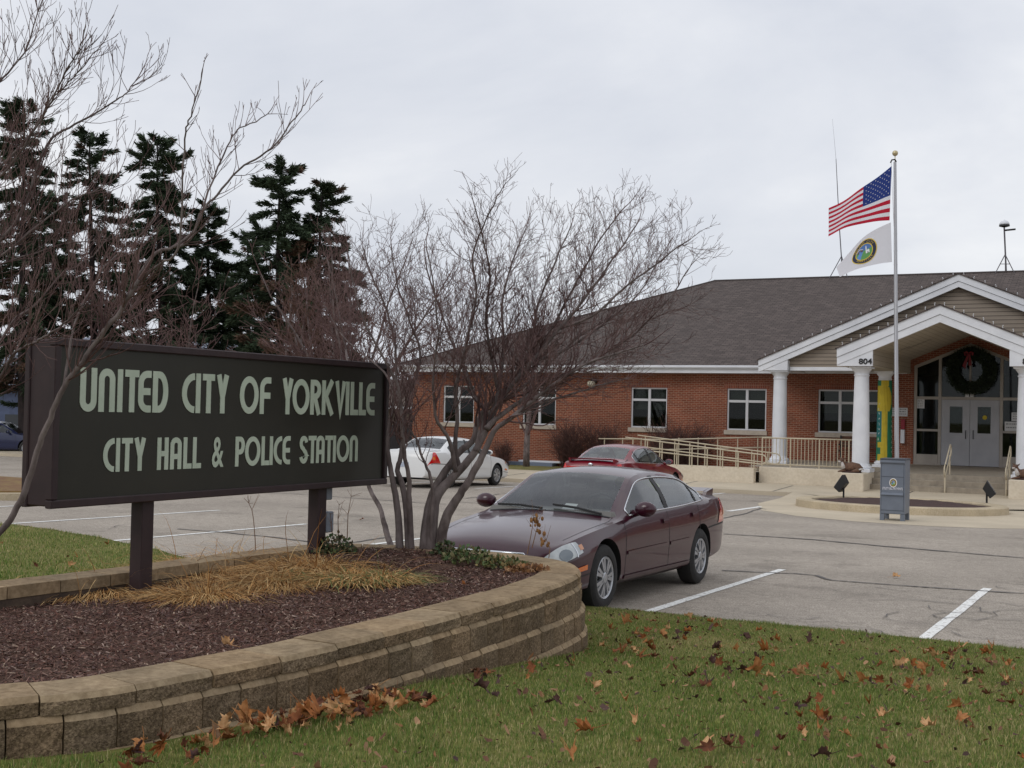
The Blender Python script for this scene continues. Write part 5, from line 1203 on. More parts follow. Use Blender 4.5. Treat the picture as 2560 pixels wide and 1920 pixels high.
    # wheels
    for ax in S.AX:
        for sg in (-1, 1):
            xo = sg*(S.w(ax)-.012)*S.WD; r = S.TR
            def ring(prof, mat_, nm_, parent, n_=36, sm=True):
                b = MB()
                for (rr, xx) in prof:
                    for k in range(n_): an = 2*math.pi*k/n_; b.v.append((xo-sg*xx, ax+rr*math.cos(an), r+rr*math.sin(an)))
                b.f = [(i*n_+k, i*n_+(k+1) % n_, (i+1)*n_+(k+1) % n_, (i+1)*n_+k) for i in range(len(prof)-1) for k in range(n_)]; b.mi = [0]*len(b.f)
                return b.build(nm_, mat_, parent, smooth=sm, sharp=R_(35))
            wh = ring([(.20, .02), (.215, .0), (.245, -.006), (r-.035, .0), (r-.006, .025), (r, .05), (r, .16), (r-.01, .185), (r-.04, .205), (.2, .205)], M_tyre, 'wheel', car)
            ring([(.205, .012), (.198, .004), (.180, .012), (.172, .05), (.17, .12)], M_rim, 'rim', wh)
            ring([(.001, .075), (.175, .075)], M_well, 'hub_back', wh, sm=False)
            b = MB(); ns = rimn
            for q in range(ns):
                an = 2*math.pi*q/ns
                for da in (-.16, .16):
                    c0 = (.055*math.cos(an+da*.6), .055*math.sin(an+da*.6)); c1 = (.188*math.cos(an+da), .188*math.sin(an+da)); dx, dy = -math.sin(an), math.cos(an); w0, w1 = .014, .019; V8 = []
                    for (xx) in (.010, .045):
                        for (cc, ww) in ((c0, w0), (c1, w1)):
                            for s2 in (-1, 1): V8.append((xo-sg*(xx+(.012 if cc is c0 else 0)*-.6), ax+cc[0]+dx*ww*s2, r+cc[1]+dy*ww*s2))
                    b.add(V8, [(0,1,3,2), (4,6,7,5), (0,2,6,4), (1,5,7,3), (0,4,5,1), (2,3,7,6)])
            for rr, xx in ((.001, -.004), (.045, .0), (.062, .012), (.062, .05)):
                for k in range(18): an = 2*math.pi*k/18; b.v.append((xo-sg*xx, ax+rr*math.cos(an), r+rr*math.sin(an)))
            k0 = len(b.v)-72; b.f += [(k0+i*18+k, k0+i*18+(k+1) % 18, k0+(i+1)*18+(k+1) % 18, k0+(i+1)*18+k) for i in range(3) for k in range(18)]; b.mi = [0]*len(b.f)
            b.build('spokes', M_rim, wh, smooth=True, sharp=R_(30))
    # cabin
    b = MB(); b.box(-.80*S.WD, .80*S.WD, 1.30, 4.1, .24, .30); b.bbox(-.78*S.WD, .78*S.WD, 1.36, 1.75, .55, .915, .05); b.bbox(-.74*S.WD, .74*S.WD, 3.55, 4.1, .30, .955, .03); b.build('dashboard', M_dash, car)
    for sg in (-1, 1):
        b = MB(); x = sg*.36; b.bbox(x-.24, x+.24, 2.15, 2.65, .32, .58, .05); b.prism([(2.55, .5), (2.72, .5), (2.93, 1.06), (2.80, 1.08)], 'x', x-.24, x+.24); b.bbox(x-.13, x+.13, 2.84, 2.93, 1.05, 1.19, .03); b.build('seat', M_seat, car, smooth=True, sharp=R_(40))
    b = MB(); b.bbox(-.66, .66, 3.05, 3.5, .32, .56, .05); b.prism([(3.40, .5), (3.56, .5), (3.72, 1.0), (3.60, 1.02)], 'x', -.66, .66)
    for sg in (-1, 1): b.bbox(sg*.38-.13, sg*.38+.13, 3.60, 3.70, 1.02, 1.14, .03)
    b.build('rear_seat', M_seat, car, smooth=True, sharp=R_(40))
    b = MB(); cx = .37; n_ = 20; b.tube([(cx+.185*math.cos(2*math.pi*k/n_), 1.92-.07*math.sin(2*math.pi*k/n_), .90+.17*math.sin(2*math.pi*k/n_)) for k in range(n_+1)], .016, 6); b.tube([(cx-.18, 1.92, .9), (cx+.18, 1.92, .9)], .02, 6); b.tube([(cx, 1.72, .84), (cx, 1.92, .9)], .03, 6); b.build('steering_wheel', M_rub, car, smooth=True)
    b = MB(); zm_ = S.top(2.1)-.17; b.bbox(-.10, .10, 2.06, 2.085, zm_, zm_+.055, .008); b.build('rear_mirror', M_rub, car)
    if front:
        b = MB()
        for x0, x1 in ((.62, .02), (-.08, -.66)):
            p0 = S.P(1.37, 7.0+3*(1-abs(x0)/S.ry(1.37)), 1 if x0 > 0 else -1, .02); p1 = S.P(1.44, 7.0+3*(1-min(1, abs(x1)/S.ry(1.44))), 1 if x1 > 0 else -1, .03); b.tube([p0, tuple((np.array(p0)+np.array(p1))/2+np.array([0, 0, .012])), p1], .013, 5)
        b.build('wiper', M_rub, car)
    return car, S, patch
# nearest: dark maroon sedan nosing up to the planter
_f = lambda T, k, z0=.55: [(y, z if z < z0 else z0+(z-z0)*(k if y < 3.3 else k+.06*min(1, (y-3.3)/.8))) for y, z in T]
MX = Sedan(WD=.93, TOP=_f(Sedan.TOP, .885), BELTZ=_f(Sedan.BELTZ, .885))
M_maroon = paint('maroon_paint', c(58,14,32), c(52,13,29)); 
fw_ = at_lot(1514.7, 1529); cx_ = -4.70-.885*.93; ny = fw_[1]-.96
car, S, patch = make_car('maroon_sedan', 'dark maroon four-door sedan parked nose-in beside the curved planter wall', MX, M_maroon, (cx_, ny, lot_z(ny)), (-math.atan(FALL), 0, 0), tail='wrap', spoiler=True)
b = MB(); yq = 1.44; a0 = S.P(yq, 9.0, 1, -.012); b.add([S.P(1.41, 8.95, 1, -.015), S.P(1.41, 9.55, 1, -.015), S.P(1.53, 9.5, 1, -.015), S.P(1.53, 8.9, 1, -.015)], [(0,1,2,3)]); b.build('windscreen_permit', M_paper, car)
b = MB(); b.tube([(.10, 2.92, 1.14), (.26, 2.86, 1.24), (.42, 2.86, 1.22), (.58, 2.9, 1.10)], [.05, .07, .06, .04], 8); b.build('draped_cloth', M_cloth, car, smooth=True)
# red sedan, seen from behind, nose to the ramp wall
RS = Sedan(AX=(.95, 3.65), L=4.72, W=[(0,.66),(.05,.745),(.15,.80),(.35,.845),(.7,.868),(1.2,.875),(3.6,.875),(4.15,.862),(4.5,.825),(4.64,.78),(4.72,.70)],
    TOP=[(0,.57),(.05,.64),(.14,.70),(.4,.775),(.8,.84),(1.15,.885),(1.34,.915),(1.6,1.07),(1.9,1.24),(2.12,1.35),(2.3,1.395),(2.55,1.42),(2.8,1.422),(3.1,1.405),(3.4,1.345),(3.7,1.215),(4.0,1.075),(4.1,1.04),(4.2,1.02),(4.5,1.0),(4.62,.965),(4.69,.89),(4.72,.80)],
    BELTZ=[(0,.53),(.1,.62),(.4,.71),(.8,.785),(1.2,.835),(1.45,.868),(2,.895),(3,.925),(3.8,.945),(4.1,.955),(4.5,.945),(4.64,.91),(4.72,.76)], CROWN=[(0,.02),(.3,.055),(1.2,.06),(1.34,.035),(2.1,.045),(2.7,.06),(3.4,.05),(4.1,.03),(4.5,.03),(4.72,.02)],
    RAILY=[(0,.54),(.1,.62),(.4,.69),(1.2,.735),(1.34,.74),(1.6,.69),(1.9,.63),(2.12,.585),(2.4,.565),(2.7,.56),(3.1,.565),(3.4,.585),(3.7,.625),(4.0,.665),(4.1,.68),(4.4,.69),(4.6,.65),(4.72,.58)], BELTY=[(0,.60),(.1,.70),(.4,.77),(.9,.82),(1.4,.832),(3,.832),(3.8,.826),(4.2,.81),(4.6,.745),(4.72,.63)], ZB=[(0,.23),(.3,.19),(1,.20),(3.7,.20),(4.3,.24),(4.72,.30)], SIDE=(1.6, 3.72), SPLIT=((2.58,2.68),(3.5,3.54)), RW=(3.42, 4.04))
M_cred = paint('red_paint', c(120,18,34), c(110,16,31))
rx, ry_ = -12.7, 33.25
make_car('red_sedan', 'bright dark-red sedan with a low rear spoiler parked facing the ramp wall', RS, M_cred, (rx, ry_, lot_z(ry_)), (math.atan(FALL), 0, math.pi), tail='corner', spoiler=True, front=False)
# white sedan
WS_ = Sedan(AX=(1.0, 3.77), L=4.88, WD=1.02, W=[(0,.66),(.05,.745),(.15,.815),(.35,.862),(.7,.885),(1.2,.893),(3.6,.893),(4.2,.88),(4.6,.845),(4.78,.80),(4.88,.71)],
    TOP=[(0,.60),(.05,.67),(.14,.735),(.4,.83),(.8,.895),(1.15,.935),(1.36,.96),(1.62,1.10),(1.92,1.265),(2.12,1.385),(2.3,1.43),(2.55,1.455),(2.85,1.46),(3.15,1.45),(3.38,1.41),(3.6,1.325),(3.85,1.195),(4.02,1.115),(4.15,1.09),(4.6,1.075),(4.76,1.04),(4.84,.96),(4.88,.84)],
    BELTZ=[(0,.56),(.1,.65),(.4,.76),(.8,.83),(1.2,.875),(1.45,.905),(2,.93),(3,.955),(3.8,.985),(4.15,1.005),(4.6,1.0),(4.78,.96),(4.88,.80)], RAILY=[(0,.54),(.1,.62),(.4,.69),(1.2,.742),(1.36,.75),(1.62,.71),(1.92,.655),(2.12,.625),(2.4,.605),(2.7,.60),(3.1,.602),(3.4,.615),(3.7,.645),(4.0,.685),(4.15,.70),(4.4,.715),(4.7,.68),(4.88,.60)],
    BELTY=[(0,.60),(.1,.70),(.4,.78),(.9,.832),(1.4,.848),(3,.848),(3.8,.845),(4.3,.83),(4.75,.765),(4.88,.64)], CROWN=[(0,.02),(.3,.055),(1.2,.06),(1.36,.035),(2.1,.04),(2.7,.055),(3.4,.045),(4.1,.03),(4.6,.03),(4.88,.02)], ZB=[(0,.23),(.3,.19),(1,.20),(3.8,.20),(4.4,.24),(4.88,.30)], SIDE=(1.64, 3.78), SPLIT=((2.62,2.72),(3.52,3.57)), RW=(3.42, 4.02))
M_cwhite = paint('white_paint', c(222,222,220))
wx, wy = -18.9, 34.5
make_car('white_sedan', 'white four-door sedan with red tail lights parked by the brick wall behind the bare tree', WS_, M_cwhite, (wx, wy, lot_z(wy)), (math.atan(FALL), 0, math.pi), tail='wrap', front=False, chrome_line=False)
# far left: dark blue saloon and a dark estate behind it
BS = Sedan(); M_cblue = paint('navy_paint', c(38,44,74))
bp2 = at_d(28, 1128, 52.0); 
make_car('navy_sedan', 'dark navy sedan at the left edge of the photo seen past the sign', BS, M_cblue, (bp2[0]+.2, bp2[1]+2.2, lot_z(bp2[1])), (0, 0, R_(-62)+math.pi), tail='wrap', front=False, chrome_line=False, dark_glass=True)
SU = Sedan(TOP=[(0,.85),(.05,.95),(.14,1.0),(.4,1.04),(.8,1.08),(1.15,1.11),(1.34,1.14),(1.6,1.35),(1.9,1.56),(2.12,1.68),(2.3,1.72),(2.55,1.74),(2.8,1.745),(3.4,1.74),(4.3,1.71),(4.55,1.66),(4.65,1.55),(4.72,1.4),(4.78,1.2),(4.84,1.0)],
    BELTZ=[(0,.78),(.1,.86),(.4,.95),(.8,1.0),(1.2,1.04),(1.45,1.06),(2,1.08),(3,1.09),(4.3,1.10),(4.6,1.08),(4.75,1.02),(4.84,.88)], RAILY=[(0,.54),(.1,.62),(.4,.69),(1.2,.742),(1.34,.748),(1.6,.72),(1.9,.69),(2.12,.67),(4.4,.66),(4.6,.65),(4.84,.6)], ZB=[(0,.4),(.3,.34),(4.4,.34),(4.84,.42)], TR=.36, SIDE=(1.62,4.3), SPLIT=((2.6,2.7),(3.5,3.58)), RW=(4.56,4.76))
bp3 = at_d(8, 1090, 63.0)
make_car('dark_wagon', 'dark blue-grey utility wagon parked behind the navy sedan at the left edge', SU, paint('slate_paint', c(52,60,76)), (bp3[0]-.6, bp3[1]+1.8, lot_z(bp3[1]) if bp3[1] < 62 else -1.3), (0, 0, R_(-62)+math.pi), tail='wrap', front=False, chrome_line=False, dark_glass=True)
# ------------------------------------------------------------------ bare trees
M_bark = mat('grey_bark', c(128,117,114), .9, c(84,74,72), 14, 8, bump=.5, bscale=40, stretch=(1, 1, .35), spec=.15)
M_twig = mat('red_brown_twig', c(118,96,92), .85, c(88,68,68), 6, spec=.15)
UP = np.array([0, 0, 1.])
def nrm(v): return v/(np.linalg.norm(v)+1e-12)
KEEP = None
def grow(b, p, d, Ln, r, lvl, up=.25, wig=.22, dens=9., seg=.07, child=.55, rmin=.0013, sideb=None, ang=(.45, .95)):
    n = max(2, int(Ln/seg)); pts = [p]; d = nrm(d); ds = [d]
    for i in range(n):
        d = nrm(d+rng.normal(0, wig, 3)+UP*up*.25); p = p+d*(Ln/n); pts.append(p); ds.append(d)
    if KEEP and (not KEEP(pts[-1]) or not KEEP(pts[len(pts)//2])): return
    rr = [max(rmin, r*(1-.75*i/n)) for i in range(n+1)]
    b.tube(pts, rr, 6 if r > .012 else (4 if r > .005 else 3), cap=r > .012)
    if lvl <= 0: return
    m_ = max(1, int(Ln*dens*random.uniform(.75, 1.2)))
    for k in range(m_):
        t = random.uniform(.12, 1.0); i = min(n-1, int(t*n)); q = pts[i]*(1-(t*n-i))+pts[i+1]*(t*n-i) if i < n else pts[-1]
        dd = ds[min(i+1, n)]; ax = nrm(np.cross(dd, rng.normal(0, 1, 3))); a = random.uniform(*ang); nd_ = nrm(dd*math.cos(a)+ax*math.sin(a)+UP*up*.5)
        if sideb is not None: nd_ = nrm(nd_+sideb)
        grow(b, q, nd_, Ln*child*random.uniform(.55, 1.1)*(1.15-.5*t), max(rmin, rr[i]*.5), lvl-1, up, wig, dens*1.25, seg*.8, child, rmin, sideb, ang)
def stem(b, px, D0, dz, r0, r1, n=8, off=0.):
    """px: survey points up the stem; depth starts at D0 and drifts by dz; returns resampled points"""
    P = np.array(px, float); m_ = len(P); w = []
    for i, (x, y) in enumerate(P): w.append(at_d(x, y, D0+dz*(i/(m_-1))))
    w = np.array(w); o = []
    for i in range(m_-1):
        p0, p1, p2, p3 = w[max(i-1, 0)], w[i], w[i+1], w[min(i+2, m_-1)]
        for t in (0, .25, .5, .75): o.append(.5*((2*p1)+(-p0+p2)*t+(2*p0-5*p1+4*p2-p3)*t*t+(-p0+3*p1-3*p2+p3)*t**3))
    o.append(w[-1]); o = np.array(o)+rng.normal(0, .0032, (len(o), 3))*np.linspace(.3, 1, len(o))[:, None]
    rr = [lerp(r0, r1, (i/(len(o)-1))**.62)*(1+.09*noise.noise(Vector(o[i]*6))) for i in range(len(o))]
    b.tube(list(o), rr, 10 if r0 > .02 else 7); return o, rr
def dress(b, o, rr, t0, per, ln, lvl, up=.3, **k):
    seg = np.linalg.norm(np.diff(o, axis=0), axis=1); Ls = seg.sum(); cum = np.concatenate([[0], np.cumsum(seg)])/Ls
    for q in range(int(Ls*per)):
        t = random.uniform(t0, 1); i = min(len(o)-2, int(np.searchsorted(cum, t))-1); i = max(i, 0); p = o[i]; d = nrm(o[i+1]-o[i]); ax = nrm(np.cross(d, rng.normal(0, 1, 3))); a = random.uniform(.45, 1.1)
        nd_ = nrm(d*math.cos(a)+ax*math.sin(a)+UP*.15); grow(b, p, nd_, ln*random.uniform(.5, 1.15)*(1.25-.6*t), max(.0022, rr[i]*.42), lvl, up, **k)
    grow(b, o[-1], nrm(o[-1]-o[-3]), ln*.42, rr[-1], lvl, up, **k)
# multi-stemmed tree at the back of the planter
TB = at_z(1060, 1378, .60); t1 = thing('bare_tree', 'bare multi-stemmed grey tree fanning out between the city sign and the maroon sedan', 'tree', tuple(TB), 'bare trees in the planter')
b = MB(org=tuple(TB)); D0 = float((TB-CAM)@CF); tops = []
def st(px, dz, r0, r1, t0=.34, ln=.68, dens=15.): o, rr = stem(b, px, D0, dz, r0, r1*.65); tops.append((o, rr, t0, ln, dens))
o, rr = stem(b, [(985,1395),(978,1366),(962,1316),(950,1270),(923,1218),(898,1120),(882,1000),(868,900),(850,800),(832,700),(815,640)], D0+.28, 1.5, .034, .004); tops.append((o, rr, .62, .5, 6.))
st([(1000,1395),(996,1298),(988,1235),(978,1181),(969,1127),(972,1072),(983,1018),(990,930),(985,850),(960,760),(930,690),(908,620)], .35, .036, .007)
st([(1022,1395),(1018,1298),(1007,1217),(994,1177),(1001,1145),(1008,1090),(1012,1036),(1035,960),(1050,880),(1020,790),(990,700),(978,610)], .5, .034, .007)
st([(1030,1395),(1025,1298),(1023,1235),(1022,1190),(1012,1145),(1006,1080),(1001,1000),(985,940),(950,880),(910,800),(885,720),(870,630)], -.5, .030, .006)
st([(1083,1400),(1078,1320),(1083,1236),(1072,1181),(1055,1141),(1041,1099),(1025,1076),(1008,1036),(996,1010),(975,960)], -.2, .020, .006, .5, .45)
st([(1070,1400),(1078,1340),(1085,1260),(1108,1217),(1153,1172),(1189,1127),(1216,1072),(1234,1030),(1270,975),(1330,905),(1400,820),(1470,735),(1530,650),(1580,580)], .3, .060, .008)
st([(1100,1400),(1106,1330),(1120,1285),(1145,1243),(1168,1208),(1198,1154),(1225,1099),(1240,1072),(1280,1043),(1342,993),(1400,950),(1473,905),(1540,885),(1610,862)], -.2, .052, .008, .5)
st([(1060,1395),(1066,1310),(1082,1235),(1112,1180),(1150,1130),(1183,1100),(1192,1061),(1208,1029),(1247,986),(1296,945),(1340,890),(1390,800),(1445,700),(1500,600),(1560,520)], .7, .046, .007)
o_, r_2 = tops[5][0], tops[5][1]
def br(px, dd, dz, r0, r1, t0=.2, ln=.64, dens=16.): o, rr = stem(b, px, D0+dd, dz, r0*.85, r1*.7); tops.append((o, rr, t0, ln, dens))
br([(1190,1128),(1200,1085),(1215,1034),(1200,1010),(1183,982),(1165,925),(1143,884),(1110,800),(1075,700),(1060,620)], .1, .35, .030, .006)
br([(1150,1172),(1138,1120),(1143,1038),(1138,970),(1150,925),(1170,840),(1190,740),(1182,640),(1215,550),(1250,480)], .15, -.3, .028, .006)
br([(1140,1180),(1125,1106),(1106,1072),(1091,1050),(1084,993),(1082,966),(1088,903),(1095,830),(1085,720),(1067,620)], 0, -.6, .024, .006)
br([(1216,1072),(1242,1045),(1296,1007),(1353,964),(1432,925),(1500,890),(1580,840),(1660,760),(1720,680)], .05, .5, .030, .006)
br([(1234,1036),(1250,950),(1260,860),(1255,760),(1280,660),(1315,570)], .2, .55, .026, .006)
br([(1296,945),(1330,850),(1345,760),(1390,650),(1430,560)], .35, .2, .022, .006)
br([(1247,986),(1230,900),(1215,800),(1225,690),(1205,590),(1185,510)], .3, -.4, .022, .006)
br([(1400,820),(1480,790),(1560,720),(1640,660),(1720,600)], .25, -.3, .018, .005)
br([(1330,905),(1420,870),(1520,800),(1600,730),(1650,640)], .25, .4, .018, .005)
br([(1280,1043),(1350,1010),(1430,985),(1510,960),(1570,945)], -.15, .3, .018, .005, .15, .5)
br([(1192,1061),(1260,1000),(1350,930),(1450,840),(1540,790),(1600,770)], .6, .6, .022, .005)
br([(1001,1000),(960,930),(900,880),(850,830),(800,740)], -.1, .7, .014, .004, .2, .5)
b.build('trunk', M_bark, t1, smooth=True)
def KEEP(q): x, y, z = proj(q); return not (x < 966 and 845 < y < 1225 and z < 10.4)      # pruned clear of the sign face
b = MB(org=tuple(TB))
for o, rr, t0, ln, dens in tops: dress(b, o, rr, t0, dens*1.25, ln, 2, .34, dens=13., wig=.2, seg=.055, child=.5)
b.build('crown', M_twig, t1); KEEP = None
# tree whose trunk leans across the left end of the sign
TB2 = at_d(-330, 1690, 5.7); TB2[2] = .5; t2 = thing('bare_tree', 'bare grey tree leaning in from the left edge across the end of the city sign', 'tree', tuple(TB2), 'bare trees in the planter')
b = MB(org=tuple(TB2)); tops = []; D0 = 5.7
def br2(px, dd, dz, r0, r1, t0=.35, ln=.42, dens=6.): o, rr = stem(b, px, D0+dd, dz, r0*.52, r1*.5); tops.append((o, rr, t0, ln, dens))
br2([(-330,1690),(-200,1520),(-90,1420),(0,1330),(45,1268),(78,1180),(100,1110),(125,1045),(160,968),(205,905),(252,842),(304,772),(347,700)], 0, -.3, .036, .020, .75)
br2([(304,772),(347,690),(390,632),(434,619),(477,597),(510,521),(543,488),(597,423),(651,391),(700,347),(738,293),(762,262)], -.26, .25, .020, .005, .25, .24, 6)
br2([(347,700),(400,660),(445,624),(456,488),(461,347),(472,304),(491,244),(506,172)], -.28, -.4, .014, .004, .3, .2, 5)
br2([(434,619),(490,570),(520,480),(545,420),(575,353),(602,320),(651,298),(684,268)], -.2, .5, .013, .004, .25, .17, 6)
br2([(160,968),(170,900),(190,800),(240,700),(290,640),(350,590),(400,520)], -.2, .4, .016, .004, .25, .4, 6)
br2([(-330,1690),(-260,1450),(-180,1200),(-90,1040),(0,943),(30,891),(69,864),(99,849),(127,834),(170,800),(210,760)], .1, -.5, .030, .006, .55, .35, 7)
br2([(-330,1690),(-330,1400),(-300,1100),(-220,880),(-120,700),(0,600),(60,520),(116,362),(174,318),(231,289),(289,252),(318,229),(354,178)], .3, .3, .034, .004, .45, .36, 6)
br2([(-300,1100),(-240,800),(-140,560),(-50,460),(40,380),(101,298),(124,255),(162,214),(203,174),(240,126)], .4, .0, .022, .004, .45, .34, 6)
br2([(-300,1100),(-260,700),(-170,430),(-80,290),(0,200),(60,130),(107,0),(130,-60)], .2, .5, .022, .004, .45, .36, 6)
br2([(-220,880),(-100,560),(20,420),(90,320),(140,230),(174,162),(203,110),(214,64)], .35, -.4, .016, .004, .4, .3, 6)
br2([(-120,700),(0,640),(100,560),(180,500),(250,470),(330,420)], .3, .2, .016, .004, .3, .4, 6)
br2([(-90,1040),(20,820),(90,760),(150,690),(230,640),(300,560)], .1, .5, .016, .004, .3, .4, 7)
br2([(-90,700),(0,660),(60,640),(160,610),(260,600),(340,580)], .5, .4, .012, .004, .2, .36, 7)
b.build('trunk', M_bark, t2, smooth=True)
b = MB(org=tuple(TB2))
for o, rr, t0, ln, dens in tops: dress(b, o, rr, t0, dens*3.5, ln*(1.2 if dens > 5.5 else .8), 2, .62, dens=12., wig=.13, seg=.045, rmin=.0012, child=.5, ang=(.3, .75))
b.build('crown', M_twig, t2)
# more bare trees further back
def bare_tree(x, yb, D, h, label, nst=5, spread=.35, r=.07, mt=M_twig, lean=(0, 0), lvl=3, dens=3.2, zb=None, name='bare_tree', rmin=.004, first=.3):
    p = at_d(x, yb, D); 
    if zb is not None: p[2] = zb
    o = thing(name, label, 'tree', tuple(p)); b = MB(org=tuple(p)); b2 = MB(org=tuple(p))
    for k in range(nst):
        a = random.uniform(0, 6.3); d = nrm(np.array([math.cos(a)*spread+lean[0], math.sin(a)*spread+lean[1], 1.])); q = p+np.array([math.cos(a), math.sin(a), 0])*r*.5
        pts = [q]; dd = d; n = 9
        for i in range(n): dd = nrm(dd+rng.normal(0, .09 if nst > 1 else .025, 3)+UP*.05); pts.append(pts[-1]+dd*h*.8/n)
        rr = [lerp(r, r*.2, i/n) for i in range(n+1)]; b.tube(pts, rr, 7); dress(b2, np.array(pts), rr, first, dens*1.7, h*.30, lvl-1, .3, dens=3.4/h*8*.75, wig=.16, seg=h*.035, rmin=rmin)
    b.build('trunk', M_bark, o, smooth=True); b2.build('crown', mt, o); return o
bare_tree(1316, 1166, 46.0, 6.2, 'slim grey street tree standing in the grass strip against the brick wall', 1, .03, .13, M_twig, lvl=3, dens=3.0, rmin=.006)
bare_tree(880, 1130, 38, 7.6, 'tall bare tree behind the right end of the city sign, with upright reddish twigs', 6, .36, .07, M_twig, lean=(-.06, 0), lvl=3, dens=2.8, rmin=.006)
M_twig2 = mat('rust_twig', c(104,76,64), .85, c(76,54,46), 3)
bare_tree(760, 1120, 40, 6.8, 'rust-brown bare thicket tree in front of the evergreens behind the sign', 5, .36, .07, M_twig2, lvl=3, dens=3.2, rmin=.008, first=.15)
bare_tree(975, 1090, 95, 7.5, 'distant bare tree left of the building corner', 3, .4, .1, M_twig, lvl=2, dens=2.5, rmin=.02)
bare_tree(470, 1120, 38, 6.8, 'bare tree with fine grey branches among the evergreen trunks', 3, .5, .06, M_twig, lvl=3, dens=2.4, rmin=.007)
# ------------------------------------------------------------------ evergreens
M_nd = [mat('evergreen_needles', (.03, .05, .02, 1), .8, attr='Col', spec=.15)]
M_trk = mat('evergreen_bark', c(62,52,50), .95, c(44,38,38), 5)
def conifer(xt, yt, D, hwpx, label, bare=.22, brown=0., dens=1., skew=0.):
    top = at_d(xt, yt+26, D); base = at_d(xt+skew, 1100, D); base[2] = -1.32; h = top[2]-base[2]; R0 = hwpx/FPX*D
    o = thing('evergreen_tree', label, 'tree', tuple(base), 'evergreen trees behind the city sign')
    b = MB(org=tuple(base)); ax = lambda t: base+(top-base)*t+np.array([math.sin(t*5+xt)*.12, math.cos(t*4)*.1, 0])
    n = 14; b.tube([ax(i/n*.985) for i in range(n+1)], [lerp(.24, .03, i/n) for i in range(n+1)], 8); tk = b
    cr = MB(org=tuple(base)); cr.cols = []
    nb = int(150*dens)
    for k in range(nb):
        t = bare+(1-bare)*(k+random.random())/nb; p = ax(t); u = (1-t)/(1-bare)
        rad = R0*(.20+1.22*u**.5)*random.uniform(.45, 1.25)*(1 if u < .9 else .8); a = random.uniform(0, 6.283); dr = random.uniform(-.28, .12)+(.45 if t > .9 else 0)
        d = nrm(np.array([math.cos(a), math.sin(a), dr-.12*u])); m_ = max(3, int(rad/.16)); pts = [p]; q = p.copy(); dd = d.copy()
        for i in range(m_): dd = nrm(dd+rng.normal(0, .09, 3)+UP*(.05 if i > m_*.5 else -.03)); q = q+dd*rad/m_; pts.append(q.copy())
        tk.tube(pts, [max(.01, .045*(1-i/m_)*u+.008) for i in range(m_+1)], 4, cap=False)
        is_b = random.random() < brown*(1.0 if t < .62 else .15)
        PA = np.array(pts); nn = int(m_*38*dens)
        tt = np.sqrt(rng.random(nn)); 
        if u > .3: tt = .06+.94*tt
        f = tt*m_; i0 = np.minimum(f.astype(int), m_-1); q0 = PA[i0]+(PA[i0+1]-PA[i0])*(f-i0)[:, None]+rng.normal(0, 1, (nn, 3))*np.array([.035, .035, .05])
        tg = PA[i0+1]-PA[i0]; tg /= np.linalg.norm(tg, axis=1)[:, None]; sd_ = np.cross(tg, UP)+rng.normal(0, .35, (nn, 3)); sd_ /= np.linalg.norm(sd_, axis=1)[:, None]; sd_ *= rng.choice([-1, 1], nn)[:, None]
        vv_ = sd_*rng.uniform(.3, 1., (nn, 1))+tg*rng.uniform(.4, 1., (nn, 1))+UP*rng.uniform(-.22, .30, (nn, 1)); vv_ /= np.linalg.norm(vv_, axis=1)[:, None]
        l = rng.uniform(.12, .38, (nn, 1))*(1.2-.45*tt[:, None])*min(1.2, rad/.9+.35); w = np.cross(vv_, rng.normal(0, 1, (nn, 3))); w = w/np.linalg.norm(w, axis=1)[:, None]*rng.uniform(.013, .036, (nn, 1))
        mc = q0+vv_*l*.5; Q = np.stack([q0-w*.5, mc-w, q0+vv_*l, mc+w], 1).reshape(-1, 3); k_ = len(cr.v); cr.v += Q.tolist(); cr.f += [(k_+4*j, k_+4*j+1, k_+4*j+2, k_+4*j+3) for j in range(nn)]; cr.mi += [0]*nn
        g = rng.uniform(.6, 1.5, nn)*random.uniform(.8, 1.25); br_ = (rng.random(nn) < .85) & is_b; CC = np.where(br_[:, None], np.array([[.125, .078, .055]]), np.array([[.043, .062, .035]]))*g[:, None]; cr.cols += np.repeat(np.concatenate([CC, np.ones((nn, 1))], 1), 4, 0).tolist()
    tk.build('trunk', M_trk, o); cr.build('crown', M_nd[0], o)
conifer(60, 232, 54, 120, 'leftmost dark evergreen, rising behind the bare twigs at the left edge', .20, .15, 1.1)
conifer(232, 306, 56, 100, 'narrow dark evergreen second from the left above the sign', .30, .10, .9)
conifer(402, 322, 55, 118, 'dark evergreen with a dense pointed top, third from the left above the sign', .24, .05, 1.15)
conifer(528, 492, 57, 92, 'lower dark evergreen between the taller two above the sign, with its trunk showing', .28, .0, 1.05)
conifer(705, 392, 53, 128, 'open-branched lighter evergreen above the right half of the sign', .18, .35, 1.05)
conifer(806, 438, 54, 108, 'rightmost evergreen, green at the top and rust brown below', .14, .75, 1.15)
conifer(140, 470, 66, 110, 'far dark evergreen low between the first two evergreens', .2, .1, .9)
conifer(620, 560, 64, 90, 'far small evergreen low between the two tallest right-hand evergreens', .2, .2, .8)
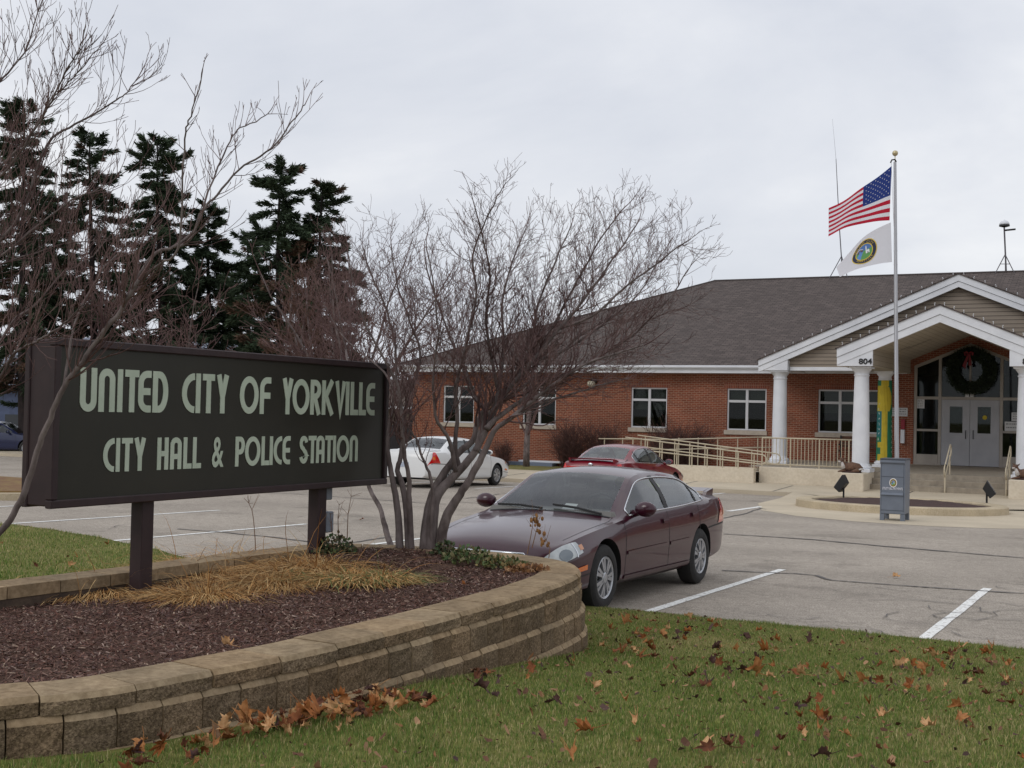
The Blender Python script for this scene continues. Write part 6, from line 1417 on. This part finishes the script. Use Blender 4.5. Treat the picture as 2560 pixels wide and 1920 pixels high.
# ------------------------------------------------------------------ shrubs by the building
M_shr = mat('red_brown_shrub', c(92,62,56), .9, c(66,46,42), 5)
def shrub(x, y, v, w, h, label, n=70, m=M_shr):
    p = at_y(x, y, v); p[2] = -.42; o = thing('bare_shrub', label, 'shrub', tuple(p), 'bare shrubs along the brick wall'); b = MB(org=tuple(p))
    for k in range(n):
        a = random.uniform(0, 6.283); q = p+np.array([random.uniform(-.4, .4)*w*.5, random.uniform(-.2, .2), 0]); d = nrm(np.array([math.cos(a)*.55*w/h*.6, math.sin(a)*.4, 1.])); grow(b, q, d, h*random.uniform(.6, 1.05), .008, 1, .15, .12, 7., h*.12, .45, .005)
    b.build('stems', m, o); return o
shrub(1258, 1150, 43.6, 1.1, 1.0, 'low dark bare shrub beside the front of the white sedan'); shrub(1425, 1160, 43.2, 1.9, 1.75, 'wide red-brown bare shrub by the wall right of the slim street tree', 120)
shrub(1500, 1160, 43.6, 1.5, 1.75, 'reddish bare shrub by the wall behind the red sedan', 90); shrub(1690, 1150, 43.9, 3.2, 1.8, 'broad clipped brown hedge shrub behind the ramp railings under the windows', 190)
# ------------------------------------------------------------------ planter plants
def tuft_blade(b, p, d, L_, w, droop, n=5, cols=None):
    pts = [p]; d = nrm(d)
    for i in range(n):
        d = nrm(d-UP*droop/n+rng.normal(0, .08, 3)); q = pts[-1]+d*L_/n
        if q[2] < p[2]+.006: q[2] = p[2]+random.uniform(.006, .05); d = nrm(np.array([d[0], d[1], random.uniform(-.05, .25)]))
        pts.append(q)
    s = nrm(np.cross(d, UP)+rng.normal(0, .2, 3)); k = len(b.v)
    for i, q in enumerate(pts): ww = w*(1-(i/n)**1.6*.85); b.v += [tuple(q-s*ww), tuple(q+s*ww)]
    b.f += [(k+2*i, k+2*i+1, k+2*i+3, k+2*i+2) for i in range(n)]; b.mi += [0]*n
    if cols: b.cols += [cols]*(2*(n+1))
M_dry = mat('dry_grass', (.4, .26, .1, 1), .8, attr='Col', spec=.2)
def dry_tuft(x, y, R0, h, label, n=300, green=.0):
    p = at_z(x, y, .5); p[2] = mulch_z(p[0], p[1]); o = thing('dry_grass_clump', label, 'ornamental grass', tuple(p), 'dry ornamental grasses in the planter'); b = MB(org=tuple(p)); b.cols = []
    for k in range(n):
        a = random.uniform(0, 6.283); rr = abs(random.gauss(0, .45))*R0*.6; q = p+np.array([math.cos(a)*rr, math.sin(a)*rr, .0]); d = np.array([math.cos(a+random.gauss(0, .7))*1.1, math.sin(a+random.gauss(0, .7))*1.1, random.uniform(.1, .62) if k % 14 else random.uniform(.6, 1.2)])
        g = random.uniform(.7, 1.3); cc = random.choice([(.44, .235, .085), (.50, .30, .12), (.36, .175, .06), (.56, .38, .18)]); 
        if random.random() < green: cc = (.16, .19, .07)
        tuft_blade(b, q, d, R0*random.uniform(.6, 1.25), random.uniform(.0018, .0035), random.uniform(1.3, 2.7)*h, 6, (cc[0]*g, cc[1]*g, cc[2]*g, 1))
    b.build('blades', M_dry, o); return o
dry_tuft(255, 1478, 0.48, 1.15, 'flat tan grass clump left of the left sign post', 630); dry_tuft(480, 1438, 0.53, .95, 'tan grass clump right of the left sign post', 720)
dry_tuft(585, 1428, 0.57, .85, 'tallest orange-tan grass clump between the sign posts', 930); dry_tuft(520, 1500, 0.46, 1.1, 'front low tan grass clump below the sign', 630)
dry_tuft(700, 1470, 0.55, 1.0, 'sprawling tan grass clump in front of the right sign post', 840); dry_tuft(800, 1445, 0.57, .9, 'bright tan grass clump right of the right sign post', 930); dry_tuft(880, 1475, 0.48, 1.0, 'tan grass clump with green shoots nearest the bark at its right', 630, .25); dry_tuft(960, 1480, 0.34, .8, 'small half-green grass clump at the right end of the dry grasses', 330, .5)
M_leafg = mat('low_leaves', (.06, .1, .04, 1), .6, attr='Col', spec=.3)
def leafy(x, y, zz, rx, rz, n, label, pal, ls=.03, name='green_plant'):
    p = at_z(x, y, zz); o = thing(name, label, 'plant', tuple(p)); b = MB(org=tuple(p)); b.cols = []
    for k in range(n):
        a = random.uniform(0, 6.283); r = math.sqrt(random.random())*rx; q = p+CR*r*math.cos(a)+np.array([-CR[1], CR[0], 0])*r*math.sin(a)*.6+UP*rz*random.random()*max(.15, 1-(r/rx)**2); d = nrm(rng.normal(0, 1, 3)+UP*.6); s = nrm(np.cross(d, rng.normal(0, 1, 3))); l = ls*random.uniform(.6, 1.4)
        b.add([q, q+d*l*.5-s*l*.38, q+d*l, q+d*l*.5+s*l*.38], [(0, 1, 2, 3)]); cc = random.choice(pal); g = random.uniform(.7, 1.3); b.cols += [(cc[0]*g, cc[1]*g, cc[2]*g, 1)]*4
    b.build('leaves', M_leafg, o); return o, b, p
gp = [(.05, .085, .035), (.075, .11, .04), (.09, .07, .04), (.13, .11, .05)]
leafy(838, 1382, .60, .17, .15, 520, 'small round green shrub right of the right sign post', gp)
leafy(1170, 1400, .62, .20, .10, 420, 'trailing green ground plant on the planter edge in front of the maroon sedan', [(.06, .10, .035), (.10, .12, .04), (.17, .15, .07)])
leafy(1255, 1415, .61, .18, .07, 320, 'yellowing trailing plant on the planter edge by the maroon headlight', [(.10, .12, .04), (.20, .15, .06), (.07, .1, .035)])
leafy(1320, 1428, .61, .16, .04, 260, 'orange-brown leaf litter plant in the tip of the planter', [(.28, .13, .05), (.2, .1, .05), (.34, .2, .1)])
leafy(1110, 1385, .62, .12, .10, 240, 'low green plant beside the foot of the bare tree', gp)
# day lily at the left edge
p = at_z(10, 1500, .47); o = thing('day_lily', 'pale green strap-leaved plant with brown tips at the left edge of the planter', 'plant', tuple(p)); b = MB(org=tuple(p)); b.cols = []
for k in range(46):
    a = random.uniform(0, 6.283); d = np.array([math.cos(a), math.sin(a), random.uniform(.5, 1.8)]); cc = random.choice([(.22, .3, .12), (.16, .24, .09), (.4, .26, .1), (.3, .32, .16)]); tuft_blade(b, p+np.array([math.cos(a)*.03, math.sin(a)*.03, 0]), d, random.uniform(.14, .30), .009, random.uniform(.9, 2.2), 6, (*cc, 1))
b.build('leaves', M_dry, o)
# weed stems
M_weed = mat('weed_stem', c(120,90,66), .85); M_pod = mat('seed_head', c(112,72,40), .85, c(150,110,64), 20)
def weed(px, D, label, pods=True):
    base = at_d(*px[0], D); o = thing('weed_stem', label, 'plant', tuple(base)); b = MB(org=tuple(base)); pts, rr = [at_d(x, y, D) for x, y in px], None
    b.tube(pts, [.004-.0025*i/(len(pts)-1) for i in range(len(pts))], 5)
    for s in range(6): i = random.randint(len(pts)//2, len(pts)-1); q = pts[i]; e = q+rng.normal(0, .04, 3)+UP*.05; b.tube([q, e], [.0018, .001], 3)
    b.build('stem', M_weed, o)
    if pods:
        b = MB(org=tuple(base))
        for k in range(9): q = pts[-1]+rng.normal(0, .018, 3)-UP*random.uniform(0, .05); b.ball(q, random.uniform(.008, .015), 6, (1, 1, 1.3))
        b.build('seed_head', M_pod, o)
weed([(640,1400),(638,1350),(634,1300),(630,1275),(622,1258),(610,1245)], 9.4, 'single tall curved weed stalk rising from the dry grass below the sign', False)
weed([(1318,1385),(1326,1345),(1332,1312),(1334,1290)], 9.2, 'dried brown flower stalk in front of the maroon bonnet'); weed([(1330,1370),(1340,1330),(1348,1298)], 9.25, 'thinner dried flower stalk beside the larger one before the maroon bonnet'); weed([(1372,1395),(1375,1370),(1366,1350),(1360,1345)], 9.1, 'bent dried flower stalk before the maroon headlight')
for i, (x, t_) in enumerate(((832, 'short'), (846, 'middle'), (868, 'tallest'))): weed([(x, 1345), (x-4+i*3, 1310-i*12), (x-6+i*8, 1285-i*22)], 9.6, t_+' of three bare thin stalks over the small green shrub', False)
# ------------------------------------------------------------------ fallen leaves
def leaf_mesh(k, col, col2):
    pr = random.Random(k); out_ = []; lob = [(90, 1.0), (45, .92), (135, .92), (5, .78), (175, .78), (-40, .5), (220, .5)]; ang = sorted([a for a, _ in lob]); dd = dict(lob)
    pts = []
    for i, a in enumerate(ang):
        r = dd[a]*pr.uniform(.88, 1.1)
        for da, f in ((-13, .72), (-5, .86), (0, 1.), (5, .84), (13, .7)): pts.append((a+da, r*f))
        nx = ang[(i+1) % len(ang)]; nx = nx+360 if nx < a else nx; pts.append(((a+nx)/2, .52 if nx-a < 80 else .14))
    pr_w = pr.uniform(.55, 1.0); bend = pr.uniform(-.3, .3); curl = pr.uniform(.8, 2.6); tw = pr.uniform(-.7, .7); b = MB(); rings = (0, .45, .75, 1.)
    for f in rings[1:]:
        for a, r in pts:
            x, y = r*f*math.cos(R_(a)), r*f*math.sin(R_(a))-.15; x *= pr_w; y += bend*abs(x); z = curl*.75*(abs(x)**1.5)*(1 if pr.random() < .95 else .6)+tw*.35*x*y+.15*math.sin(5*x+k)*f+.13*math.cos(6*y+2*k)*f+.05*math.sin(13*(x+y)+k)*f; b.v.append((x*.5*(1-.18*curl), y*.5, z*.5))
    n = len(pts); b.v.append((0, -.07, .02)); c0 = 3*n
    b.f += [(c0, i, (i+1) % n) for i in range(n)]; 
    for q in range(2): b.f += [(q*n+i, (q+1)*n+i, (q+1)*n+(i+1) % n, q*n+(i+1) % n) for i in range(n)]
    b.mi = [0]*len(b.f); k0 = len(b.v); b.tube([(0, -.08, .01), (.03, -.42, .06), (.08, -.66, .12)], [.012, .01, .008], 4)
    m = bpy.data.materials.get('dry_leaf_%d' % (k % 6)) or mat('dry_leaf_%d' % (k % 6), col, .75, col2, 5, spec=.3)
    o = b.build('fallen_leaf', m, smooth=True); return o
PAL = [(c(182,130,80), c(150,96,52)), (c(142,86,48), c(112,64,36)), (c(116,70,46), c(90,54,38)), (c(86,58,50), c(66,45,42)), (c(206,166,120), c(172,124,80)), (c(164,102,52), c(130,78,40))]
protos = [leaf_mesh(k, *PAL[k % 6]) for k in range(18)]; used = [False]*18
def put_leaf(u, v, z, s, label, group, tilt=.35, k=None):
    k = random.randrange(18) if k is None else k
    if used[k]: o = protos[k].copy(); COL.objects.link(o)
    else: o = protos[k]; used[k] = True
    o.location = (u, v, z); o.rotation_euler = (random.gauss(0, tilt), random.gauss(0, tilt), random.uniform(0, 6.283)); o.scale = (s, s, s*random.uniform(.7, 1.4)); tag(o, label, 'leaf', group); return o
# leaves surveyed at the largest ones, then a scatter like the photo's
LAB = 'curled dry brown maple leaf lying on the green lawn'; GRP = 'dry leaves scattered on the lawn'
big = [(1425,1880,.17,0),(1630,1620,.17,1),(1560,1745,.15,0),(1770,1870,.14,2),(1590,1795,.14,4),(1730,1690,.14,2),(2160,1700,.15,0),(2470,1735,.14,2),(2210,1785,.14,4),(2560-40,1700,.12,4),(2260,1650,.11,4),(1760,1860,.15,4),(1390,1750,.12,3),(1985,1680,.15,1),(2020,1665,.14,5),(1950,1850,.14,2),(2050,1745,.12,1),(2390,1765,.13,0),(1720,1540,.13,4),(1790,1640,.13,2),(1545,1625,.14,1),(1600,1640,.16,5),(1900,1745,.12,2),(1080,1760,.15,1),(1330,1670,.14,1),(1190,1690,.14,2)]
cnt = 0
for x, y, s, k in big:
    p = at_z(x, y, .25)
    for _ in range(4): p = at_z(x, y, lawn_z(p[0], p[1])+.05)
    put_leaf(p[0], p[1], p[2], s*.9, LAB, GRP, .5, k+6*random.randrange(3)); cnt += 1
while cnt < 190:
    u = random.uniform(-4.4, .6); v = random.uniform(4.6, 10.5)
    if inside(u, v, .12) or v > lawn_edge(u)-.1: continue
    x, y, z = proj((u, v, lawn_z(u, v)))
    if x < -20 or x > 2600 or y > 1950: continue
    if random.random() > .35+.65*max(0, min(1, (x-500)/900)) : continue
    if noise.noise(Vector((u*1.3, v*1.3, 4))) < random.uniform(-.35, .35): continue
    put_leaf(u, v, lawn_z(u, v)+random.uniform(.018, .045), random.choice((.065, .085, .10, .12, .14))*random.uniform(.85, 1.15), LAB, GRP, .55); cnt += 1
LAB2 = 'dry brown leaf heaped with others against the foot of the block wall'; GRP2 = 'dry leaves heaped along the wall foot'
for k in range(102):
    s = random.gauss(.40, .22); i = None
    t = random.betavariate(2.2, 2.6); v = lerp(3.3, 5.3, t); j = int(np.argmin(np.abs(PL[:, 1]-v)+(PL[:, 0] < -4)*99)); q = PL[j]+PN[j]*(.10+abs(random.gauss(0, .13))+.03); put_leaf(q[0], q[1], lawn_z(*q)+random.uniform(.02, .09)*(1 if t > .25 else .6), random.choice((.08, .10, .12, .13, .14)), LAB2, GRP2, .8)
for i, (x, y, s, z, l) in enumerate(((568, 1612, .12, .6, 'tan maple leaf lying on the bark by the planter cap'), (1160, 1470, .05, .58, 'small orange leaf on the bark mulch'), (35, 1515, .14, .48, 'long rust-brown leaf on the bark at the left edge'))): p = at_z(x, y, z); p[2] = max(mulch_z(p[0], p[1])+.03, .0); put_leaf(p[0], p[1], p[2], s, l, 'leaves on the bark mulch', .2, 4 if i == 0 else 5)
for k in range(22):
    u = random.uniform(-14, -7); v = random.uniform(8, lawn_edge(u)-.2)
    if not inside(u, v, .2): put_leaf(u, v, lawn_z(u, v)+.04, random.uniform(.09, .14), 'dry brown leaf on the grass behind the city sign', 'leaves on the grass behind the sign', .5)
for i, (x, y, l) in enumerate(((905, 1298, 'rust-brown leaf alone on the grey lot behind the sign'), (2240, 1440, 'small leaf on the lot at the right'),)): p = at_lot(x, y, .03); put_leaf(p[0], p[1], p[2], .16, l, 'leaves on the lot', .3)
b = MB(); b.cols = []                                              # crumbs and torn bits, past counting
k = 0
while k < 2800:
    u = random.uniform(-4.6, 1); v = random.uniform(3.2, 10.6)
    if inside(u, v, .1) or v > lawn_edge(u): continue
    k += 1; s = random.choice((.005, .007, .010, .014, .019))*random.uniform(.8, 1.2); p = np.array([u, v, lawn_z(u, v)+random.uniform(.012, .034)]); m_ = random.randint(5, 7); a0 = random.uniform(0, 6.28); el = random.uniform(.35, 1.); tl = rng.normal(0, .5, 2); ya = random.uniform(0, 6.28); P = [p]
    for j in range(m_):
        a = a0+6.283*j/m_; r = s*random.uniform(.55, 1.25); x, y = r*math.cos(a), r*el*math.sin(a); P.append(p+np.array([x*math.cos(ya)-y*math.sin(ya), x*math.sin(ya)+y*math.cos(ya), x*tl[0]+y*tl[1]+r*random.uniform(0, .7)]))
    b.add(P, [(0, 1+j, 1+(j+1) % m_) for j in range(m_)]); g = random.uniform(.6, 1.2); cc = random.choice([(.24, .12, .055), (.15, .075, .045), (.34, .20, .11), (.10, .06, .05)]); b.cols += [(cc[0]*g, cc[1]*g, cc[2]*g, 1)]*(m_+1)
kind(b.build('leaf_litter', M_dry), 'stuff')
# ------------------------------------------------------------------ background buildings, far left
def house(name, label, x0, x1, D, zb, ze, zr, wallc, roofc, rise_front=False, dep=12, win=True, band=None):
    a = at_d(x0, 1040, D); d = at_d(x1, 1040, D); w = float(np.linalg.norm((d-a)[:2])); m_ = (a+d)/2; org = (m_[0], m_[1], zb); ang = math.atan2((d-a)[1], (d-a)[0]); o = thing(name, label, 'building', org); o.rotation_euler = (0, 0, ang)
    b = MB(); b.box(-w/2, w/2, 0, dep, 0, ze-zb); b.build('wall', wallc, o)
    b = MB(); e = .5; h0, h1 = ze-zb+.01, zr-zb; vs = [(-w/2-e, -e, h0), (w/2+e, -e, h0), (w/2+e, dep+e, h0), (-w/2-e, dep+e, h0), (-w/2-e, dep/2, h1), (w/2+e, dep/2, h1)]; b.add(vs, [(0,1,5,4), (2,3,4,5), (0,4,3), (1,2,5), (3,2,1,0)]); b.build('roof', roofc, o, uv=True)
    b = MB(); b.box(-w/2-e, w/2+e, -e-.05, -e, h0-.18, h0+.02); b.build('fascia', band or M_white, o)
    if win:
        n = max(1, int(w/4))
        for i in range(n): x = -w/2+w*(i+.5)/n; b = MB(); b.box(x-.6, x+.6, -.03, .02, .9, 2.2); b.build('window', M_wglass2, o)
    return o
M_wglass2 = mat('dark_window_glass', c(52,58,66), .1, spec=.8); M_bluew = mat('blue_metal_wall', c(84,96,124), .6, c(70,80,106), 2); M_bluer = brick_mat('grey_blue_roof', c(140,146,158), c(128,134,146), c(104,110,122), .4, 4., .03, offs=0, bump=.4, noise_amt=.1)
M_tanw = mat('tan_house_wall', c(120,108,96), .85, c(104,92,82), 1); M_tanr = brick_mat('brown_house_roof', c(120,108,98), c(104,92,84), c(76,68,62), .3, .15, .02)
house('metal_building', 'blue metal building with pale grey roof glimpsed behind the evergreens at the left', -420, 130, 74, -1.3, 2.6, 4.9, M_bluew, M_bluer, band=mat('navy_band', c(44,54,84), .6))
house('metal_building', 'second blue-grey metal roofed building seen over the top of the sign', 150, 640, 88, -1.3, 3.6, 6.6, M_bluew, M_bluer, band=M_bluew)
house('far_house', 'low tan house seen between the sign and the brick corner', 900, 1120, 92, -1.3, 1.9, 4.0, M_tanw, M_tanr)
# dark fence between the sign and building corner
p = at_d(940, 1100, 75); o = thing('board_fence', 'dark board fence far behind, between the sign and the brick corner', 'fence', (p[0], p[1], -1.3)); b = MB(org=(p[0], p[1], -1.3)); q = at_d(1080, 1100, 75)
for i in range(26): a = p+(q-p)*i/26; a2 = p+(q-p)*(i+.86)/26; b.add([(a[0], a[1], -1.3), (a2[0], a2[1], -1.3), (a2[0], a2[1], .75), (a[0], a[1], .75), (a[0]+.02, a[1]+.04, -1.3), (a2[0]+.02, a2[1]+.04, -1.3), (a2[0]+.02, a2[1]+.04, .75), (a[0]+.02, a[1]+.04, .75)], [(0,1,2,3), (7,6,5,4), (3,2,6,7), (0,3,7,4), (1,5,6,2)])
b.build('boards', mat('fence_dark', c(52,50,52), .9), o)
# kerbed island at the far left of the lot
p = at_lot(0, 1250); iz = lot_z(p[1]); b = MB(); P = [(-27, 17.3), (-20.6, 17.2), (-20.0, 17.8), (-20.1, 20.2), (-20.7, 21.0), (-27, 21.2)]
b.prism([(u, v) for u, v in P], 'z', iz-.2, iz+.14); kind(b.build('kerb', M_kerb), 'structure'); b = MB(); b.prism([(lerp(-24, u, .93), lerp(19.2, v, .9)) for u, v in P], 'z', iz, iz+.17); kind(b.build('island_grass', mat('island_mulch', c(110,74,50), .95, c(128,104,60), 4, 6, bump=.6)), 'structure')
# far tree line along the horizon
M_far = mat('far_woods', c(104,98,100), .95, c(84,80,84), .3)
b = MB()
for i in range(900):
    x = random.uniform(-500, 1150); D = random.uniform(150, 260); q = at_d(x, 1040, D); q[2] = -1.3; h = random.uniform(4, 8.5)
    for s in range(3): e = q+np.array([random.gauss(0, 1.2), random.gauss(0, 1.2), h*random.uniform(.6, 1)]); b.tube([q, e], [.22, .05], 3, cap=False)
kind(b.build('far_woods', M_far), 'stuff')
# overhead wire
p = at_d(-150, 760, 60); q = at_d(880, 826, 75); b = MB(); b.tube([tuple(p*(1-t)+q*t-UP*1.2*math.sin(math.pi*t)) for t in np.linspace(0, 1, 14)], .03, 4); tag(b.build('overhead_wire', M_black), 'thin dark overhead wire crossing behind the evergreens', 'wire')
